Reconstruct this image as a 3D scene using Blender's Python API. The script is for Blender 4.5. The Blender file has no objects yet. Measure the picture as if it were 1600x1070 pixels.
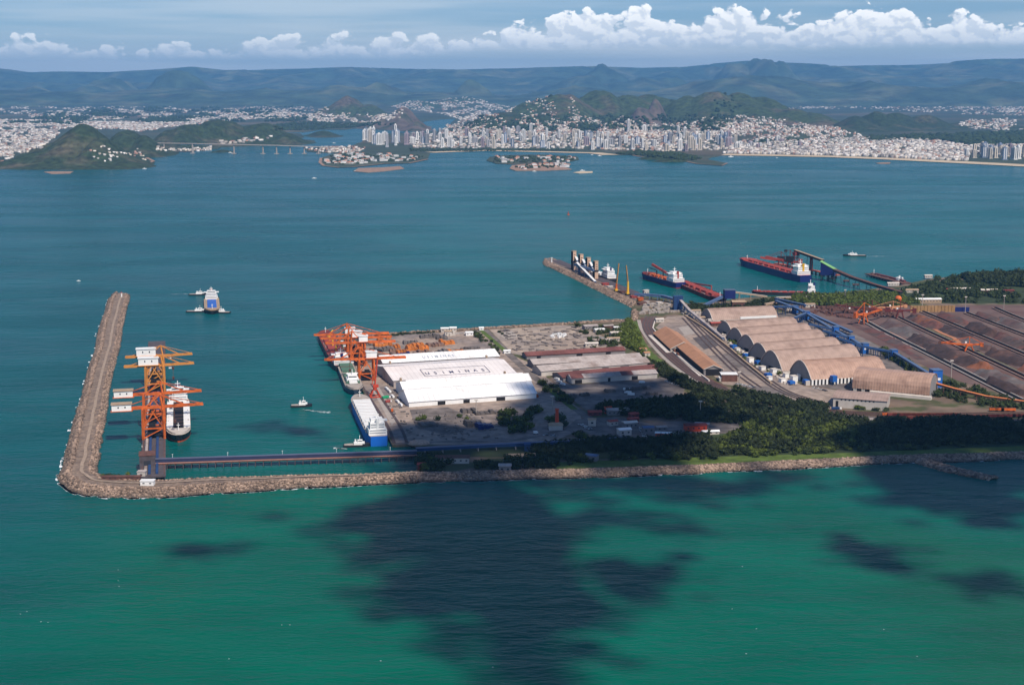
import bpy, bmesh, math, random
import numpy as np
from mathutils import Vector, Matrix
from mathutils.geometry import tessellate_polygon
R=math.radians
random.seed(7); rng=np.random.default_rng(7)
C=bpy.context.scene.collection
SC=bpy.context.scene
# ------------------------------------------------------------ camera, sky, sun, exposure
CAMH=450.0; PITCH=R(10.33); F=2222.2
cd=bpy.data.cameras.new('camera'); cam=bpy.data.objects.new('camera',cd); C.objects.link(cam)
cam.location=(0,0,CAMH); cam.rotation_euler=(math.pi/2-PITCH,0,0)
cd.lens=50; cd.sensor_width=36; cd.clip_start=1; cd.clip_end=200000
SC.camera=cam
SUN_EL=52; SUN_AZ=28            # azimuth: degrees to the right of straight behind the camera
se,sa=R(SUN_EL),R(SUN_AZ)
S=Vector((math.cos(se)*math.sin(sa),-math.cos(se)*math.cos(sa),math.sin(se)))
sd=bpy.data.lights.new('sun','SUN'); sd.energy=5.0; sd.angle=R(0.53); sd.color=(1.0,0.91,0.80)
sun=bpy.data.objects.new('sun',sd); C.objects.link(sun); sun.rotation_euler=S.to_track_quat('Z','Y').to_euler()
W=bpy.data.worlds.new('World'); SC.world=W; W.use_nodes=True
nt=W.node_tree; nt.nodes.clear()
out=nt.nodes.new('ShaderNodeOutputWorld'); bg=nt.nodes.new('ShaderNodeBackground'); sky=nt.nodes.new('ShaderNodeTexSky')
sky.sky_type='NISHITA'; sky.sun_disc=False; sky.sun_elevation=se; sky.sun_rotation=math.atan2(S.x,S.y)
sky.altitude=450; sky.air_density=1.0; sky.dust_density=0.3; sky.ozone_density=4.0
bg.inputs[1].default_value=0.058
# distant cumulus bank and thin veil of the sky, mapped by direction (azimuth, elevation), going on all round the horizon
CREST=[(-20,76),(0,72),(36,66),(60,60),(95,68),(130,76),(180,74),(220,80),(260,68),(330,72),(380,72),(400,62),(430,50),(455,52),(480,64),(500,58),(545,54),(575,66),(600,50),(625,50),(642,62),(658,54),(680,52),(700,60),(735,50),(775,54),(800,36),(830,32),(860,22),(900,14),(925,10),(950,20),(965,26),(985,12),(1003,0),(1020,12),(1032,26),(1060,30),(1090,26),(1120,14),(1145,12),(1180,22),(1210,32),(1240,28),(1270,32),(1300,26),(1330,12),(1360,6),(1385,8),(1420,16),(1445,34),(1480,28),(1500,20),(1530,34),(1560,44),(1600,36),(1640,46)]
L=nt.links.new
def N(t,**k):
    n=nt.nodes.new('ShaderNode'+t)
    for a_,b_ in k.items(): setattr(n,a_,b_)
    return n
def MA(op,a,b=0.0,c=None,clamp=False):
    n=N('Math',operation=op); n.use_clamp=clamp
    for i,v in enumerate((a,b) if c is None else (a,b,c)):
        if isinstance(v,(int,float)): n.inputs[i].default_value=v
        else: L(v,n.inputs[i])
    return n.outputs[0]
def MR(v,a,b,c=0.0,d=1.0,sm=True):
    n=N('MapRange'); n.interpolation_type='SMOOTHSTEP' if sm else 'LINEAR'
    for i,x in ((1,a),(2,b),(3,c),(4,d)): n.inputs[i].default_value=x
    L(v,n.inputs[0]); return n.outputs[0]
def MX(f,a,b):
    n=N('Mix',data_type='RGBA')
    if isinstance(f,float): n.inputs[0].default_value=f
    else: L(f,n.inputs[0])
    for i,v in ((6,a),(7,b)):
        if isinstance(v,tuple): n.inputs[i].default_value=(*v,1)
        else: L(v,n.inputs[i])
    return n.outputs[2]
tc=N('TexCoord')
vm=N('Mapping'); vm.inputs['Scale'].default_value=(2.4,2.4,42.0); L(tc.outputs['Generated'],vm.inputs[0])
vz=N('TexNoise'); vz.inputs['Scale'].default_value=1.3; vz.inputs['Detail'].default_value=4; vz.inputs['Roughness'].default_value=.55; L(vm.outputs[0],vz.inputs['Vector'])
sx=N('SeparateXYZ'); L(tc.outputs['Generated'],sx.inputs[0])
veil=MA('ADD',MA('MULTIPLY',MR(vz.outputs['Fac'],.38,.72),.42),.16)
lowm=MR(sx.outputs[2],.004,.045,.66,0.0); veil=MA('MULTIPLY',veil,MR(sx.outputs[2],.06,.40,1.0,.12)); veil=MA('ADD',veil,lowm,clamp=True)
tint=N('VectorMath',operation='MULTIPLY'); L(sky.outputs[0],tint.inputs[0]); tint.inputs[1].default_value=(.68,1.08,1.52)
fin=MX(veil,tint.outputs[0],(15.6,16.5,16.9))
L(fin,bg.inputs[0]); L(bg.outputs[0],out.inputs[0])
W.cycles.sampling_method='MANUAL'; W.cycles.sample_map_resolution=256
# the sky's distant cumulus bank stands on a round sky wall 90 km away, beyond the haze and the mountains, all round the horizon
SKR=90000.0
_sv=[];_sf=[]
for k_ in range(96):
    a_=2*math.pi*k_/96; _sv+=[(SKR*math.sin(a_),SKR*math.cos(a_),-2000),(SKR*math.sin(a_),SKR*math.cos(a_),9000)]
for k_ in range(96):
    j_=(k_+1)%96; _sf.append((2*k_,2*j_,2*j_+1,2*k_+1))
skm=bpy.data.materials.new('cumulus sky'); skm.use_nodes=True; nt=skm.node_tree; nt.nodes.clear(); L=nt.links.new
skme=bpy.data.meshes.new('sky'); skme.from_pydata(_sv,[],_sf); skme.materials.append(skm); sko=bpy.data.objects.new('sky',skme); C.objects.link(sko); sko['kind']='structure'
skm.cycles.emission_sampling='NONE'
tc=N('NewGeometry'); sx=N('SeparateXYZ'); _n=N('VectorMath',operation='SUBTRACT'); L(tc.outputs['Position'],_n.inputs[0]); _n.inputs[1].default_value=(0,0,CAMH); L(_n.outputs[0],sx.inputs[0])
AZ=MA('ARCTAN2',sx.outputs[0],sx.outputs[1]); HX=MA('SQRT',MA('ADD',MA('MULTIPLY',sx.outputs[0],sx.outputs[0]),MA('MULTIPLY',sx.outputs[1],sx.outputs[1])))
ELV=MA('DIVIDE',sx.outputs[2],HX)                       # tangent of the elevation
PP=MA('PINGPONG',MA('ADD',AZ,.36),.72)                  # 0..0.72 across the view, mirrored on round the horizon
fc=N('FloatCurve'); cm=fc.mapping; cv=cm.curves[0]
pts_=[((math.atan((x_-800)/2271)+.36)/.72,(130-y_)/150) for x_,y_ in CREST]
cv.points[0].location=(0,pts_[0][1]); cv.points[1].location=(1,pts_[-1][1])
for q_ in pts_:
    if 0.01<q_[0]<.99: cv.points.new(*q_)
cm.update(); L(MA('DIVIDE',PP,.72),fc.inputs['Value'])
crest_=MA('MULTIPLY',fc.outputs[0],150/2308)
cx=N('CombineXYZ'); L(MA('MULTIPLY',AZ,1.0),cx.inputs[0]); L(MA('MULTIPLY',ELV,1.35),cx.inputs[1])
def NZ(off,sc,det=8,rough=.55,typ='FBM'):
    a=N('VectorMath',operation='ADD'); L(cx.outputs[0],a.inputs[0]); a.inputs[1].default_value=(off[0],off[1],0)
    n=N('TexNoise'); n.noise_dimensions='3D'; n.inputs['Scale'].default_value=sc; n.inputs['Detail'].default_value=det; n.inputs['Roughness'].default_value=rough; n.inputs['Distortion'].default_value=.25
    L(a.outputs[0],n.inputs['Vector']); return n.outputs['Fac']
def VO(off,sc):
    a=N('VectorMath',operation='ADD'); L(cx.outputs[0],a.inputs[0]); a.inputs[1].default_value=(off[0],off[1],0)
    w=N('TexNoise'); w.inputs['Scale'].default_value=sc*1.1; w.inputs['Detail'].default_value=4; L(a.outputs[0],w.inputs['Vector'])
    w2=N('VectorMath',operation='SCALE'); w2.inputs['Scale'].default_value=.9/sc; L(w.outputs['Color'],w2.inputs[0])
    w3=N('VectorMath',operation='ADD'); L(a.outputs[0],w3.inputs[0]); L(w2.outputs[0],w3.inputs[1])
    v=N('TexVoronoi',feature='SMOOTH_F1'); v.inputs['Scale'].default_value=sc; v.inputs['Smoothness'].default_value=.35; v.inputs['Detail'].default_value=2.5; v.inputs['Roughness'].default_value=.5; L(w3.outputs[0],v.inputs['Vector']); return MA('SUBTRACT',1.0,v.outputs['Distance'])
def DENS(o): return MA('ADD',MA('MULTIPLY',NZ(o,38),.55),MA('MULTIPLY',VO(o,75),.45))
d0=DENS((0,0)); d1=DENS((.0022,.0045))
hgt_=MA('SUBTRACT',crest_,ELV)
cov=MA('ADD',hgt_,MA('MULTIPLY',MA('SUBTRACT',d0,.36),.036))
mask=MR(cov,-.0004,.0030)
basee=MA('ADD',MR(PP,.26,.36,.0165,.0235),MA('MULTIPLY',MA('SUBTRACT',NZ((3,1),22),.5),.006))
botm=MR(MA('SUBTRACT',ELV,basee),-.003,.004)
mask=MA('MULTIPLY',mask,botm)
rightside=MR(PP,.26,.36,.78,1.0); mask=MA('MULTIPLY',mask,rightside)
lit=MR(MA('SUBTRACT',d0,d1),-.10,.10,0,1)
hfac=MR(MA('SUBTRACT',ELV,basee),-.002,.018,.35,1)
edge=MR(cov,.0,.016,1.0,.55)
litv=MA('MULTIPLY',MA('ADD',MA('MULTIPLY',lit,.62),.38),MA('ADD',MA('MULTIPLY',hfac,.55),MA('MULTIPLY',edge,.45)),clamp=True)
ccol=MX(litv,(8.6,10.0,11.6),(18.5,18.3,17.8))
em=N('Emission'); L(ccol,em.inputs[0]); em.inputs[1].default_value=.078
trn=N('BsdfTransparent'); ms=N('MixShader'); L(mask,ms.inputs[0]); L(trn.outputs[0],ms.inputs[1]); L(em.outputs[0],ms.inputs[2]); mo=N('OutputMaterial'); L(ms.outputs[0],mo.inputs[0])
SC.view_settings.view_transform='Standard'; SC.view_settings.look='None'; SC.view_settings.gamma=1; SC.view_settings.use_curve_mapping=False
SC.view_settings.exposure=0.0
cy=SC.cycles; cy.use_denoising=True; cy.max_bounces=5; cy.diffuse_bounces=2; cy.glossy_bounces=2; cy.transparent_max_bounces=12
cy.volume_bounces=0; cy.caustics_reflective=False; cy.caustics_refractive=False; cy.sample_clamp_indirect=4
# ------------------------------------------------------------ helpers
cp,sp=math.cos(PITCH),math.sin(PITCH)
def G(px,py,z=0.0):
    """ground point (height z) seen at a place of the photograph"""
    u=(px-800); v=(535-py)
    d=(u, v*sp+F*cp, v*cp-F*sp)
    t=(z-CAMH)/d[2]
    return Vector((d[0]*t,d[1]*t,z))
def AT(px,py,y):
    """point on the ray through px,py at distance y"""
    u=(px-800); v=(535-py); d=(u, v*sp+F*cp, v*cp-F*sp); t=y/d[1]
    return Vector((d[0]*t,y,CAMH+d[2]*t))
def hsh(ix,iy,s):
    n=(ix.astype(np.int64)*374761393+iy.astype(np.int64)*668265263+s*974634777)&0x7fffffff
    n=(n^(n>>13))*1274126177&0x7fffffff
    return ((n^(n>>16))&0xffff)/65535.0
def vn(x,y,s=0):
    ix=np.floor(x); iy=np.floor(y); fx=x-ix; fy=y-iy; ix=ix.astype(np.int64); iy=iy.astype(np.int64)
    fx=fx*fx*(3-2*fx); fy=fy*fy*(3-2*fy)
    a=hsh(ix,iy,s); b=hsh(ix+1,iy,s); c=hsh(ix,iy+1,s); d=hsh(ix+1,iy+1,s)
    return (a*(1-fx)+b*fx)*(1-fy)+(c*(1-fx)+d*fx)*fy
def fbm(x,y,o=5,s=0):
    r=0; a=.5; t=0
    for k in range(o):
        r=r+a*vn(x*2**k,y*2**k,s+k); t+=a; a*=.5
    return r/t
def ridged(x,y,o=5,s=0):
    r=0; a=.5; t=0
    for k in range(o):
        r=r+a*(1-np.abs(2*vn(x*2**k,y*2**k,s+k)-1)); t+=a; a*=.5
    return r/t
_m={}
def mat(name,col,rough=.75,var=.18,scale=.08,metal=0.0,spec=.3,island=0.0,objr=0.0,stripe=None,col2=None,sc2=None,th=(.45,.6),bump=0.0,bscale=.5,stripe_amt=.25,det=5,stretch=None):
    if name in _m: return _m[name]
    m=bpy.data.materials.new(name); m.use_nodes=True; t=m.node_tree; b=t.nodes['Principled BSDF']; l=t.links.new
    b.inputs['Roughness'].default_value=rough; b.inputs['Metallic'].default_value=metal; b.inputs['Specular IOR Level'].default_value=spec
    geo=t.nodes.new('ShaderNodeNewGeometry'); tcn=t.nodes.new('ShaderNodeTexCoord')
    pos=geo.outputs['Position']
    if stretch:
        mpn=t.nodes.new('ShaderNodeMapping'); mpn.inputs['Scale'].default_value=stretch; l(pos,mpn.inputs[0]); pos=mpn.outputs[0]
    def noise(sc,d=det):
        n=t.nodes.new('ShaderNodeTexNoise'); n.inputs['Scale'].default_value=sc; n.inputs['Detail'].default_value=d; l(pos,n.inputs['Vector']); return n.outputs['Fac']
    def mixc(fac,a,bb,blend='MIX'):
        x=t.nodes.new('ShaderNodeMix'); x.data_type='RGBA'; x.blend_type=blend
        if isinstance(fac,(int,float)): x.inputs[0].default_value=fac
        else: l(fac,x.inputs[0])
        for k,v in ((6,a),(7,bb)):
            if isinstance(v,tuple): x.inputs[k].default_value=(*v[:3],1)
            else: l(v,x.inputs[k])
        return x.outputs[2]
    def mrange(v,a,bb,c,d):
        x=t.nodes.new('ShaderNodeMapRange'); x.inputs[1].default_value=a; x.inputs[2].default_value=bb; x.inputs[3].default_value=c; x.inputs[4].default_value=d; l(v,x.inputs[0]); return x.outputs[0]
    cur=tuple(col)
    if col2: cur=mixc(mrange(noise(sc2 or scale),th[0],th[1],0,1),cur,tuple(col2))
    def mul(cur,fac):
        x=t.nodes.new('ShaderNodeVectorMath'); x.operation='SCALE'
        if isinstance(cur,tuple): x.inputs[0].default_value=cur[:3]
        else: l(cur,x.inputs[0])
        l(fac,x.inputs['Scale']); return x.outputs[0]
    if var: cur=mul(cur,mrange(noise(scale),.3,.7,1-var,1+var))
    if island: cur=mul(cur,mrange(geo.outputs['Random Per Island'],0,1,1-island,1+island))
    if objr:
        oi=t.nodes.new('ShaderNodeObjectInfo'); cur=mul(cur,mrange(oi.outputs['Random'],0,1,1-objr,1+objr))
    if stripe:
        ax,wl=stripe
        sx=t.nodes.new('ShaderNodeSeparateXYZ'); l(tcn.outputs['Object'],sx.inputs[0])
        mm=t.nodes.new('ShaderNodeMath'); mm.operation='MULTIPLY'; mm.inputs[1].default_value=1/wl; l(sx.outputs[ax],mm.inputs[0])
        fr=t.nodes.new('ShaderNodeMath'); fr.operation='FRACT'; l(mm.outputs[0],fr.inputs[0])
        cur=mul(cur,mrange(fr.outputs[0],.12,.2,1-stripe_amt,1))
    if isinstance(cur,tuple): b.inputs['Base Color'].default_value=(*cur[:3],1)
    else: l(cur,b.inputs['Base Color'])
    if bump:
        bn=t.nodes.new('ShaderNodeBump'); bn.inputs['Strength'].default_value=1; bn.inputs['Distance'].default_value=bump
        l(noise(bscale,4),bn.inputs['Height']); l(bn.outputs[0],b.inputs['Normal'])
    _m[name]=m; return m
def multi(name,pairs,parent=None,smooth=False):
    v=[];f=[];mi=[];me=bpy.data.meshes.new(name)
    for k,(mb,m) in enumerate(pairs):
        o=len(v); v+=mb.v; f+=[tuple(i+o for i in q) for q in mb.f]; mi+=[k]*len(mb.f)
    me.from_pydata(v,[],f)
    for _,m in pairs: me.materials.append(m)
    me.polygons.foreach_set('material_index',mi)
    if smooth: me.shade_smooth()
    o=bpy.data.objects.new(name,me); C.objects.link(o)
    if parent: o.parent=parent
    return o
class MB:
    def __init__(s): s.v=[]; s.f=[]
    def add(s,vs,fs):
        o=len(s.v); s.v+=[tuple(a) for a in vs]; s.f+=[tuple(i+o for i in f) for f in fs]; return s
    def box(s,x0,x1,y0,y1,z0,z1):
        return s.add([(x0,y0,z0),(x1,y0,z0),(x1,y1,z0),(x0,y1,z0),(x0,y0,z1),(x1,y0,z1),(x1,y1,z1),(x0,y1,z1)],
          [(0,3,2,1),(4,5,6,7),(0,1,5,4),(1,2,6,5),(2,3,7,6),(3,0,4,7)])
    def cbox(s,c,d,rz=0):
        hx,hy,hz=d[0]/2,d[1]/2,d[2]/2; ca,sn=math.cos(rz),math.sin(rz); o=[]
        for z in (-hz,hz):
            for x,y in ((-hx,-hy),(hx,-hy),(hx,hy),(-hx,hy)): o.append((c[0]+x*ca-y*sn,c[1]+x*sn+y*ca,c[2]+z))
        return s.add(o,[(0,3,2,1),(4,5,6,7),(0,1,5,4),(1,2,6,5),(2,3,7,6),(3,0,4,7)])
    def bar(s,p,q,w,h=None):
        p=Vector(p);q=Vector(q);h=h or w; d=(q-p)
        if d.length<1e-6: return s
        d.normalize(); u=d.cross(Vector((0,0,1)))
        if u.length<1e-3: u=Vector((1,0,0))
        u.normalize(); n=u.cross(d); u*=w/2; n*=h/2
        return s.add([p-u-n,p+u-n,p+u+n,p-u+n,q-u-n,q+u-n,q+u+n,q-u+n],[(0,1,2,3),(7,6,5,4),(0,4,5,1),(1,5,6,2),(2,6,7,3),(3,7,4,0)])
    def cyl(s,p,q,r,n=10,r2=None):
        p=Vector(p);q=Vector(q);r2=r if r2 is None else r2; d=(q-p).normalized(); u=d.cross(Vector((0,0,1)))
        if u.length<1e-3: u=Vector((1,0,0))
        u.normalize(); w=d.cross(u); vs=[]
        for c,rr in ((p,r),(q,r2)):
            for k in range(n):
                a=2*math.pi*k/n; vs.append(c+(u*math.cos(a)+w*math.sin(a))*rr)
        return s.add(vs,[tuple(reversed(range(n))),tuple(range(n,2*n))]+[(k,(k+1)%n,n+(k+1)%n,n+k) for k in range(n)])
    def prism(s,poly,z0,z1):
        n=len(poly); tr=tessellate_polygon([[Vector((p[0],p[1],0)) for p in poly]])
        vs=[(p[0],p[1],z0) for p in poly]+[(p[0],p[1],z1) for p in poly]; fs=[]
        for t in tr:
            a,b,c=t; A,B,Cc=poly[a],poly[b],poly[c]
            if (B[0]-A[0])*(Cc[1]-A[1])-(B[1]-A[1])*(Cc[0]-A[0])<0: a,b,c=c,b,a
            fs.append((n+a,n+b,n+c))
        ar=sum(poly[i][0]*poly[(i+1)%n][1]-poly[(i+1)%n][0]*poly[i][1] for i in range(n))
        for i in range(n):
            j=(i+1)%n; fs.append((i,j,n+j,n+i) if ar>0 else (j,i,n+i,n+j))
        return s.add(vs,fs)
    def build(s,name,m,parent=None,smooth=False):
        me=bpy.data.meshes.new(name); me.from_pydata(s.v,[],s.f)
        if smooth: me.shade_smooth()
        me.materials.append(m); o=bpy.data.objects.new(name,me); C.objects.link(o)
        if parent: o.parent=parent
        return o
def tag(o,label=None,cat=None,group=None,kind=None):
    if label: o['label']=label
    if cat: o['category']=cat
    if group: o['group']=group
    if kind: o['kind']=kind
    return o
def T(name,label,cat,loc=(0,0,0),rz=0,group=None):
    o=bpy.data.objects.new(name,None); C.objects.link(o); o.location=loc; o.rotation_euler=(0,0,rz); o.empty_display_size=1
    return tag(o,label,cat,group)
def copy_tree(o,loc=None,rz=None,label=None,parent=None,group=None,scale=None):
    c=o.copy(); C.objects.link(c)
    if parent is not None: c.parent=parent
    if loc is not None: c.location=loc
    if rz is not None: c.rotation_euler=(0,0,rz)
    if label: c['label']=label
    if group: c['group']=group
    if scale is not None: c.scale=scale if hasattr(scale,'__len__') else (scale,)*3
    for ch in list(o.children): copy_tree(ch,parent=c)
    return c
def npmesh(name,v,f,m,kind=None,smooth=False,parent=None):
    """v (n,3), f (k,q) arrays"""
    me=bpy.data.meshes.new(name); v=np.asarray(v,dtype=np.float32); f=np.asarray(f,dtype=np.int32); q=f.shape[1]
    me.vertices.add(len(v)); me.vertices.foreach_set('co',v.ravel()); me.loops.add(f.size); me.loops.foreach_set('vertex_index',f.ravel())
    me.polygons.add(len(f)); me.polygons.foreach_set('loop_start',np.arange(len(f),dtype=np.int32)*q)
    me.update(calc_edges=True); me.validate()
    if smooth: me.shade_smooth()
    me.materials.append(m); o=bpy.data.objects.new(name,me); C.objects.link(o)
    if kind: o['kind']=kind
    if parent: o.parent=parent
    return o
def repl(tv,tf,pos,scl,rot,name,m,kind='stuff',parent=None,smooth=False,jit=0.0):
    """many copies of a template (tv,tf) joined in ONE mesh of kind stuff"""
    n=len(pos); k=len(tv); tv=np.asarray(tv,float); pos=np.asarray(pos,float); scl=np.asarray(scl,float); rot=np.asarray(rot,float)
    V=np.broadcast_to(tv,(n,k,3)).copy()
    if jit: V*=1+rng.uniform(-jit,jit,(n,k,1))
    V*= (scl[:,None,:] if scl.ndim==2 else scl[:,None,None])
    c,s=np.cos(rot)[:,None],np.sin(rot)[:,None]
    X=V[:,:,0]*c-V[:,:,1]*s; Y=V[:,:,0]*s+V[:,:,1]*c
    V=np.stack([X+pos[:,0:1],Y+pos[:,1:2],V[:,:,2]+pos[:,2:3]],2).reshape(-1,3)
    Fq=(np.asarray(tf)[None]+(np.arange(n)*k)[:,None,None]).reshape(-1,np.asarray(tf).shape[1])
    return npmesh(name,V,Fq,m,kind,smooth,parent)
def ico(sub=1):
    bm=bmesh.new(); bmesh.ops.create_icosphere(bm,subdivisions=sub,radius=1); v=np.array([x.co[:] for x in bm.verts]); f=np.array([[y.index for y in x.verts] for x in bm.faces]); bm.free(); return v,f
BOXV=np.array([(-.5,-.5,0),(.5,-.5,0),(.5,.5,0),(-.5,.5,0),(-.5,-.5,1),(.5,-.5,1),(.5,.5,1),(-.5,.5,1)]); BOXF=np.array([(4,5,6,7),(0,1,5,4),(1,2,6,5),(2,3,7,6),(3,0,4,7)])
def inpoly(x,y,poly):
    r=np.zeros(len(x),bool); n=len(poly)
    for i in range(n):
        x0,y0=poly[i][:2]; x1,y1=poly[(i+1)%n][:2]
        if y0==y1: continue
        c=((y0>y)!=(y1>y))&(x<(x1-x0)*(y-y0)/(y1-y0)+x0); r^=c
    return r
def scatter(poly,n,z=3.0,even=True):
    """n random world points in a region given by places of the photograph"""
    P=[G(a,b,z) for a,b in poly]; xs=[p.x for p in P]; ys=[p.y for p in P]; o=np.zeros((0,2))
    while len(o)<n:
        q=np.stack([rng.uniform(min(xs),max(xs),n*3),rng.uniform(min(ys),max(ys),n*3)],1); o=np.concatenate([o,q[inpoly(q[:,0],q[:,1],P)]])
    return o[:n]
def ribbon(name,pts,w,z,m,kind='structure',parent=None,th=0.0):
    P=[Vector((p[0],p[1],0)) for p in pts]; mb=MB(); vs=[]
    for i,p in enumerate(P):
        d=(P[min(i+1,len(P)-1)]-P[max(i-1,0)]).normalized(); n=Vector((-d.y,d.x,0))*w/2
        zz=z[i] if hasattr(z,'__len__') else z
        vs+= [(p.x-n.x,p.y-n.y,zz),(p.x+n.x,p.y+n.y,zz)]
    fs=[(2*i,2*i+2,2*i+3,2*i+1) for i in range(len(P)-1)]
    mb.add(vs,fs); o=mb.build(name,m,parent)
    if kind: o['kind']=kind
    return o
def curve(pts,n=10):
    """smooth curve through points"""
    P=[Vector(p) for p in pts]; o=[]
    for i in range(len(P)-1):
        a,b,c,d=P[max(i-1,0)],P[i],P[i+1],P[min(i+2,len(P)-1)]
        for k in range(n):
            t=k/n; o.append(.5*((2*b)+(c-a)*t+(2*a-5*b+4*c-d)*t*t+(3*b-a-3*c+d)*t**3))
    return o+[P[-1]]
# ------------------------------------------------------------ materials
m_land=mat('far land',(.045,.06,.035),.9,.35,.0015,col2=(.10,.085,.055),sc2=.0006,th=(.5,.62),det=8)
m_hill=mat('forest hill',(.028,.045,.018),.95,.6,.03,col2=(.085,.075,.045),sc2=.004,th=(.52,.68),bump=14,bscale=.02,det=8)
m_hill2=mat('grassy hill',(.042,.062,.022),.95,.6,.02,col2=(.10,.075,.05),sc2=.0022,th=(.5,.66),bump=18,bscale=.012,det=8)
m_rockhill=mat('bare rock hill',(.12,.09,.075),.95,.35,.01,col2=(.045,.055,.03),sc2=.006,th=(.48,.62),bump=12,bscale=.02,det=8)
m_mount=mat('mountain forest',(.040,.062,.036),.95,.6,.0022,col2=(.11,.115,.065),sc2=.0009,th=(.48,.66),bump=120,bscale=.0016,det=9)
m_sand=mat('beach sand',(.55,.43,.29),.9,.08,.01)
m_shore=mat('shore rock',(.30,.19,.13),.9,.3,.05)
m_rock=mat('armour rock',(.25,.175,.13),.95,.25,.05,island=.6)
m_rockdk=mat('armour rock wet',(.12,.09,.07),.9,.15,.02,island=.5)
m_core=mat('breakwater gravel',(.27,.195,.145),.95,.3,.3,col2=(.17,.125,.10),sc2=.12,th=(.4,.6),bump=1.2,bscale=.7,det=9)
m_track=mat('breakwater dirt track',(.32,.24,.18),.95,.25,.2)
m_yard=mat('yard paving',(.32,.245,.195),.9,.30,.10,col2=(.20,.165,.15),sc2=.012,th=(.45,.65),det=9)
m_yard2=mat('pale yard paving',(.38,.30,.235),.9,.26,.12,col2=(.27,.22,.19),sc2=.02,th=(.4,.6),det=9)
m_asph=mat('asphalt road',(.18,.15,.135),.9,.3,.09,col2=(.12,.10,.09),sc2=.03,th=(.45,.6))
m_dark=mat('oily dark paving',(.10,.085,.085),.9,.25,.06)
m_soil=mat('brown soil',(.17,.12,.085),.95,.25,.03,col2=(.07,.075,.03),sc2=.02,th=(.45,.55),det=8)
m_grass=mat('grass verge',(.085,.125,.022),.95,.3,.08)
m_ore=mat('ore yard ground',(.125,.070,.060),.95,.2,.02,col2=(.15,.10,.085),sc2=.008,th=(.4,.6),det=8)
m_scrub=mat('dark scrub floor',(.035,.05,.018),.95,.4,.03)
m_conc=mat('concrete',(.36,.31,.27),.85,.15,.1)
m_concw=mat('white concrete kerb',(.62,.55,.48),.85,.1,.1)
m_white=mat('white paint',(.80,.79,.76),.5,.06,.1)
m_whiter=mat('white sheet roof',(.82,.80,.78),.55,.12,.03,col2=(.60,.56,.52),sc2=.05,th=(.58,.75),stripe=(0,7.5),stripe_amt=.16,stretch=(1,1,1))
m_pinkr=mat('dusty white sheet roof',(.76,.70,.67),.6,.10,.03,col2=(.64,.57,.52),sc2=.04,th=(.58,.78),stripe=(0,7.5),stripe_amt=.14)
m_grey=mat('grey sheet roof',(.42,.36,.33),.6,.15,.12,col2=(.27,.21,.18),sc2=.05,th=(.52,.7),stripe=(0,6),stripe_amt=.12)
m_redr=mat('rusty red sheet roof',(.17,.065,.055),.7,.3,.04,stripe=(0,6),stripe_amt=.15)
m_gwall=mat('dark grey wall sheet',(.22,.20,.20),.8,.1,.1)  # one even dark grey for wall sheeting
m_cwall=mat('cream wall',(.50,.45,.40),.8,.1,.1)
m_tan=mat('tan sheet roof',(.38,.265,.212),.55,.14,.12,col2=(.28,.19,.15),sc2=.05,th=(.52,.7),stripe=(0,4),stripe_amt=.20)
m_tan2=mat('copper tan sheet roof',(.42,.265,.195),.5,.14,.12,col2=(.30,.18,.13),sc2=.05,th=(.52,.7),stripe=(0,4),stripe_amt=.22)
m_ochre=mat('ochre sheet roof',(.42,.21,.115),.65,.15,.06,stripe=(0,5),stripe_amt=.15)
m_gable=mat('grey gable sheet',(.27,.25,.24),.8,.08,.1,stripe=(1,3),stripe_amt=.15)
m_black=mat('black void',(.015,.014,.016),.9,.1,.1)
m_glass=mat('dark window glass',(.03,.035,.045),.2,.1,.1,spec=.6)
m_orange=mat('orange crane paint',(.60,.125,.02),.5,.35,.12,col2=(.28,.07,.025),sc2=.15,th=(.55,.7))
m_red=mat('red crane paint',(.52,.06,.025),.5,.15,.2)
m_redlt=mat('red oxide deck',(.34,.06,.045),.7,.2,.1)
m_redb=mat('red oxide dark',(.16,.03,.025),.7,.25,.1)
m_yel=mat('yellow paint',(.75,.42,.03),.5,.1,.2)
m_blueb=mat('bright blue cladding',(.02,.12,.42),.5,.12,.1)
m_blue=mat('blue sheet metal',(.02,.055,.15),.55,.15,.1)
m_blue2=mat('pale blue roof sheet',(.09,.14,.25),.5,.12,.1)
m_hullb=mat('navy blue hull',(.012,.02,.12),.45,.1,.1)
m_hullb2=mat('bright blue hull',(.01,.12,.50),.45,.08,.1)
m_hullk=mat('black hull',(.02,.02,.022),.5,.15,.1)
m_boot=mat('red antifouling',(.42,.05,.025),.6,.15,.1)
m_green=mat('green hatch tarpaulin',(.08,.16,.11),.7,.15,.1)
m_greenr=mat('light green roof',(.22,.45,.16),.6,.1,.1)
m_deck=mat('tan deck',(.38,.27,.18),.8,.15,.2)
m_pier=mat('dark pier deck',(.085,.07,.075),.9,.25,.15)
m_rust=mat('rust brown steel',(.13,.06,.045),.8,.25,.2)
m_steel=mat('dark steel stack',(.13,.11,.10),.7,.3,.3,objr=.3)
m_ostack=mat('orange rusty steel stack',(.50,.16,.03),.7,.3,.3,objr=.25)
m_bstack=mat('brown steel plate stack',(.22,.13,.095),.7,.3,.3,objr=.25)
m_tank=mat('blue hatch cover',(.02,.13,.52),.5,.1,.1)
m_foam=mat('sea foam',(.8,.82,.82),.8,.1,1)
m_trunk=mat('tree bark',(.07,.05,.035),.95,.2,1)
m_leaf=mat('dark broadleaf foliage',(.026,.037,.009),.9,.35,.25,island=.25,objr=.3)
m_leaf2=mat('bright broadleaf foliage',(.060,.078,.010),.9,.35,.25,island=.25,objr=.3)
m_cloud=bpy.data.materials.new('cloud vapour'); m_cloud.use_nodes=True
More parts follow.
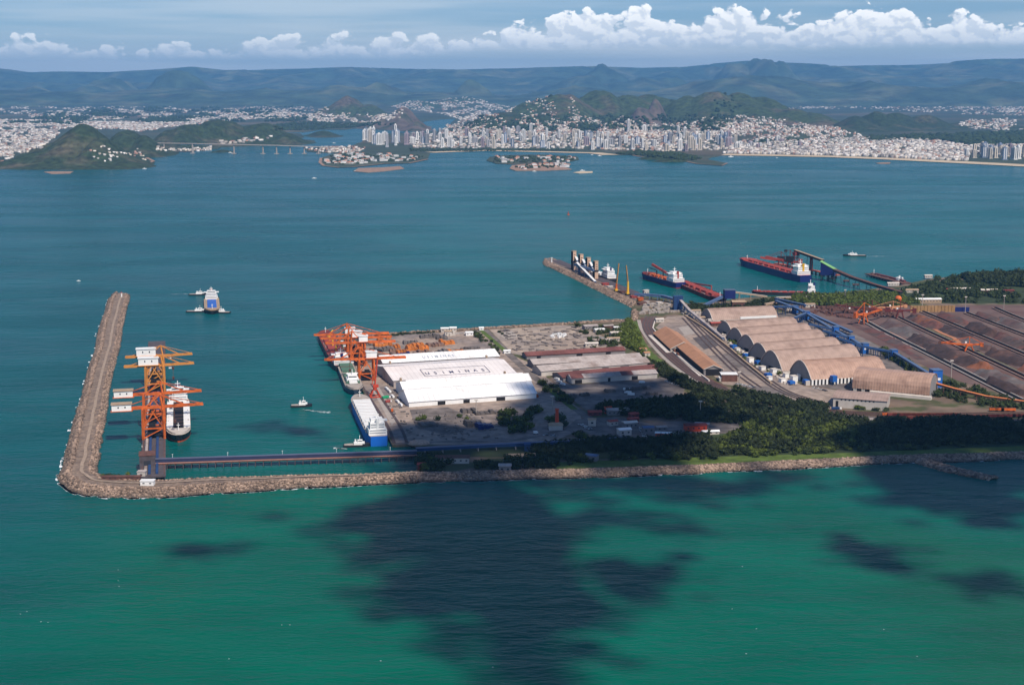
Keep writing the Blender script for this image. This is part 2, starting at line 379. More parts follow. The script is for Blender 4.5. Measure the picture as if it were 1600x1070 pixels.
_t=m_cloud.node_tree; _t.nodes.clear(); _o=_t.nodes.new('ShaderNodeOutputMaterial'); _d=_t.nodes.new('ShaderNodeBsdfDiffuse'); _d.inputs[0].default_value=(.93,.93,.93,1)
_r=_t.nodes.new('ShaderNodeBsdfTranslucent'); _r.inputs[0].default_value=(.93,.93,.95,1); _x=_t.nodes.new('ShaderNodeMixShader'); _x.inputs[0].default_value=.3
_t.links.new(_d.outputs[0],_x.inputs[1]); _t.links.new(_r.outputs[0],_x.inputs[2]); _t.links.new(_x.outputs[0],_o.inputs[0])
m_cloud2=bpy.data.materials.new('thin cloud vapour'); m_cloud2.use_nodes=True
_t=m_cloud2.node_tree; _t.nodes.clear(); _o=_t.nodes.new('ShaderNodeOutputMaterial'); _d=_t.nodes.new('ShaderNodeBsdfDiffuse'); _d.inputs[0].default_value=(.93,.93,.93,1)
_r=_t.nodes.new('ShaderNodeBsdfTransparent'); _x=_t.nodes.new('ShaderNodeMixShader'); _x.inputs[0].default_value=.6
_t.links.new(_d.outputs[0],_x.inputs[1]); _t.links.new(_r.outputs[0],_x.inputs[2]); _t.links.new(_x.outputs[0],_o.inputs[0])
# sea: turbid green-blue body with wind waves
m_sea=bpy.data.materials.new('sea water'); m_sea.use_nodes=True
def _sea():
    t=m_sea.node_tree; b=t.nodes['Principled BSDF']; l=t.links.new
    b.inputs['Roughness'].default_value=.24; b.inputs['IOR'].default_value=1.2; b.inputs['Specular IOR Level'].default_value=.2
    g=t.nodes.new('ShaderNodeNewGeometry')
    def nz(sc,scale,d=4,rot=0):
        mp=t.nodes.new('ShaderNodeMapping'); mp.inputs['Scale'].default_value=sc; mp.inputs['Rotation'].default_value=(0,0,rot); l(g.outputs['Position'],mp.inputs[0])
        n=t.nodes.new('ShaderNodeTexNoise'); n.inputs['Scale'].default_value=scale; n.inputs['Detail'].default_value=d; l(mp.outputs[0],n.inputs['Vector']); return n.outputs['Fac']
    def rng_(v,a,bb,c=0,d=1):
        x=t.nodes.new('ShaderNodeMapRange'); x.interpolation_type='SMOOTHSTEP'; x.inputs[1].default_value=a; x.inputs[2].default_value=bb; x.inputs[3].default_value=c; x.inputs[4].default_value=d; l(v,x.inputs[0]); return x.outputs[0]
    def mix(f,a,bb):
        x=t.nodes.new('ShaderNodeMix'); x.data_type='RGBA'
        l(f,x.inputs[0])
        for k,v in ((6,a),(7,bb)):
            if isinstance(v,tuple): x.inputs[k].default_value=(*v,1)
            else: l(v,x.inputs[k])
        return x.outputs[2]
    def math_(op,a,bb):
        x=t.nodes.new('ShaderNodeMath'); x.operation=op
        for k,v in ((0,a),(1,bb)):
            if isinstance(v,(int,float)): x.inputs[k].default_value=v
            else: l(v,x.inputs[k])
        return x.outputs[0]
    sp_=t.nodes.new('ShaderNodeSeparateXYZ'); l(g.outputs['Position'],sp_.inputs[0]); Y=sp_.outputs[1]; X=sp_.outputs[0]
    warp=math_('MULTIPLY',math_('SUBTRACT',nz((1,1,1),.0022,6),.5),900)
    yy=math_('ADD',Y,warp)
    near=(.0,.100,.062); mid=(.0,.092,.080); bay=(.001,.092,.092); far=(.003,.080,.092)
    c=mix(rng_(yy,1300,1750),near,mid); c=mix(rng_(yy,1750,2500),c,bay); c=mix(rng_(yy,3500,8500),c,far)
    # clearer blue water to the left
    xx=math_('ADD',X,math_('MULTIPLY',warp,.4)); c=mix(math_('MULTIPLY',rng_(xx,-250,-560),.55),c,(.002,.065,.080))
    # olive sediment at the right edge
    c=mix(math_('MULTIPLY',rng_(xx,230,420),rng_(yy,1500,1200,0,.35)),c,(.02,.075,.035))
    v=rng_(nz((1,2.2,1),.004,7),.3,.7,.86,1.12)
    sc=t.nodes.new('ShaderNodeVectorMath'); sc.operation='SCALE'; l(c,sc.inputs[0]); st=rng_(nz((.25,1,1),.006,5,.08),.3,.7,.93,1.06); l(math_('MULTIPLY',v,st),sc.inputs['Scale']); l(rng_(nz((.3,1,1),.0035,4,-.1),.35,.65,.20,.30),b.inputs['Roughness']); l(sc.outputs[0],b.inputs['Base Color'])
    w1=nz((.35,1,1),.22,5,.12); w2=nz((.45,1,1),.06,3,-.15)
    hgt=math_('ADD',math_('ADD',math_('MULTIPLY',w1,.8),math_('MULTIPLY',w2,1.4)),math_('MULTIPLY',nz((.4,1,1),.022,2,.2),1.6))
    bn=t.nodes.new('ShaderNodeBump'); bn.inputs['Strength'].default_value=1; bn.inputs['Distance'].default_value=2.1; l(hgt,bn.inputs['Height']); l(bn.outputs[0],b.inputs['Normal'])
_sea()
# ------------------------------------------------------------ sea, far land, coast
sea=npmesh('sea',[(-44000,-2500,0),(44000,-2500,0),(44000,65000,0),(-44000,65000,0)],[(0,1,2,3)],m_sea,'structure')
coast=[(-500,275),(-120,265),(0,263),(60,263),(100,261),(140,262),(190,259),(225,257),(240,252),(228,246),(215,240),(232,238),(262,237),(300,237),(318,233),(340,233),(345,229),(360,225),(420,222),(455,218),(476,215),(470,209),(440,207),(475,207),(500,203),(540,203),(568,199),(600,198),(650,196),(665,190),(690,187),(712,186),
 (705,192),(700,200),(690,204),(655,207),(600,209),(575,212),(565,222),(545,229),(500,230),(476,233),(480,237),(505,239),(525,239),(502,247),(500,254),(506,259),(530,262),(552,261),(600,256),(640,255),(668,249),(671,243),(672,239),
 (700,238),(760,236),(850,238),(930,240),(955,243),(985,242),(1000,245),(1025,248),(1040,251),(1070,252),(1090,256),(1128,259),(1136,255),(1105,249),(1112,246),(1130,243),(1200,244),(1300,246),(1400,250),(1500,255),(1600,260),(1900,275),(2300,300)]
CP=[G(a,b,2) for a,b in coast]
poly=[(p.x,p.y) for p in CP]
poly=[(-43000,poly[0][1])]+poly+[(43000,poly[-1][1]),(43000,64800),(-43000,64800)]
tag(MB().prism(poly,-3,2).build('far_coastal_land',m_land),kind='structure')
i0=coast.index((672,239)); i1=coast.index((955,243))
ribbon('beach',[G(a,b-.7,2) for a,b in coast[i0:i1+1]],120,2.4,m_sand)
i2=coast.index((1130,243)); ribbon('beach',[G(a,b-1.3,2) for a,b in coast[i2:]],190,2.5,m_sand)
ribbon('shore_rocks',[G(a,b,2) for a,b in coast[1:14]],22,2.6,m_shore)
i3=coast.index((502,247)); i4=coast.index((668,249)); ribbon('shore_rocks',[G(a,b,2) for a,b in coast[i3:i4+1]],18,2.6,m_shore)
i5=coast.index((985,242)); i6=coast.index((1136,255)); ribbon('shore_rocks',[G(a,b,2) for a,b in coast[i5:i6+1]],14,2.6,m_shore)
# ------------------------------------------------------------ hills: list of (px, py of top, distance, half width px, half depth m)
HILLS=[]   # (cx,cy,h,rx,ry,power)
def peak(px,py,d,wpx,ry,p=1.0):
    v=AT(px,py,d); HILLS.append((v.x,v.y,v.z,wpx*d/F,ry,p)); return len(HILLS)-1
def hgt(x,y,ids,rough=.28,ns=400.,seed=3):
    x=np.asarray(x,float); y=np.asarray(y,float); h=np.zeros_like(x)
    wx=x+ (fbm(x/900,y/900,3,seed+9)-.5)*260; wy=y+(fbm(x/900,y/900,3,seed+19)-.5)*260
    for i in ids:
        cx,cy,hh,rx,ry,p=HILLS[i]
        r=((wx-cx)/rx)**2+((wy-cy)/ry)**2
        g=hh*np.exp(-r*1.3*p)
        h=np.maximum(h,g)+.25*np.minimum(h,g)
    n=ridged(x/ns,y/ns,5,seed)
    top=max(HILLS[i][2] for i in ids)
    k=np.clip(h/(top*.25),0,1)
    return h*(1-rough*.5+rough*(n-.45)*1.6)+k*top*.03*(fbm(x/90,y/90,3,seed+4)-.5)-5
def hillmesh(ids,m,n=(150,110),rough=.28,ns=400.,seed=3,name='hill'):
    x0=min(HILLS[i][0]-2.1*HILLS[i][3] for i in ids); x1=max(HILLS[i][0]+2.1*HILLS[i][3] for i in ids)
    y0=min(HILLS[i][1]-2.1*HILLS[i][4] for i in ids); y1=max(HILLS[i][1]+1.6*HILLS[i][4] for i in ids)
    X,Y=np.meshgrid(np.linspace(x0,x1,n[0]),np.linspace(y0,y1,n[1]))
    Z=hgt(X.ravel(),Y.ravel(),ids,rough,ns,seed)
    I=np.arange(n[0]*n[1]).reshape(n[1],n[0]); f=np.stack([I[:-1,:-1],I[:-1,1:],I[1:,1:],I[1:,:-1]],-1).reshape(-1,4)
    zz=Z[f].max(1)>-3; f=f[zz]
    return npmesh(name,np.stack([X.ravel(),Y.ravel(),Z],1),f,m,'structure',True)
HG=[]
def hills(pk,m,**k):
    ids=[peak(*a) for a in pk]; nn=k.pop('name','hill'); hillmesh(ids,m,name=nn,**k); k.pop('n',None); HG.append((ids,k)); return ids
hills([(115,189,8150,66,340),(60,222,8100,70,320),(165,222,8000,50,300),(212,250,7800,34,200)],m_hill,n=(190,120),ns=500,seed=11)
hills([(195,203,9300,48,400),(150,207,9700,40,400),(225,214,9100,30,300)],m_hill,seed=21)
hills([(345,185,10900,55,500),(300,197,10600,48,420),(410,193,11000,48,420),(262,206,10500,30,300),(450,208,10800,26,250)],m_hill,n=(200,110),seed=31)
hills([(508,202,12400,22,260)],m_hill,n=(60,50),seed=35)
hills([(545,153,19000,34,900),(580,165,18800,30,700),(520,168,18800,30,700)],m_hill2,seed=41)
hills([(622,167,14800,28,500),(640,186,14000,18,300),(590,180,14800,24,400)],m_rockhill,seed=51)
hills([(345,233,9500,20,80)],m_hill,n=(50,40),seed=52)
main=hills([(880,151,15500,60,1000),(820,163,15600,50,900),(938,145,16200,50,1100),(985,152,16300,45,1000),(1065,157,16000,50,1000),(1110,153,15800,55,1100),(1010,156,16600,55,1000),(1045,158,16400,50,900),(1150,158,15900,45,900),(1200,164,15700,45,900),(850,155,15900,50,1000),(1170,163,15400,50,900),(1230,172,15200,50,900),(1275,178,15000,40,700)],m_hill2,n=(420,140),ns=900,seed=61,rough=.42)
rk=hills([(1032,157,15000,22,400),(1010,168,14700,30,500)],m_rockhill,n=(90,80),seed=71,rough=.3)
hills([(1375,173,14300,34,500),(1340,182,14000,34,500),(1410,176,14600,36,600),(1460,181,14600,40,500),(1520,190,14800,45,500),(1560,192,14800,50,400)],m_hill,n=(260,90),ns=600,seed=81,rough=.4)
f1=hills([(965,182,12900,22,500),(940,192,12700,28,500)],m_rockhill,n=(90,80),seed=91)
f2=hills([(1000,200,11300,45,260)],m_rockhill,n=(90,60),seed=95)
f3=hills([(1120,184,12700,60,600),(1180,190,12500,50,500),(1240,198,12200,60,500),(1300,198,12300,45,400)],m_land,n=(200,80),seed=101)
f4=hills([(800,176,13800,60,700),(760,184,13500,50,600),(850,182,13400,60,600),(900,192,13000,60,500)],m_hill,n=(200,90),seed=111)
hills([(1165,118+34,26000,60,900)],m_hill,n=(60,40),seed=113)
hills([(720,152,27000,60,1500),(655,158,26000,40,900)],m_hill2,n=(120,60),seed=115)
f5=hills([(1030,239,8650,26,60),(1062,244,8400,26,70)],m_hill,n=(80,40),seed=121,rough=.1)
def groundz(x,y):
    z=np.full(len(x),2.0)
    for ids,k in HG:
        x0=min(HILLS[i][0]-2.1*HILLS[i][3] for i in ids); x1=max(HILLS[i][0]+2.1*HILLS[i][3] for i in ids)
        y0=min(HILLS[i][1]-2.1*HILLS[i][4] for i in ids); y1=max(HILLS[i][1]+2.1*HILLS[i][4] for i in ids)
        s=(x>x0)&(x<x1)&(y>y0)&(y<y1)
        if s.any(): z[s]=np.maximum(z[s],hgt(x[s],y[s],ids,k.get('rough',.28),k.get('ns',400.),k.get('seed',3)))
    return z
# distant mountains
crest=[(-200,108),(0,106),(30,108),(60,112),(120,112),(180,113),(260,108),(310,105),(360,110),(420,108),(480,107),(540,105),(600,106),(660,108),(720,109),(800,108),(860,106),(930,104),(1000,106),(1060,104),(1110,99),(1165,95),(1220,99),(1300,103),(1400,101),(1480,98),(1540,95),(1600,94),(1800,96)]
def mountains(d0,d1,lift,seed,nx,ny,ns,env=0):
    U,V=np.meshgrid(np.linspace(-150,1750,nx),np.linspace(0,1,ny)); D=d0+(d1-d0)*V; X=(U-800)/F*D
    cr=np.interp(U,[c[0] for c in crest],[c[1] for c in crest])+lift
    top=CAMH+(130-cr)/F*d1*.97
    n=ridged(X/ns,D/ns,6,seed); n2=fbm(X/(ns*2.2),D/(ns*2.2),4,seed+7)
    e=np.sin(np.clip(V*1.15,0,1)*math.pi/2)**1.3 if env==0 else np.sin(np.clip(V,0,1)*math.pi)
    Z=top*(e*(.42+.5*n2)+.42*(n-.42)*e*3.0)
    # crest row reaches the skyline
    w=np.clip((V-.72)/.28,0,1); Z=np.minimum(Z,top*.93)*(1-w)+top*(.90+.12*(n-.5)+.05*(n2-.5))*w if env==0 else Z
    Z[0]=-20
    I=np.arange(nx*ny).reshape(ny,nx); f=np.stack([I[:-1,:-1],I[:-1,1:],I[1:,1:],I[1:,:-1]],-1).reshape(-1,4)
    return npmesh('mountain_range',np.stack([X.ravel(),D.ravel(),Z.ravel()],1),f,m_mount,'structure',True)
mountains(34000,52000,0,5,620,110,3800)
mountains(27500,34000,34,15,500,50,2300,1)
hills([(885,112,37000,70,2500),(1010,108,38000,80,2500),(1140,106,40000,42,3500),(1185,105,40500,48,3500),(1225,111,39500,40,3000),(945,110,40000,60,2500)],m_mount,n=(360,90),ns=3000,seed=131,rough=.9,name='mountain_range')
hills([(170,114,36000,50,2500),(280,117,34000,60,2000),(600,132,31000,60,1500),(740,128,31500,40,1200),(400,138,30500,60,1200),(60,124,33000,70,1500)],m_mount,n=(360,90),ns=2500,seed=141,rough=.9,name='mountain_range')
# ------------------------------------------------------------ islands in the bay
def island(poly_px,m,name='rocky_islet',h=3.5):
    P=[G(a,b,1) for a,b in poly_px]; o=MB().prism([(p.x,p.y) for p in P],-2,h).build(name,m); return tag(o,kind='structure')
island([(760,251),(765,246),(790,243),(850,242),(902,245),(905,250),(880,255),(855,257),(795,257),(775,256)],m_land,'island',3)
island([(796,264),(800,259),(830,256),(880,255),(892,257),(884,262),(893,265),(850,267),(805,267)],m_shore,'island',3)
island([(552,268),(560,263),(600,262),(625,260),(632,264),(600,268),(575,270)],m_shore,'rocky_islet',2)
island([(68,269),(80,268),(115,268),(110,271),(80,272)],m_shore,'rocky_islet',1.6)
island([(895,270),(905,268),(926,268),(926,270),(905,271)],m_sand,'sand_islet',1.6)
island([(1368,255),(1380,254),(1392,254),(1390,256),(1372,256)],m_shore,'rocky_islet',2)
# ------------------------------------------------------------ the city beyond the bay
m_ct=[mat('white facade',(.74,.72,.69),.7,.05,.02,objr=.12),mat('cream facade',(.60,.53,.44),.7,.05,.02,objr=.15),mat('grey facade',(.40,.39,.40),.7,.05,.02,objr=.2),mat('mauve facade',(.34,.27,.30),.7,.05,.02,objr=.2),mat('blue grey facade',(.18,.22,.30),.6,.05,.02,objr=.25)]
TN=['white','cream','grey','mauve','blue grey']
tw=[]
def towermesh(ci,w,d,h,strips,nm):
    a=MB().box(-w/2,w/2,-d/2,d/2,0,h).box(-w*.22,w*.22,-d*.25,d*.25,h,h+5); b=MB()
    for sgn in (-1,1):
        for q in strips:
            x=q*w; b.box(x-1.6,x+1.6,sgn*d/2-.3,sgn*d/2+.3,4,h-3)
        b.box(sgn*w/2-.3,sgn*w/2+.3,-1.8,1.8,4,h-3)
    a.box(-w/2-3,w/2+3,-d/2-3,d/2+3,0,5)
    o=multi('apartment_tower',[(a,m_ct[ci]),(b,m_glass if ci!=4 else m_ct[0])]); C.objects.unlink(o); return o
for ci in range(5):
    for (w,d,h,st) in ((18,18,60,(-.25,.25)),(30,16,48,(-.33,0,.33)),(16,22,75,(0,)),(24,20,40,(-.3,.1,.3))): tw.append((ci,w,h,towermesh(ci,w,d,h,st,'')))
def towers(n,region,hr,zone,tone=(5,2,2,1.2,1.2),rz0=.2,seed=1,mindist=26):
    r_=np.random.default_rng(seed); Pp=[(a,b) for a,b in region]; xs=[p[0] for p in Pp]; ys=[p[1] for p in Pp]; acc=[]; k=0; tr=0
    while k<n and tr<n*60:
        tr+=1
        x=r_.uniform(min(xs),max(xs)); y=r_.uniform(min(ys),max(ys))
        if not inpoly(np.array([x]),np.array([y]),Pp)[0]: continue
        g=G(x,y,2)
        if any((g.x-q[0])**2+(g.y-q[1])**2<mindist**2 for q in acc): continue
        acc.append((g.x,g.y)); k+=1
        ci=int(r_.choice(5,p=np.array(tone)/sum(tone))); c=[t for t in tw if t[0]==ci][int(r_.integers(4))]
        H=.9*r_.uniform(*hr)*(1.25 if r_.random()<.12 else 1); o=c[3].copy(); C.objects.link(o)
        gz=float(groundz(np.array([g.x]),np.array([g.y]))[0]); o.location=(g.x,g.y,gz-1.2)
        o.scale=(1.15*r_.uniform(.8,1.25),r_.uniform(.85,1.2),H/c[2]); o.rotation_euler=(0,0,rz0+(math.pi/2 if r_.random()<.3 else 0)+r_.uniform(-.15,.15))
        tag(o,f'{TN[ci]} apartment tower {zone}','apartment tower',f'{TN[ci]} apartment towers {zone}')
towers(26,[(563,229),(640,232),(645,219),(566,214)],(75,110),'on the western point by the channel',(7,1,1,.5,1.5),seed=2)
towers(62,[(640,234),(770,233),(880,234),(880,212),(760,209),(650,212)],(50,95),'behind the western half of the town beach',seed=3)
towers(74,[(880,233),(1010,236),(1040,238),(1150,234),(1150,216),(1000,214),(880,213)],(45,88),'behind the marina and the wooded point',(6,2.5,1.5,1,1.2),seed=4)
towers(16,[(1150,234),(1250,234),(1250,222),(1150,218)],(30,50),'among low houses behind the long beach',seed=5)
towers(46,[(1508,247),(1600,252),(1680,258),(1680,246),(1560,238),(1508,240)],(55,85),'at the eastern end of the long beach',(5,3,1.5,1,3.5),seed=6,mindist=24)
# low houses, too many and too small to count: one mass per colour
hv=[mat('white house',(.58,.54,.50),.8,.1,.02,island=.5),mat('cream house',(.50,.44,.37),.8,.1,.02,island=.35),mat('terracotta house',(.34,.20,.15),.85,.1,.02,island=.35),mat('grey house',(.22,.20,.19),.85,.1,.02,island=.4)]
def pxscatter(poly,n,seed,dn=None):
    r_=np.random.default_rng(seed); xs=[p[0] for p in poly]; ys=[p[1] for p in poly]; X=np.zeros(0);Y=np.zeros(0)
    while len(X)<n:
        x=r_.uniform(min(xs),max(xs),n*3); y=r_.uniform(min(ys),max(ys),n*3); ok=inpoly(x,y,poly)
        if dn: ok&=fbm(x/dn[0],y/dn[1],4,seed)>dn[2]
        X=np.concatenate([X,x[ok]]); Y=np.concatenate([Y,y[ok]])
    return X[:n],Y[:n]
def ground_of(X,Y):
    """points on hillsides: march each sight line down to the ground"""
    u=X-800; v=535-Y; dx,dy,dz=u,v*sp+F*cp,v*cp-F*sp; t=(2-CAMH)/dz
    gx,gy=dx*t,dy*t; best=np.ones(len(X)); found=np.zeros(len(X),bool)
    for fct in np.linspace(.78,1.0,30):
        x,y,z=dx*t*fct,dy*t*fct,CAMH+dz*t*fct; gz=groundz(x,y); hit=(gz>=z-2)&~found
        best[hit]=fct; found|=hit
    x,y=dx*t*best,dy*t*best; return x,y,groundz(x,y)
HP=[];
def houses(poly,n,seed,dn=None,w=(10,24),h=(6,12),mix=(5,3,1.3,2.8)):
    X,Y=pxscatter(poly,n,seed,dn); x,y,z=ground_of(X,Y); r_=np.random.default_rng(seed+1)
    c=r_.choice(4,n,p=np.array(mix)/sum(mix)); HP.append((x,y,z,r_.uniform(w[0],w[1],n),r_.uniform(w[0],w[1],n)*.8,r_.uniform(h[0],h[1],n),c))
houses([(-40,200),(60,192),(110,195),(60,235),(20,243),(-40,248)],1900,1,(14,5,.42),w=(12,28))
houses([(-40,186),(150,190),(260,192),(340,178),(470,176),(480,186),(400,186),(250,200),(230,208),(200,203),(120,195),(60,198),(-40,203)],2900,2,(16,5,.38),w=(14,32))
houses([(-40,164),(500,160),(520,172),(480,184),(300,184),(150,188),(-40,186)],2300,3,(26,4,.47),w=(16,40))
houses([(480,178),(600,184),(640,182),(600,192),(560,192),(480,190)],420,4,(12,4,.45),w=(14,30))
houses([(600,158),(860,160),(880,168),(800,182),(740,190),(712,186),(690,178),(640,172),(600,166)],1700,5,(18,5,.42),w=(16,40))
houses([(700,190),(760,182),(860,176),(930,188),(960,196),(1000,205),(1000,214),(700,216),(690,206)],2000,6,(16,6,.44),w=(10,24),mix=(3,2.5,3,2))
houses([(640,208),(880,206),(1140,214),(1160,234),(1040,237),(880,232),(640,232)],1500,7,None,w=(12,26))
houses([(940,196),(975,186),(1000,196),(1110,192),(1150,184),(1240,194),(1300,200),(1350,214),(1340,220),(1160,222),(1000,214)],2300,8,(14,5,.40),w=(10,24),mix=(4,2.5,2.5,2))
houses([(1130,228),(1240,222),(1350,216),(1460,220),(1520,230),(1510,252),(1400,247),(1300,243),(1130,240)],3600,9,(9,4,.30),w=(12,26),h=(7,18),mix=(6,2.4,1,2.2))
houses([(1510,226),(1620,226),(1620,246),(1510,240)],500,10,(14,4,.42),w=(14,28),mix=(6,2,1,1))
houses([(1500,188),(1620,184),(1620,212),(1540,206),(1500,198)],320,11,(20,5,.48),w=(14,34))
houses([(1150,165),(1620,158),(1620,178),(1400,170),(1200,172)],800,12,(26,4,.50),w=(18,44))
houses([(476,231),(545,229),(570,232),(560,238),(525,240),(486,236)],150,13,None,w=(9,18),mix=(4,3,3,1))
houses([(105,199),(165,203),(260,198),(300,192),(262,190),(120,190)],700,18,(14,4,.32),w=(12,26))
houses([(1290,160),(1620,156),(1620,182),(1480,178),(1330,170)],500,19,(22,4,.48),w=(18,44))
houses([(0,237),(22,240),(20,252),(0,252)],26,14,None,w=(12,22),mix=(6,2,1,0))
houses([(160,236),(218,236),(232,250),(150,253),(140,246)],44,15,None,w=(9,15),h=(4,8),mix=(6,3,2,0))
houses([(240,234),(300,233),(330,229),(330,236),(240,236)],70,16,None,w=(10,20))
houses([(345,224),(430,218),(430,221),(345,227)],30,17,None,w=(16,34))
A=[np.concatenate([h[i] for h in HP]) for i in range(7)]
for c,nm in enumerate(('white_houses','cream_houses','terracotta_houses','grey_houses')):
    k=A[6]==c; n=int(k.sum())
    repl(BOXV,BOXF,np.stack([A[0][k],A[1][k],A[2][k]-2],1),np.stack([A[3][k],A[4][k],A[5][k]+2],1),rng.uniform(-.5,1.0,n),nm,hv[c])
# houses one can single out on the point and the two islands
def smallhouse(m,rm,w,d,h,pitch):
    a=MB().box(-w/2,w/2,-d/2,d/2,0,h); b=MB(); e=.8
    b.add([(-w/2-e,-d/2-e,h),(w/2+e,-d/2-e,h),(w/2+e,d/2+e,h),(-w/2-e,d/2+e,h),(-w/2+d*.35,0,h+pitch),(w/2-d*.35,0,h+pitch)],[(0,1,5,4),(1,2,5),(2,3,4,5),(3,0,4),(3,2,1,0)])
    o=multi('house',[(a,m),(b,rm)]); C.objects.unlink(o); return o
m_terra=mat('terracotta tile roof',(.46,.21,.13),.85,.15,.05,objr=.3)
m_whr=mat('pale flat roof',(.62,.57,.52),.8,.1,.05,objr=.2)
hs=[('white house with terracotta roof',smallhouse(m_ct[0],m_terra,22,16,8,4)),('large pale house with whitish roof',smallhouse(m_ct[0],m_whr,28,18,9,2)),('cream house with orange tiled roof',smallhouse(m_ct[1],m_terra,17,14,7,4)),('white flat topped house',smallhouse(m_ct[0],m_whr,18,16,12,.8))]
m_far_leaf=mat('far tree foliage',(.028,.045,.016),.95,.4,.05,island=.3)
IV1,IF1=ico(1)
def villa(poly,n,zone,seed,h=3.0,trees=100):
    r_=np.random.default_rng(seed); X,Y=pxscatter(poly,n,seed)
    for x,y in zip(X,Y):
        p=G(x,y,h); k=int(r_.integers(4)); o=hs[k][1].copy(); C.objects.link(o); o.location=(p.x,p.y,float(groundz(np.array([p.x]),np.array([p.y]))[0])-.6 if h<2.5 else h-.3); o.rotation_euler=(0,0,r_.uniform(-.6,.9)); s=r_.uniform(.8,1.3); o.scale=(s,s,s)
        tag(o,hs[k][0]+' '+zone,'house',hs[k][0]+'s '+zone)
    X,Y=pxscatter(poly,trees,seed+5); P=[G(a,b,h) for a,b in zip(X,Y)]; n=len(P); s=r_.uniform(5,10,n)
    o=repl(IV1,IF1,[(p.x,p.y,p.z+3) for p in P],np.stack([s*1.2,s,s*.8],1),r_.uniform(0,6,n),'island_trees',m_far_leaf,jit=.2); tag(o,'dark trees among the houses '+zone)
villa([(503,250),(520,243),(560,240),(640,243),(664,245),(640,252),(590,252),(550,258),(510,257)],92,'on the rocky peninsula',301,2.0,200)
villa([(768,249),(775,245),(850,244),(898,246),(895,253),(800,255),(770,253)],26,'on the back of the wooded island',311,3.0,150)
villa([(800,261),(830,258),(880,257),(890,261),(850,264),(806,265)],20,'on the near tip of the island',321,3.0,40)
def farwood(poly,n,label,seed,s=(8,14),dn=None,nm='woodland'):
    X,Y=pxscatter(poly,n,seed,dn); x,y,z=ground_of(X,Y); r_=np.random.default_rng(seed); s=r_.uniform(*s,n)
    o=repl(IV1,IF1,np.stack([x,y,z+s*.3],1),np.stack([s*1.3,s,s*.8],1),r_.uniform(0,6,n),nm,m_far_leaf,jit=.2); tag(o,label)
farwood([(960,241),(1000,236),(1060,240),(1100,248),(1080,251),(1010,244)],420,'wooded point in front of the towers',331)
farwood([(1350,215),(1620,205),(1620,225),(1520,228),(1460,219),(1350,222)],900,'dark mangrove flats behind the beach town',332,(12,26))
farwood([(640,233),(900,234),(900,236),(640,237)],260,'line of trees along the town beach',333,(6,10),None,'tree_line')
farwood([(1160,218),(1340,220),(1300,226),(1180,226)],200,'trees among the houses',334,(8,16))
farwood([(480,190),(600,196),(640,194),(560,199),(470,204),(430,204),(420,196)],500,'low green bank of the channel',335,(10,20))
farwood([(0,170),(480,166),(480,190),(0,195)],700,'green belts between the far suburbs',336,(16,34),(40,5,.55))
farwood([(840,178),(1000,186),(1160,180),(1140,205),(700,205),(760,186)],900,'green patches between the hillside houses',337,(10,22),(20,6,.5))
# high bridge over the channel
br=T('road_bridge','long pale road bridge on tall piers across the channel','bridge',(0,0,0))
bp=[AT(205,223,9500),AT(240,223.5,9400),AT(305,224.8,9300),AT(369,226,9260),AT(435,227.5,9240),AT(480,229,9260),AT(530,231,9300)]
d=MB()
for a,b in zip(bp,bp[1:]): d.bar(a,b,22,5)
d.build('deck',m_conc,br)
hx=AT(305,224.8,9300); MB().bar(AT(283,224.6,9340)-Vector((0,0,5)),AT(330,225.4,9290)-Vector((0,0,5)),18,6).build('haunch_girder',m_white,br)
for px,pb in ((217,239),(238,238),(261,238),(305,239),(369,239),(414,239),(435,239),(456,239),(478,238.5),(500,237.5)):
    yb=G(px,pb,0).y; zt=np.interp(px,[205,240,305,369,435,480,530],[p.z for p in bp])-2; yt=np.interp(px,[205,240,305,369,435,480,530],[p.y for p in bp]); xx=(px-800)/F*yt
    q=MB().cyl((xx,yt,-3),(xx,yt,zt),5.5 if px!=305 else 8,8,4.2 if px!=305 else 6); q.build('pier',m_conc,br)
    if px>300: MB().cbox((xx,yt,1.5),(30,26,5)).build('pile_cap',m_conc,br)
# ------------------------------------------------------------ port: ground
def ply(name,pts,m,z,kind='structure',z0=None):
    P=[G(a,b,z) for a,b in pts]; q=[(p.x,p.y) for p in P]
    o=MB().prism(q,z-.02 if z0 is None else z0,z).build(name,m); 
    if kind: o['kind']=kind
    return o
WALL_O=[(650,752),(750,750),(850,747),(950,744),(1100,738),(1200,733),(1300,728),(1420,722),(1500,720),(1600,716),(1760,710),(2100,700)]
WALL_I=[(650,741),(750,739),(850,737),(950,734.5),(1100,729),(1200,724.5),(1300,720),(1420,714.5),(1500,712.5),(1600,709),(1760,703),(2100,693)]
LAND=WALL_I+[(2500,600),(2500,445),(1900,424),(1700,423),(1600,428),(1560,425),(1500,431),(1450,436),(1400,447),(1310,457),(1260,461),(1180,464),(1145,467),(1130,471),(1075,474),(1060,467),(1035,466),(1010,463),(992,468),(988,478),(986,490),(985,498),(940,501),(880,505),(800,510),(700,516),(650,519),(610,522),(555,531),(529,529),(541,556),(561,600),(613,695),(650,694),(655,708),(650,716)]
ply('port_ground',LAND,m_soil,3.0,z0=-3)
ply('quay_paving',[(533,531.5),(556,533),(610,524.5),(700,518.5),(745,516),(757,515),(790,550),(835,570),(905,640),(912,668),(860,692),(700,694),(656,694),(616,693),(563,600),(543,557)],m_yard,3.1)
ply('storage_yard_paving',[(765,515),(800,513),(880,508),(905,509),(930,520),(978,543),(972,552),(830,558),(800,552)],m_yard2,3.1)
ply('truck_yard_paving',[(893,601),(1028,590),(1040,582),(1072,602),(1066,618),(1040,632),(980,634),(915,640),(880,612),(860,590)],m_asph,3.15)
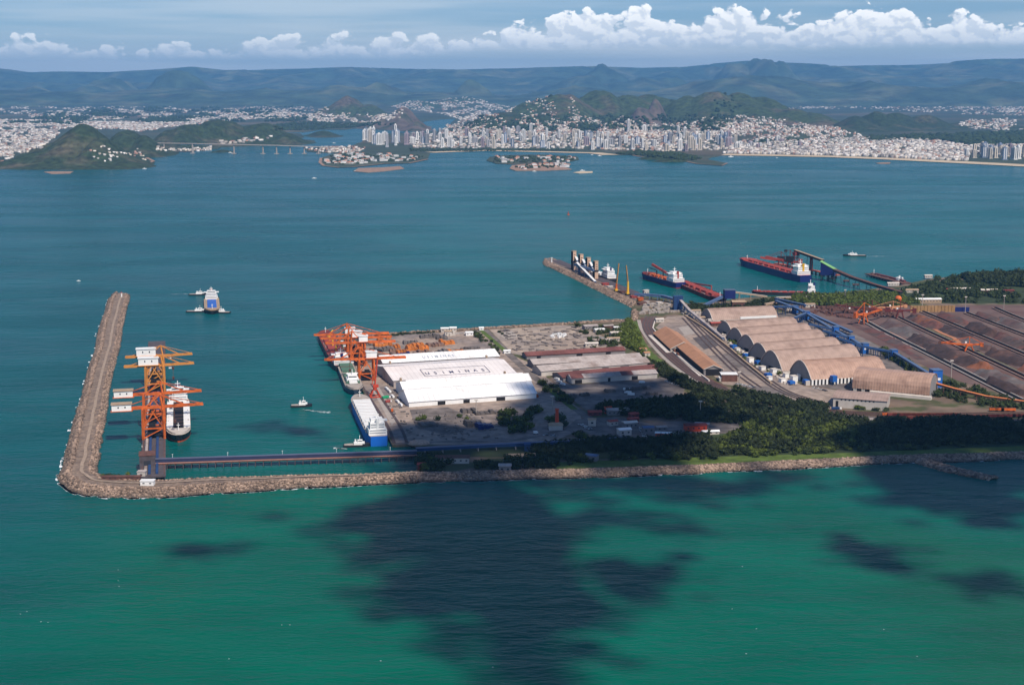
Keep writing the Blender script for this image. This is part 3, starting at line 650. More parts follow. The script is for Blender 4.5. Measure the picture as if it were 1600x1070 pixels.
ply('railside_yard_paving',[(1043,494),(1080,492),(1108,498),(1180,560),(1255,603),(1330,612),(1300,640),(1230,622),(1190,608),(1130,600),(1112,584),(1068,536),(1024,512)],m_yard,3.1)
ply('works_yard_paving',[(900,655),(960,650),(1010,660),(1120,655),(1160,650),(1180,672),(1120,678),(1060,684),(990,692),(930,680),(880,672)],m_asph,3.12)
ply('silo_yard_paving',[(1120,500),(1175,548),(1230,590),(1270,603),(1340,612),(1460,622),(1480,600),(1400,556),(1300,500),(1240,488),(1110,492)],m_asph,3.06)
ply('ore_yard_ground',[(1262,470),(1330,480),(1440,478),(1560,476),(1700,480),(2300,520),(2300,660),(1700,640),(1600,622),(1500,596),(1400,552),(1300,505),(1240,484)],m_ore,3.12)
ply('coastal_grass',[(870,735.5),(1100,728),(1300,719),(1500,711),(1760,701.5),(1760,690),(1500,700),(1300,708),(1100,714),(870,722)],m_grass,3.1)
ply('wood_floor',[(600,712),(930,716),(1200,715),(1760,694),(1760,655),(1340,652),(1240,640),(1150,640),(1120,610),(1180,655),(1170,672),(1040,688),(930,688),(860,696),(655,700)],m_scrub,3.07)
ply('wood_floor',[(1235,474),(1330,480),(1440,474),(1560,474),(1760,480),(1900,470),(1760,430),(1600,432),(1450,440),(1400,450),(1310,460),(1240,466)],m_scrub,3.05)
def rpath(pts): return [G(a,b,3) for a,b in pts]
ribbon('road',curve([p.to_tuple() for p in rpath([(757,515),(800,558),(836,590),(880,625),(935,662),(990,690)])],6),13,3.25,m_asph)
ribbon('road',curve([p.to_tuple() for p in rpath([(616,693),(700,690),(800,688),(880,672),(960,655)])],6),9,3.27,m_asph)
ribbon('road',curve([p.to_tuple() for p in rpath([(1140,608),(1190,618),(1240,630),(1300,645),(1400,655),(1600,656),(1760,654)])],6),12,3.3,m_dark)
ribbon('road',curve([p.to_tuple() for p in rpath([(998,500),(1003,515),(1020,540),(1050,570),(1090,598)])],6),7,3.32,m_conc)
ribbon('grass_strip',rpath([(751.5,516),(794,552.5)]),9,3.35,m_grass)
ribbon('grass_strip',rpath([(845,597),(898,640)]),10,3.36,m_grass)
ribbon('grass_strip',rpath([(1105,606),(1140,616)]),14,3.37,m_grass)
ribbon('grass_strip',curve([p.to_tuple() for p in rpath([(985,502),(990,520),(1003,545),(1030,570),(1060,592)])],6),26,3.2,m_grass)
# rail lines, curving round the yard
def track(pts,n,gap,label):
    c=curve([p.to_tuple() for p in rpath(pts)],8); t=tag(T('rail_track',label,'railway'),None)
    for k in range(n):
        off=(k-(n-1)/2)*gap; q=[]
        for i,p in enumerate(c):
            d=(c[min(i+1,len(c)-1)]-c[max(i-1,0)]).normalized(); q.append(Vector((p.x-d.y*off,p.y+d.x*off,0)))
        bed=ribbon('ballast_bed',q,4.2,3.42+.01*k,m_dark,None,t)
        mb=MB()
        for s in (-.75,.75):
            r=[]
            for i,p in enumerate(q):
                d=(q[min(i+1,len(q)-1)]-q[max(i-1,0)]).normalized(); r.append(Vector((p.x-d.y*s,p.y+d.x*s,3.6)))
            for a,b in zip(r,r[1:]): mb.bar(a,b,.35,.3)
        mb.build('rail',m_rust,t)
    return t
ribbon('rail_bed',curve([p.to_tuple() for p in rpath([(1012,497),(1009,510),(1020,530),(1050,560),(1090,588),(1125,606)])],6),26,3.3,m_rust)
track([(1018,494),(1012,508),(1022,528),(1052,560),(1092,590),(1130,610)],4,6,'four rail lines curving past the ochre sheds')
track([(1088,502),(1130,540),(1180,580),(1226,612),(1290,632)],3,7,'rail lines crossing the railside yard')
track([(1070,497),(1105,535),(1150,580),(1185,606)],2,9,'rail siding beside the ochre sheds')
def stain(pts,m,z): return tag(ply('paving_patch',pts,m,z))
stain([(1082,528),(1105,523),(1122,540),(1100,546)],m_dark,3.22)
stain([(1060,512),(1078,508),(1090,520),(1070,524)],m_conc,3.22)
stain([(1128,553),(1150,551),(1172,572),(1150,575)],m_asph,3.22)
stain([(1150,600),(1200,604),(1250,618),(1200,616)],m_asph,3.23)
stain([(620,560),(630,558),(640,566),(612,570)],m_asph,3.22)
stain([(640,640),(700,636),(760,660),(700,680),(650,668)],m_asph,3.22)
stain([(580,606),(592,604),(622,655),(612,664)],m_conc,3.22)
stain([(775,520),(800,517),(812,526),(790,530)],m_conc,3.22)
stain([(850,535),(900,528),(930,541),(870,546)],m_yard,3.22)
track([(1250,640),(1320,645),(1400,648),(1500,648),(1760,645)],4,7,'straight rail lines behind the coastal wood')
track([(572,600),(612,660),(626,692)],2,16,'crane rails along the ship quay')
# ------------------------------------------------------------ rock mounds
RK=[]
def rocktemplate():
    v,f=ico(1); r_=np.random.default_rng(3); v=v*(1+r_.uniform(-.3,.25,(len(v),1))); v[:,2]*=.8; return v,f
RV,RF=rocktemplate()
def mound(name,outer,inner,prof,m,label=None,nrock=0,zr=(0,1),seed=1,inner_land=False,size=(1.3,3.0),rockname='armour_rocks',parent=None,rm=None):
    """prof: list of (t,z) across from the outer waterline to the inner one"""
    O=curve([G(a,b,0).to_tuple() for a,b in outer],8); I_=curve([G(a,b,0).to_tuple() for a,b in inner],8); n=len(O); V=[]
    for i_ in range(n):
        j1=(float(fbm(np.array([i_*.23]),np.array([seed*3.1]),4,seed)[0])-.5); j2=(float(fbm(np.array([i_*.31+50]),np.array([seed*2.1]),4,seed+2)[0])-.5); dd_=I_[i_]-O[i_]; dn_=dd_.normalized(); O[i_]=O[i_]+dn_*j1*9; I_[i_]=I_[i_]+dn_*j2*6
    for a,b in zip(O,I_):
        for t,z in prof: p=a.lerp(b,t); V.append((p.x,p.y,z))
    k=len(prof); V=np.array(V); nx,ny=V[:,0]/9,V[:,1]/9
    V[:,2]+=(fbm(nx,ny,3,5)-.5)*1.1*(V[:,2]>0)
    I2=np.arange(n*k).reshape(n,k); f=np.stack([I2[:-1,:-1],I2[1:,:-1],I2[1:,1:],I2[:-1,1:]],-1).reshape(-1,4)
    d0=V[k]-V[0]; d1=V[k-1]-V[0]
    if d0[0]*d1[1]-d0[1]*d1[0]<0: f=f[:,::-1]
    o=npmesh(name,V,f,m,'structure',False); 
    if label: tag(o,label)
    r_=np.random.default_rng(seed); cum=np.cumsum([0]+[(O[i+1]-O[i]).length for i in range(n-1)])
    s=r_.uniform(0,cum[-1],nrock); i=np.clip(np.searchsorted(cum,s)-1,0,n-2); fr=(s-cum[i])/np.maximum(cum[i+1]-cum[i],1e-6)
    Oa=np.array([p[:] for p in O]); Ia=np.array([p[:] for p in I_]); a=Oa[i]+(Oa[i+1]-Oa[i])*fr[:,None]; b=Ia[i]+(Ia[i+1]-Ia[i])*fr[:,None]
    z=r_.random(nrock); lo,hi=zr[0],zr[-1]
    if isinstance(lo,tuple):    # several bands
        pick=r_.integers(0,len(zr),nrock); L0=np.array([q[0] for q in zr])[pick]; L1=np.array([q[1] for q in zr])[pick]; t=L0+(L1-L0)*z
    else: t=lo+(hi-lo)*z
    P=a+(b-a)*t[:,None]; P[:,2]=np.interp(t,[q[0] for q in prof],[q[1] for q in prof]); sz=size[0]+(size[1]*1.25-size[0])*r_.random(nrock)**1.8
    P[:,2]=np.maximum(P[:,2]+sz*.15,-.2)
    repl(RV,RF,P,np.stack([sz*1.2,sz,sz*.85],1),r_.uniform(0,6,nrock),rockname,rm or m_rock,'stuff',o,jit=.2)
    return O,I_
BW_O=[(176,461),(174,463),(166,480),(151,531),(134,598),(120,652),(105,706),(96,741),(101,755),(122,768),(165,776),(250,776),(330,771),(450,763),(600,755),(650,752)]
BW_I=[(200,461),(202,464),(197,487),(188,531),(176,585),(164,645),(156,699),(150,731),(153,742),(170,749),(200,751),(250,752),(330,748),(450,746),(600,742),(650,740)]
BO,BI=mound('breakwater',BW_O,BW_I,[(-.03,-2),(0,-.6),(.13,4.2),(.2,6.4),(.26,6.6),(.29,5.0),(.5,5.0),(.74,4.8),(.84,3.8),(1,-.6),(1.03,-2)],m_core,'long rock breakwater bent round the coal pier',26000,((-.01,.27),(-.01,.24),(.8,1.0),(.1,.3)),1,size=(.8,1.9))
tr=[a.lerp(b,.60) for a,b in zip(BO,BI)]; ribbon('breakwater_track',tr[6:],4,5.75,m_track)
MO,MI=mound('sea_wall',WALL_O,WALL_I,[(-.04,-2),(0,-.6),(.4,4.2),(.55,5.2),(.8,4.8),(1.0,3.3)],m_core,'armour rock sea wall along the coastal wood',21000,((-.02,.62),(-.02,.45)),2,size=(.8,1.9))
# foam where the swell meets the rock
def foam(O,I_,i0,i1,n,seed):
    r_=np.random.default_rng(seed); mb=MB(); O=O[i0:i1]; I_=I_[i0:i1]; m=len(O)-1
    for _ in range(n):
        s=r_.uniform(0,m); 
        if fbm(np.array([s*.9]),np.array([seed*1.]),3,4)[0]<.44: continue
        i=int(s); p=O[i].lerp(O[i+1],s-i); q=I_[i].lerp(I_[i+1],s-i); d=(O[i+1]-O[i]).normalized(); o_=(p-q).normalized()
        c=p+o_*r_.uniform(.5,5.5); l=r_.uniform(2,8); w=r_.uniform(.9,2.6); k=8; pts=[]
        for a in range(k):
            an=2*math.pi*a/k; rr=r_.uniform(.6,1.1); v=c+d*math.cos(an)*l*rr+o_*math.sin(an)*w*rr; pts.append((v.x,v.y,.12))
        mb.add(pts,[tuple(range(k))])
    o=mb.build('sea_foam',m_foam); tag(o,'white foam along the foot of the rocks',kind='stuff')
foam(BO,BI,8*8,len(BO),2600,3); foam(MO,MI,0,70,1700,4); foam(BO,BI,10,60,80,6)
def wetband(O,I_,n,seed,nm,par):
    r_=np.random.default_rng(seed); m=len(O)-1; P=[]
    for _ in range(n):
        s=r_.uniform(0,m); i=min(int(s),m-1); p=O[i].lerp(O[i+1],s-i); q=I_[i].lerp(I_[i+1],s-i); o_=(p-q).normalized(); c=p+o_*r_.uniform(-3.5,1.6); P.append((c.x,c.y,r_.uniform(-.2,.9)))
    sz=r_.uniform(.8,2.0,n); o=repl(RV,RF,np.array(P),np.stack([sz*1.2,sz,sz*.8],1),r_.uniform(0,6,n),nm,m_rockdk,'stuff',par,jit=.2); return o
wetband(BO,BI,5200,21,'wet_armour_rocks',bpy.data.objects['breakwater']); wetband(BI,BO,2600,22,'wet_armour_rocks',bpy.data.objects['breakwater']); wetband(MO,MI,4200,23,'wet_armour_rocks',bpy.data.objects['sea_wall']); 
mound('groyne',[(1428,722),(1462,733),(1500,742),(1545,750)],[(1445,719),(1482,729),(1522,738),(1560,747)],[(-.05,-2),(.15,1.4),(.5,2.4),(.85,1.4),(1.05,-2)],m_rockdk,'low rock groyne running off the sea wall',900,(0,1),5,size=(1.2,2.6),rockname='groyne_rocks',rm=m_rock)
NB_O=[(849,409),(851,414),(870,423),(900,438),(940,457.5),(975,475),(989,482)]
NB_I=[(862,405),(872,409),(890,417),(925,431),(960,445),(990,457),(1003,463)]
NO,NI=mound('north_mole',NB_O,NB_I,[(-.02,-2),(0,-.6),(.16,5.0),(.22,6.2),(.5,5.8),(.85,5.4),(.95,5.0),(1.0,4.6),(1.01,-2)],m_core,'rock faced mole with the berth towers',8500,((0,.22),(0,.3),(.0,.3)),6,size=(1.0,2.2))
ribbon('mole_roadway',[a.lerp(b,.42) for a,b in zip(NO,NI)],5,6.4,m_asph)
ribbon('mole_quay_deck',[a.lerp(b,.8) for a,b in zip(NO,NI)][8:],26,6.3,m_pier)
# north shore of the yard: small rocks
mound('yard_shore',[(986,487),(984,498.5),(940,502),(880,506),(800,511),(700,517.2),(650,520),(610,523),(560,532)][::-1],[(995,487),(992,504),(940,506),(880,510),(800,514.5),(700,520),(650,522.5),(610,526),(562,534)][::-1],[(-.1,-2),(.2,2.6),(.6,4.2),(1,3.1)],m_core,None,1400,((0,1),),7,size=(1,2.6))
# ------------------------------------------------------------ builders
def gabled(label,A,B,width,he,hr,rm,wm,cat='warehouse',name='warehouse',doors=(),doorh=None,wallm2=None,ridge=.5,monitor=0,over=1.2,group=None,ends=True):
    """A,B: world points of the near eave ends; the building runs back from them"""
    A=Vector(A);B=Vector(B); d=B-A; Lx=math.hypot(d.x,d.y); rz=math.atan2(d.y,d.x); t=T(name,label,cat,(A.x,A.y,3.0),rz,group)
    he-=3; hr-=3; yr=width*ridge
    w=MB(); w.add([(0,0,-.5),(Lx,0,-.5),(Lx,width,-.5),(0,width,-.5),(0,0,he),(Lx,0,he),(Lx,width,he),(0,width,he),(0,yr,hr-.3),(Lx,yr,hr-.3)],
      [(0,1,5,4),(2,3,7,6),(1,2,6,9,5),(3,0,4,8,7)]); w.build('wall',wm,t)
    o=over
    for (ya,za,yb,zb) in ((-o,he-o*(hr-he)/max(yr,1),yr,hr),(width+o,he-o*(hr-he)/max(yr,1),yr,hr)):
        r=MB(); q=.35; vs=[(-o,ya,za),(Lx+o,ya,za),(Lx+o,yb,zb),(-o,yb,zb),(-o,ya,za+q),(Lx+o,ya,za+q),(Lx+o,yb,zb+q),(-o,yb,zb+q)]
        f=[(0,3,2,1),(4,5,6,7),(0,1,5,4),(1,2,6,5),(2,3,7,6),(3,0,4,7)]
        if ya>yb: f=[tuple(reversed(x)) for x in f]
        r.add(vs,f); r.build('roof',rm,t)
    if monitor:
        m=MB().box(Lx*.04,Lx*.96,yr-monitor/2,yr+monitor/2,hr-.2,hr+1.5); m.build('ridge_vent',rm,t)
    for (x0,x1) in doors:
        MB().box(x0*Lx,x1*Lx,-.25,.3,0,(doorh or he*.7)).build('door',m_black,t)
    return t
def corner(px,py,z): return G(px,py,z)
def archshed(label,A,Lx,rz,span,H,rm,gm,base=4,colw=None,n=18,group='arched storage sheds'):
    """A: near left ground corner; runs along +x, back along +y"""
    t=T('arched_shed',label,'storage shed',(A.x,A.y,3),rz,group); P=[]
    for k in range(n+1):
        a=math.pi*k/n; q=-math.cos(a); P.append((span/2+q*span/2,base+(1-abs(q)**1.9)*(H-base)))
    q=.6
    for (nm,x0,x1) in (('roof',0,Lx),):
        vs=[];fs=[]
        for x in (x0,x1): vs+=[(x,y,z) for y,z in P]
        m_=n+1
        for k in range(n): fs.append((k,m_+k,m_+k+1,k+1))
        vs+= [(x,span/2+(y-span/2)*.975,z-.6) for x in (x0,x1) for y,z in P]
        for k in range(n): fs.append((2*m_+k+1,3*m_+k+1,3*m_+k,2*m_+k))
        for k in range(n): fs.append((k,k+1,2*m_+k+1,2*m_+k)); fs.append((m_+k+1,m_+k,3*m_+k,3*m_+k+1))
        MB().add(vs,fs).build(nm,rm,t)
    for x,sg in ((.8,1),(Lx-.8,-1)):
        g=MB(); pts=[(x,.6,0)]+[(x,span/2+(y-span/2)*.97,z-.5) for y,z in P]+[(x,span-.6,0)]
        f=tuple(range(len(pts))); g.add(pts,[f if sg>0 else tuple(reversed(f))]); go=g.build('gable_wall',gm,t)
        if sg>0:
            MB().add([(x-.15,span*.40,0),(x-.15,span*.40,6),(x-.15,span*.6,6),(x-.15,span*.6,0)],[(0,1,2,3)]).build('gable_door',m_black,go)
            r=MB(); pr=[(0.4,y,z+.25) for y,z in P]
            for a,b in zip(pr,pr[1:]): r.bar(a,b,1.0,.8)
            r.build('gable_rim',m_cwall,go)
    w=MB()
    for y in (.5,span-.5): w.box(1,Lx-1,y-.3,y+.3,0,base)
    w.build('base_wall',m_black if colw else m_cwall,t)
    if colw:
        k=int(Lx/colw)
        for i in range(k):
            MB().box(1+i*colw,1+i*colw+colw*.5,-.4,.4,0,base+.3).build('column',m_white,t)
    else:
        for i in range(3): MB().box(Lx*(.12+.3*i),Lx*(.12+.3*i)+7,-.1,.4,0,base*.8).build('door',m_black,t)
    MB().cbox((-5,3,3.5),(7,7,7)).build('lean_to_hut',m_cwall,t)
    MB().bar((Lx*.02,span/2,H+.6),(Lx*.98,span/2,H+.6),2.2,1).build('ridge_vent',rm,t)
    return t
def conveyor(label,pts,w=4,h=3,m=m_blue,top=None,leg=30,legm=None,cat='conveyor',name='conveyor',belt=None,group=None,base=0.0):
    P=[Vector(p) for p in pts]; t=T(name,label,cat,(P[0].x,P[0].y,0),0,group); O=Vector((P[0].x,P[0].y,0)); P=[p-O for p in P]
    a=MB(); b=MB()
    for p,q in zip(P,P[1:]):
        a.bar(p,q,w,h); n=Vector((0,0,h/2+.25)); b.bar(p+n,q+n,w+.6,.4)
    a.build('gallery',m,t); b.build('gallery_roof',top or m_blue2,t)
    acc=0
    for p,q in zip(P,P[1:]):
        L_=(q-p).length; k=int(L_//leg)
        for i in range(k+1):
            c=p.lerp(q,(i+.5)/(k+1))
            if c.z-h/2-base<2: continue
            d=(q-p).normalized(); s=Vector((-d.y,d.x,0)).normalized()*w*.5; s2=s*1.7
            lg=MB().bar(c+s-Vector((0,0,h/2)),(c+s2).xy.to_3d()+Vector((0,0,base)),.8).bar(c-s-Vector((0,0,h/2)),(c-s2).xy.to_3d()+Vector((0,0,base)),.8)
            zz=(c.z-h/2)*.5; lg.bar(((c+s*1.3).x,(c+s*1.3).y,zz),((c-s*1.3).x,(c-s*1.3).y,zz),.5)
            lg.build('trestle_leg',legm or m,t)
    return t
def gantry(label,loc,rz,g=26,s=16,h=38,boom=60,back=34,apex=20,house=(-34,-14),m=m_orange,name='gantry_crane',housez=0,hw=14,hh=9,hop=True,group='ship unloading gantries'):
    t=T(name,label,'gantry crane',loc,rz,group); W=2.4
    for x in (-g/2,g/2):
        for y in (-s/2,s/2): MB().bar((x*1.05,y*1.1,0),(x,y,h),W).build('leg',m,t)
    for y in (-s/2,s/2):
        b=MB().bar((-g/2,y,h*.36),(g/2,y,h*.36),1.8).bar((-g/2,y,h*.36),(g/2*.2,y,h),1.4).bar((g/2,y,h*.36),(-g/2*.1,y,h*.96),1.2).bar((-g/2,y,h*.04),(g/2,y,h*.36),1.2); b.build('portal_brace',m,t)
    if hop: MB().box(-g*.3,g*.3,-s*.38,s*.38,h*.10,h*.34).box(-g*.22,g*.1,-s*.3,s*.3,h*.34,h*.5).build('receiving_hopper',m_black,t)
    b=MB()
    for x in (-g/2,g/2): b.bar((x,-s/2,h*.36),(x,s/2,h*.36),1.6).bar((x,-s/2,1.5),(x,s/2,1.5),2.4,3).bar((x,-s/2,h),(x,s/2,h),2)
    b.build('sill_beam',m,t)
    gd=MB()
    for y in (-3.2,3.2):
        gd.bar((-g/2-back,y,h+1.5),(g/2,y,h+1.5),1.8,3)
    for k in range(9):
        x=-g/2-back+(g+back)*k/8; gd.bar((x,-3.2,h+1.5),(x,3.2,h+1.5),1)
    gd.build('girder',m,t)
    bm_=MB()
    for y in (-3.0,3.0): bm_.bar((g/2,y,h+1.5),(g/2+boom,y,h+2.6),1.7,2.6)
    for k in range(8):
        x=g/2+boom*k/7; bm_.bar((x,-3,h+1.6),(x,3,h+1.6),1)
    bm_.build('boom',m,t)
    top=(g*.38,0,h+apex)
    MB().bar((g/2,-5,h),(top[0],-1,top[2]),1.6).bar((g/2,5,h),(top[0],1,top[2]),1.6).bar((-g*.35,0,h+2),(top[0],0,top[2]),1.3).build('apex_frame',m,t)
    for y in (-2,2):
        MB().bar((top[0],y,top[2]),(g/2+boom*.55,y,h+3),.9).build('stay',m,t)
    MB().bar((top[0],0,top[2]),(g/2+boom*.95,0,h+4),.6).build('stay',m,t)
    MB().bar((top[0],0,top[2]),(-g/2-back*.7,0,h+3),.8).build('stay',m,t)
    x0,x1=house; hz=h+3.2+housez
    ho=MB().box(x0,x1,-hw/2,hw/2,hz,hz+hh).build('machinery_house',m_white,t)
    MB().box(x0-1,x1+1,-hw/2-1,hw/2+1,hz+hh,hz+hh+.8).build('roof',m_white if housez>=0 else m_deck,ho)
    MB().box(x0-1.5,x1+1.5,-hw/2-1.6,hw/2+1.6,hz-.8,hz).build('house_walkway',m,ho)
    for i in range(2):
        xx=x0+(x1-x0)*(.3+.35*i); MB().box(xx,xx+1.6,-hw/2-.2,-hw/2+.1,hz+hh*.45,hz+hh*.7).build('window',m_glass,ho)
    cb=MB().box(g/2+8,g/2+12,-2,2,h-4,h-.5).build('operator_cab',m_white,t); MB().box(g/2+8.5,g/2+12.2,-1.6,1.6,h-3.4,h-2).build('window',m_glass,cb)
    MB().bar((g/2+14,0,h),(g/2+14,0,h*.55),.5).add([(g/2+12,-2,h*.55),(g/2+16,-2,h*.55),(g/2+16,2,h*.55),(g/2+12,2,h*.55),(g/2+13,-1,h*.45),(g/2+15,-1,h*.45),(g/2+15,1,h*.45),(g/2+13,1,h*.45)],[(3,2,1,0),(4,5,6,7),(0,1,5,4),(1,2,6,5),(2,3,7,6),(3,0,4,7)]).build('grab',m_rust,t)
    return t
m_wband=mat('window strip',(.22,.24,.27),.4,.1,.1)
def lenx(o): return max(v.co.x for v in o.data.vertices)
def ship(label,bow,stern,beam,hullm,deckm=m_redlt,hatchm=m_redlt,nh=7,fb=9,boot=m_boot,sup=True,suph=20,name='bulk_carrier',cat='ship',cranes=0,cranem=m_yel,bluff=.12,hatchw=.55,hatchz=2.2,supl=.10,supm=m_white,mast=True,sidehatch=None,funnelm=None,px=True,decklift=0,group=None):
    a=G(*bow,0) if px else Vector(bow); b=G(*stern,0) if px else Vector(stern); d=a-b; Lx=math.hypot(d.x,d.y); c=(a+b)/2
    t=T(name,label,cat,(c.x,c.y,0),math.atan2(d.y,d.x),group); B=beam/2
    st=[(-.5,.72),(-.47,.86),(-.40,.98),(-.3,1),(.28,1),(.38,.86),(.44,.62),(.48,.34),(.5,.06)]
    def ring(z,fl):
        L_=[];
        for x,wv in st:
            w_=wv if x<.2 else min(1,wv+fl*(x-.2)); xx=x+ (fl*.03 if x>.35 else 0); L_.append((xx*Lx,w_*B))
        return [(x,-w,z) for x,w in L_]+[(x,w,z) for x,w in reversed(L_)]
    def loft(z0,f0,z1,f1):
        r0,r1=ring(z0,f0),ring(z1,f1); n=len(r0); return MB().add(r0+r1,[(i,(i+1)%n,n+(i+1)%n,n+i) for i in range(n)])
    zb=2.2 if boot else 0
    if boot: loft(-1.5,0,zb,.15).build('boot_topping',boot,t)
    loft(zb,.15,fb,.7).build('hull',hullm,t)
    r=ring(fb-.8,.62); dk=MB().add(r,[tuple(range(len(r)))]).build('deck',deckm,t)
    f=[(x,w*.97) for x,w in [(s[0]*Lx,min(1,s[1]+.62*max(0,s[0]-.2))*B) for s in st] if x>.36*Lx]
    fo=MB(); fc_=[(x,-w) for x,w in f]+[(x,w) for x,w in reversed(f)]; fo.prism(fc_,fb-.9,fb+1.6); fo.build('forecastle',deckm,t)
    x0=-.5*Lx+supl*Lx*1.7 if sup else -.44*Lx; x1=.35*Lx; Lh=(x1-x0)/max(nh,1)
    for i in range(nh):
        xx=x0+Lh*i; hc=MB().box(xx+Lh*.12,xx+Lh*.88,-B*hatchw,B*hatchw,fb-.8,fb+hatchz).build('hatch_cover',hatchm,t)
        MB().box(xx+Lh*.48,xx+Lh*.52,-B*hatchw*1.02,B*hatchw*1.02,fb+hatchz,fb+hatchz+.25).build('hatch_seam',m_rust if hatchm is not m_white else m_grey,hc)
        if sidehatch:
            for sg in (-1,1): MB().box(xx+Lh*.1,xx+Lh*.8,min(sg*B*hatchw*1.03,sg*B*.97),max(sg*B*hatchw*1.03,sg*B*.97),fb-.7,fb+hatchz*.8).build('side_tank',sidehatch,t)
    if sup:
        s0=-.5*Lx+supl*Lx*.35; sl=supl*Lx; hz=fb-.8
        so=MB().box(s0,s0+sl,-B*.82,B*.82,hz,hz+suph*.34).box(s0+sl*.1,s0+sl*.95,-B*.66,B*.66,hz+suph*.34,hz+suph*.72).build('superstructure',supm,t)
        wh=MB().box(s0+sl*.35,s0+sl*.92,-B*.55,B*.55,hz+suph*.72,hz+suph*.9).box(s0+sl*.5,s0+sl*.9,-B*1.0,B*1.0,hz+suph*.72,hz+suph*.77).build('wheelhouse',supm,so)
        for k in range(4):
            zz=hz+suph*(.12+.16*k); xr=s0+sl*(1.0 if k<2 else .95); w_=B*(.74 if k<2 else .6)
            MB().box(xr-.1,xr+.25,-w_,w_,zz,zz+.9).box(s0+sl*(0 if k<2 else .1)-.25,s0+sl*(0 if k<2 else .1)+.1,-w_,w_,zz,zz+.9).build('window_band',m_wband,so)
        MB().box(s0+sl*.92-.1,s0+sl*.92+.3,-B*.5,B*.5,hz+suph*.79,hz+suph*.86).build('window_band',m_glass,wh)
        MB().cyl((s0+sl*.15,0,hz+suph*.3),(s0+sl*.15,0,hz+suph*1.0),B*.16,10).build('funnel',funnelm or m_hullb,t)
        MB().bar((s0+sl*.65,0,hz+suph*.9),(s0+sl*.65,0,hz+suph*1.3),1.1).bar((s0+sl*.65,-B*.25,hz+suph*1.12),(s0+sl*.65,B*.25,hz+suph*1.12),.8).build('radar_mast',supm,t)
    if mast: MB().cyl((.43*Lx,0,fb),(.43*Lx,0,fb+11),.7,6,.4).bar((.43*Lx,-2,fb+8),(.43*Lx,2,fb+8),.6).build('foremast',m_white,t)
    for i in range(cranes):
        xx=x0+(x1-x0)*(i+1)/(cranes+1); cr=MB().cyl((xx,0,fb),(xx,0,fb+12),1.4,8).build('deck_crane',cranem,t)
        MB().bar((xx,0,fb+12),(xx+20,B*.5*(1 if i%2 else -1),fb+16),1.4).build('jib',cranem,cr)
    # mooring winches, vents, rails along the deck
    mb=MB(); r_=np.random.default_rng(int(abs(c.x))+3)
    for _ in range(26):
        xx=r_.uniform(-.46,.46)*Lx; sg=r_.choice([-1,1]); mb.cbox((xx,sg*B*r_.uniform(.74,.84)*(1 if xx<.3*Lx else .6),fb+.2),(r_.uniform(1,3),r_.uniform(.8,1.6),r_.uniform(1,2)))
    o=mb.build('deck_fittings',m_white if hatchm is m_white else m_conc,t); o['kind']='stuff'
    return t
def tug(label,px,py,rz,L_=30,m=m_hullk,wake=0,s=1.0):
    p=G(px,py,0); t=T('tugboat',label,'tugboat',(p.x,p.y,0),rz); B=5.5*s; Lx=L_*s
    pts=[(-.5,.8),(-.3,1),(.2,1),(.4,.7),(.5,.1)]; r=[(x*Lx,-w*B) for x,w in pts]+[(x*Lx,w*B) for x,w in reversed(pts)]
    MB().prism(r,-1,2.6).build('hull',m,t); q=[(x*.94,y*.9) for x,y in r]; MB().prism(q,2.55,2.75).build('deck',m_conc,t)
    MB().prism([(x,y) for x,y in r if x>.15*Lx]+[],2.4,3.8).build('bow_bulwark',m,t)
    c=MB().box(-.12*Lx,.28*Lx,-B*.6,B*.6,2.7,5.6).build('deckhouse',m_white,t); MB().box(.02*Lx,.2*Lx,-B*.42,B*.42,5.6,8.4).build('wheelhouse',m_white,c)
    MB().box(.2*Lx-.1,.2*Lx+.2,-B*.36,B*.36,6.6,7.6).box(.05*Lx,.18*Lx,-B*.42-.15,B*.42+.15,6.6,7.6).build('window_band',m_glass,c)
    MB().cyl((-.06*Lx,0,5.5),(-.06*Lx,0,9),1.1,8).build('funnel',m_white,t); MB().bar((.1*Lx,0,8.4),(.1*Lx,0,14),.6).bar((.1*Lx,-1.6,12),(.1*Lx,1.6,12),.4).build('mast',m_white,t)
    return t
def wake(px,py,rz,l,w,seed):
    p=G(px,py,0); r_=np.random.default_rng(seed); mb=MB()
    for _ in range(34):
        x=r_.uniform(0,1); c=Vector((x*l,r_.normal(0,w*.25*(.4+x)),.1)); k=7; q=[]
        for a in range(k): an=2*math.pi*a/k; q.append((c.x+math.cos(an)*r_.uniform(2,7)*(1-x*.6),c.y+math.sin(an)*r_.uniform(.4,1.1),.12))
        mb.add(q,[tuple(range(k))])
    o=mb.build('wake_foam',m_foam); o.location=(p.x,p.y,0); o.rotation_euler=(0,0,rz); tag(o,'white wake on the water',kind='stuff')
def lent(t): return max(max(v.co.x for v in c.data.vertices) for c in t.children if c.name.startswith('wall'))
# ------------------------------------------------------------ coal pier
pa=G(239,744,6); pb=G(245,533,6); pd=(pb-pa); PL=pd.length; prz=math.atan2(pd.y,pd.x)
pier=T('coal_pier','long dark coal pier with four orange gantries','pier',(pa.x,pa.y,0),prz)
MB().box(0,PL,-14.5,14.5,4.4,6).build('deck',m_pier,pier)
for k in range(58):
    for y in (-13,-4.5,4.5,13):
        pass
pm=MB()
for k in range(int(PL/9)):
    for y in (-13,0,13): pm.cyl((4+k*9,y,-3),(4+k*9,y,4.5),.9,6)
tag(pm.build('pile',m_conc,pier),kind='stuff')
for y in (-12.6,12.6):
    MB().box(6,PL-4,y-.4,y+.4,6,6.5).build('crane_rail',m_rust,pier)
MB().box(10,PL*.62,-6,-3,6,8.4).build('belt_gallery',m_blue,pier); MB().box(10,PL*.62,2.5,5.5,6,8.4).build('belt_gallery',m_blue,pier)
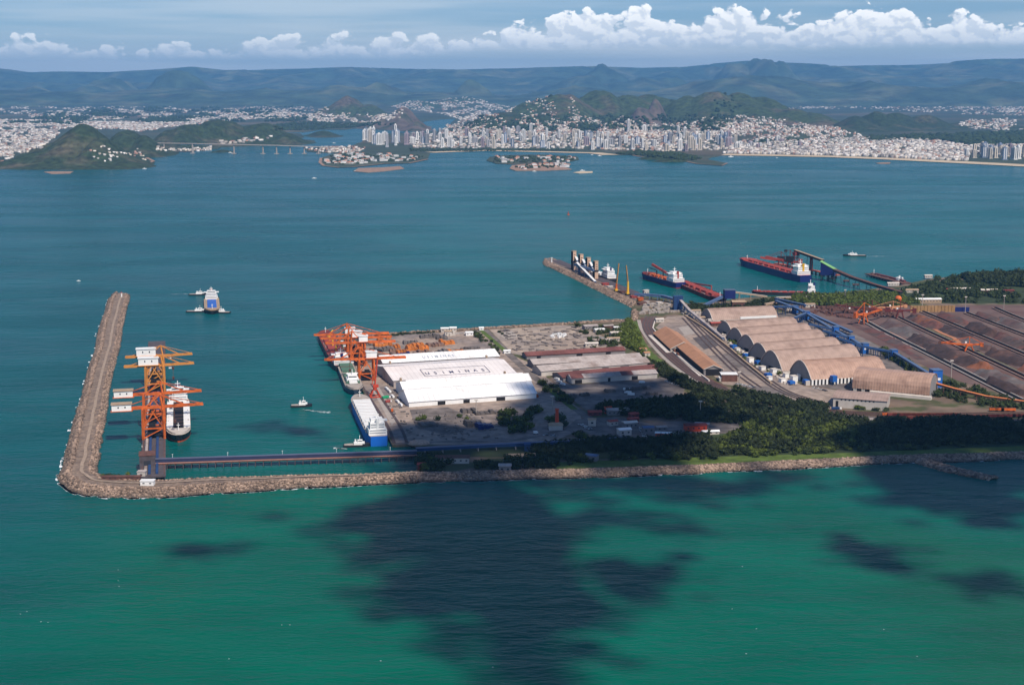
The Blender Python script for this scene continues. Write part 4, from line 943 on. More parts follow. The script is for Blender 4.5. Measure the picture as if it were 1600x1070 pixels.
MB().box(8,PL*.9,7,10,6,7).build('belt_walkway',m_grey,pier); MB().box(PL-26,PL-3,-13,13,6.02,6.6).build('pier_end_slab',m_pier,pier)
for k in range(14): MB().box(20+k*PL/15,22+k*PL/15,13.6,14.6,6,8).build('bollard',m_cwall,pier)
crz=prz-math.pi/2
def oncl(py): 
    t_=(G(240,py,6).y-pa.y)/(pb.y-pa.y); return pa.lerp(pb,t_)
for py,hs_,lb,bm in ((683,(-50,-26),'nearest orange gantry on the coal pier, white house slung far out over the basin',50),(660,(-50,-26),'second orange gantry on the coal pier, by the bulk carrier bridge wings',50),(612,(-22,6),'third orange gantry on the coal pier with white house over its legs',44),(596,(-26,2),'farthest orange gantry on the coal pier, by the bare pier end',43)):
    p=oncl(py); gantry(lb,(p.x,p.y,6),crz,25,18,38,bm,34 if hs_[0]<-40 else 30,17,hs_,m_orange if py>640 else mat('yellowish orange paint',(.60,.24,.05),.5,.12,.2),housez=-3.5 if hs_[0]<-40 else 0,hh=8 if hs_[0]<-40 else 10,hw=13)  # the two farther gantries get a yellower orange
ship('white hatched bulk carrier with red forefoot under the coal pier gantries',(279.5,691),(279,632),31,m_hullk,m_cwall,m_black,8,11,mat('vermilion antifouling',(.62,.09,.03),.5,.1,.2),True,22,hatchw=.42,sidehatch=m_white,supl=.09,hatchz=1.2)
# conveyor trestle to the shore
ta=G(226,733,0); tb=G(652,719,0); td=tb-ta; TL=td.length; trz=math.atan2(td.y,td.x)
tre=T('conveyor_trestle','long dark conveyor trestle crossing the narrow basin','conveyor trestle',(ta.x,ta.y,0),trz)
MB().box(0,TL,-5,6,6.2,7.6).build('deck',m_rust,tre); MB().box(6,TL,-5.4,-4.6,7.6,8.5).build('parapet',mat('pink primer steel',(.45,.22,.17),.7,.15,.1),tre)
MB().box(4,TL,.5,5.6,7.6,11.4).build('gallery',mat('navy sheet',(.03,.04,.09),.6,.1,.1),tre); MB().box(4,TL,.2,5.9,11.4,11.8).build('gallery_roof',mat('slate blue sheet',(.10,.11,.17),.5,.1,.1),tre)
for k in range(34):
    x=8+k*(TL-14)/33; MB().bar((x,-4.6,-2),(x,-4.2,6.3),.9).bar((x,4.6,-2),(x,4.2,6.3),.9).bar((x,-4.6,5.2),(x,4.6,5.2),1.0).build('pile_bent',m_pier,tre)
for k in range(5): x=TL*(.1+.2*k); q=MB().bar((x,5.8,11.8),(x,5.8,16),.35).box(x-.7,x+.7,5.4,6.2,15.6,16).build('lamp_post',m_white,tre)
conveyor('navy conveyor gallery running on inland behind the wood',[G(650,712,0)+Vector((0,0,8)),G(760,706,0)+Vector((0,0,8)),G(880,702,0)+Vector((0,0,9)),G(985,695,0)+Vector((0,0,9))],6,3.4,m_blue,mat('navy roof sheet',(.045,.07,.16),.5,.1,.1),26,m_conc,base=3)
tt=T('transfer_tower','dark transfer tower where trestle meets the coal pier','tower',(*G(231,733,0).xy,0),crz); MB().box(-9,9,-10,10,-2,19).build('tower_body',m_pier,tt); MB().box(-9.6,9.6,-10.6,10.6,19,20).build('roof',m_rust,tt); MB().box(-4,4,-10.3,-9.9,8,13).build('window',m_glass,tt)
# hut and parked things on the breakwater root
def hut(label,px,py,w,d,h,rz,wm,rm,name='hut',cat='hut',z=3.0,pitch=1.4,win=True,flat=False):
    p=G(px,py,z); t=T(name,label,cat,(p.x,p.y,z),rz); MB().box(-w/2,w/2,-d/2,d/2,-.5,h).build('wall',wm,t)
    if flat: MB().box(-w/2-.5,w/2+.5,-d/2-.5,d/2+.5,h,h+.7).build('roof',rm,t)
    else:
        e=.8; MB().add([(-w/2-e,-d/2-e,h-.2),(w/2+e,-d/2-e,h-.2),(w/2+e,d/2+e,h-.2),(-w/2-e,d/2+e,h-.2),(-w/2-e,0,h+pitch),(w/2+e,0,h+pitch)],[(0,1,5,4),(2,3,4,5),(1,2,5),(3,0,4),(3,2,1,0)]).build('roof',rm,t)
    if win:
        n=max(1,int(w/6))
        for k in range(n): x=-w/2+w*(k+.5)/n; MB().box(x-w*.12/n-.3,x+w*.12/n+.3,-d/2-.12,-d/2+.1,h*.42,h*.66).build('window',m_glass,t)
    return t
hut('white flat hut on the breakwater under the pier head',231,757,15,8,5,.0,m_white,m_white,z=5,flat=True)
hut('low brown shed on the breakwater behind the pier root',190,748,44,6,3,.03,m_rust,m_rust,'shed','shed',z=4.6,flat=True)
hut('small grey control cabin beside the dark transfer tower',222,744,9,8,6,.0,m_cwall,m_grey,z=4.8,flat=True)
lb=T('harbour_light','small white light beacon on the breakwater tip','beacon',(*G(190,464,5.5).xy,5.3)); MB().cyl((0,0,0),(0,0,9),1.6,10,1.0).build('tower_shaft',m_white,lb); MB().cyl((0,0,9),(0,0,10),1.8,10).cyl((0,0,10),(0,0,12),.9,8,.3).build('lantern',m_redlt,lb)
lb2=T('harbour_light','white light beacon on the tip of the far mole','beacon',(*G(862,411,5.5).xy,5.3)); MB().cyl((0,0,0),(0,0,12),1.8,10,1.2).build('tower_shaft',m_white,lb2); MB().cyl((0,0,12),(0,0,14),2.0,10).build('lantern',m_white,lb2)
# ------------------------------------------------------------ ships in the basin
ship('tanker seen bow on with bright blue deck, escorted by three tugboats',(332,491),(330.5,469),31,m_hullk,m_deck,m_tank,4,8,None,True,19,name='tanker',hatchw=.58,supl=.14,hatchz=1.0,funnelm=m_redlt)
tug('black tugboat pushing at the tanker quarter, far side',310,461,.1,34,s=1.2); wake(302,459.5,math.pi,48,4,1)
tug('black tugboat off the bow of the blue decked tanker, trestle side',309,487.5,.05,38,s=1.2)
tug('small black tugboat on the other bow of the tanker',348,489,math.pi-.2,28,s=1.1)
tug('lone tugboat crossing open water between the two berths',471,635,.15,30); wake(478,640,-.5,40,6,2)
tug('black tugboat nudging the stern of the white hatched cargo ship',558,697,.12,34); wake(538,701,math.pi-.3,14,3,3)
ship('general cargo ship with red holds and yellow deck cranes at the steel quay',(507,524.5),(536,580),31,m_hullk,m_redb,m_redlt,7,9,None,True,18,name='cargo_ship',cranes=3,cranem=m_yel,supl=.1,hatchw=.6)
ship('grey hulled cargo ship with green tarpaulin hatch, bow toward the open basin',(556,617),(538,573),27,mat('slate hull',(.07,.09,.13),.5,.1,.1),m_conc,m_green,2,9,None,False,18,name='cargo_ship',hatchw=.75,mast=False)
gsh=T('cargo_ship_gear','x','x') if False else None
s3=ship('blue hulled cargo ship with long white hatches moored stern out at the quay',(560.5,631),(592,697),28,m_hullb2,m_conc,m_white,9,13,m_hullb2,True,21,name='cargo_ship',supl=.10,hatchw=.86,hatchz=2.5,funnelm=m_white,bluff=.0)
# white accommodation on the green-hatch ship's forward part
p_=G(551,607,0); q_=T('white_deck_house','x','x') if False else None
for o in [o for o in bpy.data.objects if o.name.startswith('cargo_ship') and o.get('label','').startswith('grey hulled')]:
    b=MB().box(38,60,-9,9,9,14).box(42,56,-7,7,14,19).box(60,70,-6,6,9,12); b.build('superstructure',m_white,o)
    MB().box(44,45,-9,9,19,20.5).bar((49,0,19),(49,0,27),.9).bar((36,-6,9),(36,-6,20),1).bar((36,6,9),(36,6,20),1).build('mast_and_posts',m_white,o)
    MB().box(41.7,42.1,-6,6,16,17.4).box(56,56.3,-6,6,16,17.4).box(60,60.3,-8,8,11,12.4).build('window_band',m_glass,o)
# steel quay gantries: boom out over the ships (to the left), tail over the quay
def quaycl(py,off=14):
    a=G(561,600,4);b=G(613,695,4); t_=(G(561,py,4).y-a.y)/(b.y-a.y); p=a.lerp(b,t_); return p+Vector((off,0,0))
qd=(G(561,600,4)-G(613,695,4)); qrz=math.atan2(qd.y,qd.x)
for py,lb,hx,bm,m_ in ((556,'farthest orange quay gantry, its boom high over the red holds',(-4,12),52,m_orange),(562,'orange quay gantry with tall white house, second from the far end',(-12,4),44,m_orange),(570,'orange quay gantry over the stern of the red hold ship',(-16,-2),40,m_orange),(593,'nearest orange quay gantry, beside the green hatch ship',(-16,0),52,m_orange)):
    p=quaycl(py,15); gantry(lb,(p.x,p.y,3.2),qrz+math.pi/2,22,15,36 if py<590 else 32,bm,50,20,hx,m_,housez=0,hh=9,hw=11,group='steel quay gantries')
jc=T('jib_crane','red jib crane with tall lattice boom at the near end of the quay','crane',(*G(586,620,3).xy,3.2),qrz+math.pi/2)
for x in (-6,6):
    for y in (-6,6): MB().bar((x*1.2,y*1.2,0),(x*.5,y*.5,10),1.3).build('leg',m_red,jc)
MB().bar((-7,-7,1),(7,-7,1),1.4).bar((-7,7,1),(7,7,1),1.4).bar((-7,-7,1),(-7,7,1),1.4).bar((7,-7,1),(7,7,1),1.4).build('portal_base',m_red,jc)
cj=MB().cyl((0,0,10),(0,0,14),3,12).box(-5,3,-3,3,14,18).build('slewing_house',m_red,jc); MB().box(1,3.4,-3.2,-1,15,17.6).build('operator_cab',m_white,jc)
jb=MB()
for s in (-1,1): jb.bar((0,s*1.4,17),(-4,s*.8,54),1.7)
for k in range(7): z=19+k*4.5; jb.bar((-(z-17)*.11,-1.2,z),(-(z-17)*.11,1.2,z+2.5),.5)
jb.build('jib',m_red,jc); MB().bar((4,0,18),(3,0,30),.9).bar((3,0,30),(-4,0,51),.35).build('back_stay',m_red,jc)
# ------------------------------------------------------------ white steel warehouses
uv=G(837,622,3)-G(639,636,3); WRZ=math.atan2(uv.y,uv.x); WU=Vector((math.cos(WRZ),math.sin(WRZ),0)); WV=Vector((-WU.y,WU.x,0)); W0=G(639,636,3)
def onrow(d,px,z):
    """point on the line a distance d behind the near wall, below the photograph's column px"""
    k=(px-800)/ (F*cp); # x = k*(y + ...) approx with height term
    P0=W0+WV*d; lo,hi=-150.,400.
    for _ in range(50):
        mid=(lo+hi)/2; q=P0+WU*mid; dep=q.y*cp-(z-CAMH)*sp; pxx=800+F*q.x/dep
        if pxx<px: lo=mid
        else: hi=mid
    q=P0+WU*lo; return Vector((q.x,q.y,z))
def row(label,d0,d1,pxl,pxr,he,hr,rm,wm,ridge=.5,doors=(),monitor=0,**k):
    A=onrow(d0,pxl,he); B=onrow(d0,pxr,he); return gabled(label,A,B,d1-d0,he,hr,rm,wm,ridge=ridge,doors=doors,monitor=monitor,**k)
S4=row('nearest white warehouse with tall blank wall and dark doors',0,64,639,838,10.5,22,m_whiter,m_white,.42,((.22,.28),(.42,.47),(.68,.75)),group=None)
S3=row('white warehouse with long ridge vent, right behind the nearest one',66,112,630,830,15,22.5,m_whiter,m_white,.36,(),3)
S2=row('broad pinkish white warehouse with framed company name on its roof',134,258,615,806,13.5,22,m_pinkr,m_grey,.52,())
S1=row('farthest white warehouse of the row, faint lettering on its roof',266,324,599,780,14.5,21.5,m_whiter,m_grey,.5,((.2,.22),(.5,.52),(.8,.82)))
for s_,xs in ((S2,(.05,.9)),(S1,(.05,.88))):
    for f_ in xs:
        L0=lent(s_)
        MB().box(L0*f_,L0*f_+2.4,-3,2,0,14).build('rainwater_hopper',m_deck,s_)
# lettering lying on the roof slopes
def letters(parent,text,x0,step,size,yy,zf,m,frame=None):
    for i,ch in enumerate(text):
        if ch==' ': continue
        cu=bpy.data.curves.new('letter','FONT'); cu.body=ch; cu.size=size; cu.extrude=.08; cu.offset=size*.012; cu.align_x='CENTER'
        ob=bpy.data.objects.new('letter_src',cu); C.objects.link(ob); dg=bpy.context.evaluated_depsgraph_get(); me=bpy.data.meshes.new_from_object(ob.evaluated_get(dg)); C.objects.unlink(ob); bpy.data.objects.remove(ob)
        me.materials.clear(); me.materials.append(m); o=bpy.data.objects.new('letter',me); C.objects.link(o); o.parent=parent
        y=yy; sl=math.atan(zf(1)-zf(0)); o.location=(x0+i*step,y,zf(y)+.55); o.rotation_euler=(sl,0,0); o.scale=(1.0,1.6,1)
m_let=mat('blue black lettering',(.02,.03,.10),.6,.1,.1); m_let2=mat('faded grey lettering',(.33,.38,.44),.7,.1,.1)
roofs=lambda t:[c for c in t.children if c.name.startswith('roof')]
L2=lent(S2); yr2=124*.52; zf2=lambda y:(13.5-3)+(22-13.5)*y/yr2
letters(S2,'USIMINAS',L2*.30,L2*.0655,9.5,16,zf2,m_let)
fx0,fx1=L2*.265,L2*.80
fr=MB()
for (a,b) in (((fx0,9),(fx1,9)),((fx0,41),(fx1,41)),((fx0,9),(fx0,41)),((fx1,9),(fx1,41))): fr.bar((a[0],a[1],zf2(a[1])+.55),(b[0],b[1],zf2(b[1])+.55),.9,.3)
fr.build('letter_frame',m_let,S2)
L1=lent(S1); zf1=lambda y:(14.5-3)+(21.5-14.5)*y/29
letters(S1,'USIMINAS',L1*.36,L1*.036,7.5,8,zf1,m_let2)
zb2=lambda y:(22-3)-(22-13.5)*(y-yr2)/(124-yr2)
letters(S2,'CA MESSIA',L2*.45,L2*.0135,6,yr2+18,zb2,m_let2)
# ------------------------------------------------------------ middle warehouses
def wh(label,eA,eB,width,he,hr,rm,wm,**k):
    return gabled(label,G(eA[0],eA[1],he),G(eB[0],eB[1],he),width,he,hr,rm,wm,**k)
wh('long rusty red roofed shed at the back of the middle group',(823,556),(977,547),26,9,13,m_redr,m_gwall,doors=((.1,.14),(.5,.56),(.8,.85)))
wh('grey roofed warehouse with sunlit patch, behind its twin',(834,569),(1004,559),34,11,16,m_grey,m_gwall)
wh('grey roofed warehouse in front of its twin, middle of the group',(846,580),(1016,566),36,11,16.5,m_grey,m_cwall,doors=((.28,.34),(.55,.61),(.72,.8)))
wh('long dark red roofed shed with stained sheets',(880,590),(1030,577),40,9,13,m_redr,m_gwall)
M5=wh('front grey warehouse with one maroon roof bay and white wall',(893,591.5),(1027,583),22,11,15,m_grey,m_cwall,doors=((.04,.12),(.42,.45),(.7,.77)))
Lm=lent(M5)
for f0,f1 in ((0,.14),(.58,.72)):
    MB().add([(Lm*f0,-1.4,8-.2+.5),(Lm*f1,-1.4,8.3),(Lm*f1,11,12.5),(Lm*f0,11,12.5)],[(0,1,2,3)]).build('maroon_roof_bay',m_redr,M5)
# ------------------------------------------------------------ ochre railside sheds
def P3(px,py,z): return G(px,py,z)
e0=G(1021,520,9); e1=G(1049,544.5,9); hh=gabled('ochre roofed railside shed, the farther of two',e1,e0,-0+0.0001 if False else 34,9,17,m_ochre,m_cwall,doors=()) if False else None
def railshed(label,A,B,width,he,hr,rm,wm,mono=True,gb=True):
    """A near end, B far end of the eave beside the rails; roof rises away from the rails"""
    A=Vector(A);B=Vector(B);d=B-A;Lx=math.hypot(d.x,d.y); rz=math.atan2(d.y,d.x); t=T('railside_shed',label,'shed',(A.x,A.y,3),rz); he-=3;hr-=3
    w=MB(); yw=-width   # runs to the right of the direction of travel
    w.add([(0,0,-.5),(Lx,0,-.5),(Lx,yw,-.5),(0,yw,-.5),(0,0,he),(Lx,0,he),(Lx,yw,he),(0,yw,he),(0,yw/2,hr-.4),(Lx,yw/2,hr-.4)],[(4,5,1,0),(6,7,3,2),(5,9,6,2,1),(7,8,4,0,3)]); w.build('wall',wm,t)
    MB().box(6,Lx-6,-.1,.35,0,he-1.5).build('open_bay',m_black,t)
    for sg in (0,1):
        ya=1.0 if sg==0 else yw-1.0; za=he-.2
        r=MB(); vs=[(-1,ya,za),(Lx+1,ya,za),(Lx+1,yw/2,hr),(-1,yw/2,hr),(-1,ya,za+.4),(Lx+1,ya,za+.4),(Lx+1,yw/2,hr+.4),(-1,yw/2,hr+.4)]; r.add(vs,[(0,1,2,3),(7,6,5,4),(0,4,5,1),(1,5,6,2),(2,6,7,3),(3,7,4,0)]); r.build('roof',rm,t)
    g=MB(); g.box(-.5,-.1,yw+3,-3,0,he); g.build('gable_door',m_black,t); rr=MB().bar((-1.2,.6,he),(-1.2,yw/2,hr+.4),1.2,.8).bar((-1.2,yw-.6,he),(-1.2,yw/2,hr+.4),1.2,.8); rr.build('gable_rim',m_concw,t)
    MB().box(-4,Lx+4,1.2,9,-.3,1.3).build('loading_platform',m_concw,t)
    return t
railshed('ochre roofed railside shed, the broad farther one',G(1048,545,9),G(1021,520,9),44,9,20,m_ochre,m_cwall)
railshed('narrower ochre roofed railside shed with dark arched end',G(1100,577,13),G(1058,541,13),30,13,19,m_ochre,m_gwall)
hut('white roofed store at the near end of the railside yard',1138,594,24,22,11,.0,m_rust,m_white,'store','store',pitch=1,win=False)
hut('small white kiosk beside the white roofed store',1129,595,11,10,6,.0,m_cwall,m_white)
# ------------------------------------------------------------ arched sheds
AS=[((1113,504),(1216,499),17,56),((1145,528),(1252,521),20,64),((1163,541),(1274,533),22,66),((1182,555),(1296,546),24,68),((1202,570),(1321,560),25,68),((1222,584),(1349,573),26,68)]
alb=['farthest arched shed, with pale ribbon window low on its side','second farthest arched shed, overlapped by the third','third arched shed from the far end','fourth arched shed, midway in the row','fifth arched shed, with dark gutter line behind the sixth','sixth arched shed, next to the columned one']
for (a,b,H,sp_),lb in zip(AS,alb):
    A=G(a[0],a[1],3);B=G(b[0],b[1],3); d=B-A; t=archshed(lb,A,math.hypot(d.x,d.y),math.atan2(d.y,d.x),sp_,H+5,m_tan,m_gable,base=4)
    if a[0]==1113:
        L0=math.hypot(d.x,d.y); MB().box(L0*.42,L0*.97,-.6,2.4,4,8).build('ribbon_window',m_white,t)
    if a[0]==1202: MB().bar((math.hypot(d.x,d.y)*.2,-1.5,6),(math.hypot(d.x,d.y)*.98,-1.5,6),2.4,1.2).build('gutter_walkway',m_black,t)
A=G(1267,602,3);B=G(1388,595,3); d=B-A
archshed('copper tan arched shed standing on white columns',A,math.hypot(d.x,d.y),math.atan2(d.y,d.x),74,31,m_tan2,m_gable,base=8,colw=6)
# big corrugated shed (rounded lean roof) in front
A=G(1331,611,3);B=G(1452,623,3); d=B-A; Lb=math.hypot(d.x,d.y)
big=T('ribbed_shed','large copper tan shed with ribbed lower wall, nearest of the silo row','storage shed',(A.x,A.y,3),math.atan2(d.y,d.x))
prof=[(0,5),(.3,11),(1.6,17),(4,22),(9,27),(20,30.5),(36,31),(48,28),(55,21),(58,12),(58,5)]
vs=[];fs=[];n_=len(prof)
for x in (0,Lb): vs+=[(x,y,z) for y,z in prof]
for k in range(n_-1): fs.append((k,n_+k,n_+k+1,k+1))
vs+=[(x,29+(y-29)*.97,z-.8) for x in (0,Lb) for y,z in prof]
for k in range(n_-1): fs.append((2*n_+k+1,3*n_+k+1,3*n_+k,2*n_+k)); fs.append((k,k+1,2*n_+k+1,2*n_+k)); fs.append((n_+k+1,n_+k,3*n_+k,3*n_+k+1))
MB().add(vs,fs).build('roof',m_tan2,big)
for x,rv in ((.8,1),(Lb-.8,0)):
    pts=[(x,1,0)]+[(x,29+(y-29)*.96,z-.7) for y,z in prof]+[(x,57,0)]; MB().add(pts,[tuple(range(len(pts))) if rv else tuple(reversed(range(len(pts))))]).build('gable_wall',m_gable,big)
for k in range(int(Lb/4)):
    MB().add([(k*4+1,-.5,5),(k*4+2.6,-.5,5),(k*4+2.6,.9,16.5),(k*4+1,.9,16.5),(k*4+1,.1,5),(k*4+2.6,.1,5),(k*4+2.6,1.6,16.4),(k*4+1,1.6,16.4)],[(0,1,2,3),(1,5,6,2),(4,0,3,7),(3,2,6,7)]).build('wall_rib',m_tan2,big)
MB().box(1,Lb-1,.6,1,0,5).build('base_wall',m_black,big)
for k in range(int(Lb/12)): MB().box(2+k*12,7+k*12,.2,.9,0,4.6).build('base_panel',m_cwall,big)
MB().box(Lb*.25,Lb+4,-9,-1,0,4.5).build('apron_canopy',m_concw,big)
W_=gabled('white walled warehouse with tan roof among young trees',G(1302,621,17),G(1386,627,17),52,17,20,m_tan,m_cwall,doors=((.05,.1),))
LW=lent(W_)
for k in range(9): MB().box(LW*(.14+.075*k),LW*(.14+.075*k)+2.2,-.2,.3,11,13).build('window',m_glass,W_)
# blue conveyors and transfer houses behind the sheds
BT=[(1242,489,11),(1260,499,12),(1305,526,14),(1329,539,12),(1351,552,13),(1396,561,12),(1461,604,20)]
bl=['small blue transfer house by the farthest arched shed','blue transfer house behind the second arched shed','blue transfer house behind the fourth arched shed','bright blue transfer house behind the fifth arched shed','dark blue transfer house behind the sixth arched shed','blue and white transfer house behind the copper shed','tall blue transfer tower at the end of the ribbed shed']
BTP=[]
for (x,y,h),lb in zip(BT,bl):
    p=G(x,y,3); BTP.append(p); t=T('transfer_house',lb,'transfer house',(p.x,p.y,3),.15,'blue transfer houses'); w=10 if h<18 else 15
    MB().box(-w/2,w/2,-w/2,w/2,0,h*1.3).build('wall',m_blueb,t); MB().box(-w/2-.6,w/2+.6,-w/2-.6,w/2+.6,h*1.3,h*1.3+.8).build('roof',m_blue2,t); MB().box(-w*.3,w*.3,-w/2-.15,-w/2+.1,h*.55,h*.75).build('window_band',m_white,t)
def seg(a,b,za,zb): return [a.xy.to_3d()+Vector((0,0,za)),b.xy.to_3d()+Vector((0,0,zb))]
for i,lb in enumerate(['pale roofed blue conveyor from the first to the second transfer house','blue conveyor between the second and third transfer houses','blue conveyor between the third and fourth transfer houses','blue conveyor between the fourth and fifth transfer houses','blue conveyor between the fifth and sixth transfer houses','long blue conveyor falling to the tall transfer tower']):
    a,b=BTP[i],BTP[i+1]; conveyor(lb,seg(a,b,14,13 if i<5 else 16),5,3,m_blue,m_blue2,28,base=3)
for i in range(6):
    A=G(AS[i][1][0],AS[i][1][1],3)+Vector((0,AS[i][3]/2,0)); conveyor(f'short blue conveyor feeding the {["farthest","second","third","fourth","fifth","sixth"][i]} arched shed at its ridge',[A+Vector((-6,0,AS[i][2]+3)),BTP[min(i,5)].xy.to_3d()+Vector((0,0,15))],4.5,3,m_blue,m_blue2,30,base=3)
conveyor('twin blue conveyor beside the big stockyard, upper line',[G(1212,481,3)+Vector((0,0,14)),G(1262,497,3)+Vector((0,0,10)),G(1330,524,3)+Vector((0,0,6))],6,3,m_blue,m_blue2,30,base=3)
conveyor('low blue conveyor crossing before the farthest arched shed',[G(1211,479,3)+Vector((0,0,16)),G(1258,488,3)+Vector((0,0,14))],5,3,m_blue,m_blue2,30,base=3)
conveyor('orange topped conveyor curving away from the tall blue tower',[G(1462,612,3)+Vector((0,0,12)),G(1490,617,3)+Vector((0,0,9)),G(1540,626,3)+Vector((0,0,6)),G(1620,636,3)+Vector((0,0,5))],5,2.4,m_rust,mat('orange belt cover',(.62,.20,.06),.6,.1,.1),30,base=3)
# small blue and white plant along the foot of the arched sheds
for i,(x,y,w,h,c) in enumerate([(1146,546,9,8,0),(1152,549,7,6,1),(1165,559,8,7,0),(1172,566,9,8,1),(1184,571,9,8,0),(1191,578,8,6,1),(1200,590,9,7,0),(1209,584,9,8,1),(1202,594,7,6,1),(1222,597,8,6,1),(1236,601,9,6,0),(1240,596,9,9,1),(1252,593,10,9,1),(1259,601,8,8,0),(1302,601,8,14,0),(1228,590,7,7,1)]):
    p=G(x,y,3); nm=['blue','white'][c]; t=T('loading_hopper' if c==0 else 'plant_hut',f'{nm} {"hopper" if c==0 else "hut"} {["outside the second arched shed","just past the second arched shed","by the third arched shed","between the third and fourth arched sheds","by the fourth arched shed","past the fourth arched shed","at the bend of the yard wall","beside the fifth arched shed","tucked behind the bend of the yard wall","near the sixth arched shed","on the bend of the service road","before the sixth arched shed gable","against the columned shed gable","at the corner of the columned shed","like a short tower before the white columns","between fifth and sixth gables"][i]}',['hopper','hut'][c],(p.x,p.y,3),.4)
    m_=m_blueb if c==0 else m_white; MB().box(-w/2,w/2,-w/2,w/2,h*.35 if c==0 else 0,h).build('body',m_,t)
    if c==0:
        for sx_ in (-1,1):
            for sy_ in (-1,1): MB().bar((sx_*w*.42,sy_*w*.42,0),(sx_*w*.42,sy_*w*.42,h*.4),.8).build('leg',m_blue,t)
    else: MB().box(-w/2-.4,w/2+.4,-w/2-.4,w/2+.4,h,h+.5).build('roof',m_concw,t)
# yard walls
def wallrun(label,pts,m,h=2.4,w=1.2,name='boundary_wall'):
    c=[G(a,b,3) for a,b in pts]; mb=MB()
    for a,b in zip(c,c[1:]): mb.bar(a+Vector((0,0,h/2)),b+Vector((0,0,h/2)),w,h)
    return tag(mb.build(name,m),label,'wall')
wallrun('long pale retaining wall of the railside yard, toward the arched sheds',[(1070,494),(1100,513),(1140,545),(1165,567),(1205,600)],m_deck,3,3)
wallrun('white kerb wall bending along the rail curve',[(1024,500),(1020,514),(1049,549),(1080,575),(1108,596)],m_concw,2.5,2)
# ------------------------------------------------------------ mole towers and north berths
mp0=G(894,422,6); mp1=G(928,436,6)
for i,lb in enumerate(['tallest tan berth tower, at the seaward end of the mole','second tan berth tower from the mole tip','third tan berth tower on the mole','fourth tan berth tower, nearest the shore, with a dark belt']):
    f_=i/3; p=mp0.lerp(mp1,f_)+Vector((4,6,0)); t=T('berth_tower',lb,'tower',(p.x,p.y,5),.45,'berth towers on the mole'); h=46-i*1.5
    MB().box(-4.5,4.5,-4.5,4.5,0,h).build('tower_shaft',mat('sunlit tan steel tower',(.55,.37,.26),.7,.1,.2),t); MB().box(-4.9,-4.45,-4.6,4.6,0,h-1).build('painted_shade',m_black,t)  # black slab paints the shade on the tower's left side
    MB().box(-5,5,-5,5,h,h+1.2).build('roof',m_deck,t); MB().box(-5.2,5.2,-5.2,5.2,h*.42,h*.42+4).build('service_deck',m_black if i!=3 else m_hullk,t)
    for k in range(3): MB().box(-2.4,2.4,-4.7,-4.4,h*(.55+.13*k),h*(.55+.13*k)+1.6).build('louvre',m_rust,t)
tp=[mp0.lerp(mp1,k/3)+Vector((4,6,0)) for k in range(4)]
for i in range(3): conveyor(f'steep blue gallery between berth towers {["one and two","two and three","three and four"][i]}',[tp[i]+Vector((5,-3,30)),tp[i+1]+Vector((-5,-3,22))],5,4,m_blue,m_white,60,base=6)
conveyor('white roofed blue gallery slanting down onto the mole',[tp[1]+Vector((-10,-10,24)),G(930,442,6)+Vector((0,0,2))],5,3.5,m_blue,m_white,24,base=6)
conveyor('pale blue cross gallery hung between the berth towers',[tp[1]+Vector((-14,-8,20)),tp[3]+Vector((-4,-6,20))],6,4,m_blue2,m_blue2,24,base=6)
ship('small black hulled carrier with white upperworks tucked behind the berth towers',(914,424),(959,441.5),26,m_hullk,m_conc,m_white,4,9,None,True,24,name='bulk_carrier',supl=.2)
def mastcrane(label,px,py,h,body,lean,fall):
    p=G(px,py,5); t=T('mobile_crane',label,'crane',(p.x,p.y,6),.4); MB().box(-5,5,-4,4,0,3).build('chassis',m_black,t); MB().cyl((0,0,3),(0,0,body),2.6,8,2.0).build('tower_mast',m_yel if fall else m_orange,t); MB().box(-4,2,-3,3,3,7).build('machinery_house',m_yel,t)
    jb=MB()
    for s in (-1,1): jb.bar((0,s*1.2,body-4),(lean,s*.8,h),1.2)
    for k in range(8): f_=k/8; jb.bar((lean*f_,-1.1,body-4+(h-body+4)*f_),(lean*f_,1.1,body-4+(h-body+4)*(f_+.1)),.6)
    jb.build('boom',mat('orange yellow boom',(.62,.27,.06),.6,.1,.1),t); MB().bar((-3,0,7),(lean,0,h),.3).build('stay',m_rust,t)
mastcrane('mobile harbour crane with slim upright boom, seaward of its partner',963,457,62,18,5,False)
mastcrane('yellow mobile harbour crane, boom upright, nearer the shore',981,462,64,30,-5,True)
for i,(x,y,w,h,m_) in enumerate([(945,446,16,5,m_redlt),(953,450,12,4,m_cwall),(972,459,14,6,m_rust),(990,466,14,5,m_redlt),(1000,469,12,5,m_orange),(1009,462,12,12,m_cwall),(940,446,10,3,m_conc),(1003,476,18,4,m_rust),(1018,478,16,4,m_conc),(1030,476,12,5,m_concw)]):
    hut(['low red store on the mole deck','pale cabin on the mole deck','brown workshop by the yellow crane','red store at the root of the mole','orange container office at the root of the mole','pale framed pump house standing at the water edge','small grey cabin below the berth towers','flat rusty shed by the rail fan','grey shed over the rail fan','white topped cabin near the blue tower'][i],x,y,w,w*.6,h,.5,m_,m_concw if m_ is m_cwall else m_,z=5 if x<1001 else 3,flat=True)
conveyor('long pale blue gallery from the mole to the square blue tower',[G(992,467,3)+Vector((0,0,9)),G(1010,468,3)+Vector((0,0,10)),G(1035,470,3)+Vector((0,0,10)),G(1056,475,3)+Vector((0,0,9))],8,4,m_blue2,m_blue2,36,base=3)
p=G(1059,484,3); t=T('square_blue_tower','stout square blue transfer tower at the head of the rail yard','tower',(p.x,p.y,3),.1); MB().box(-9,9,-7,7,0,27).build('tower_body',m_blue,t); MB().box(-9.5,9.5,-7.5,7.5,27,28).build('roof',m_blue,t); MB().box(-3,-2,-7.2,-6.9,2,25).build('cladding_rib',m_hullb,t); MB().box(3,4,-7.2,-6.9,2,25).build('cladding_rib',m_hullb,t)
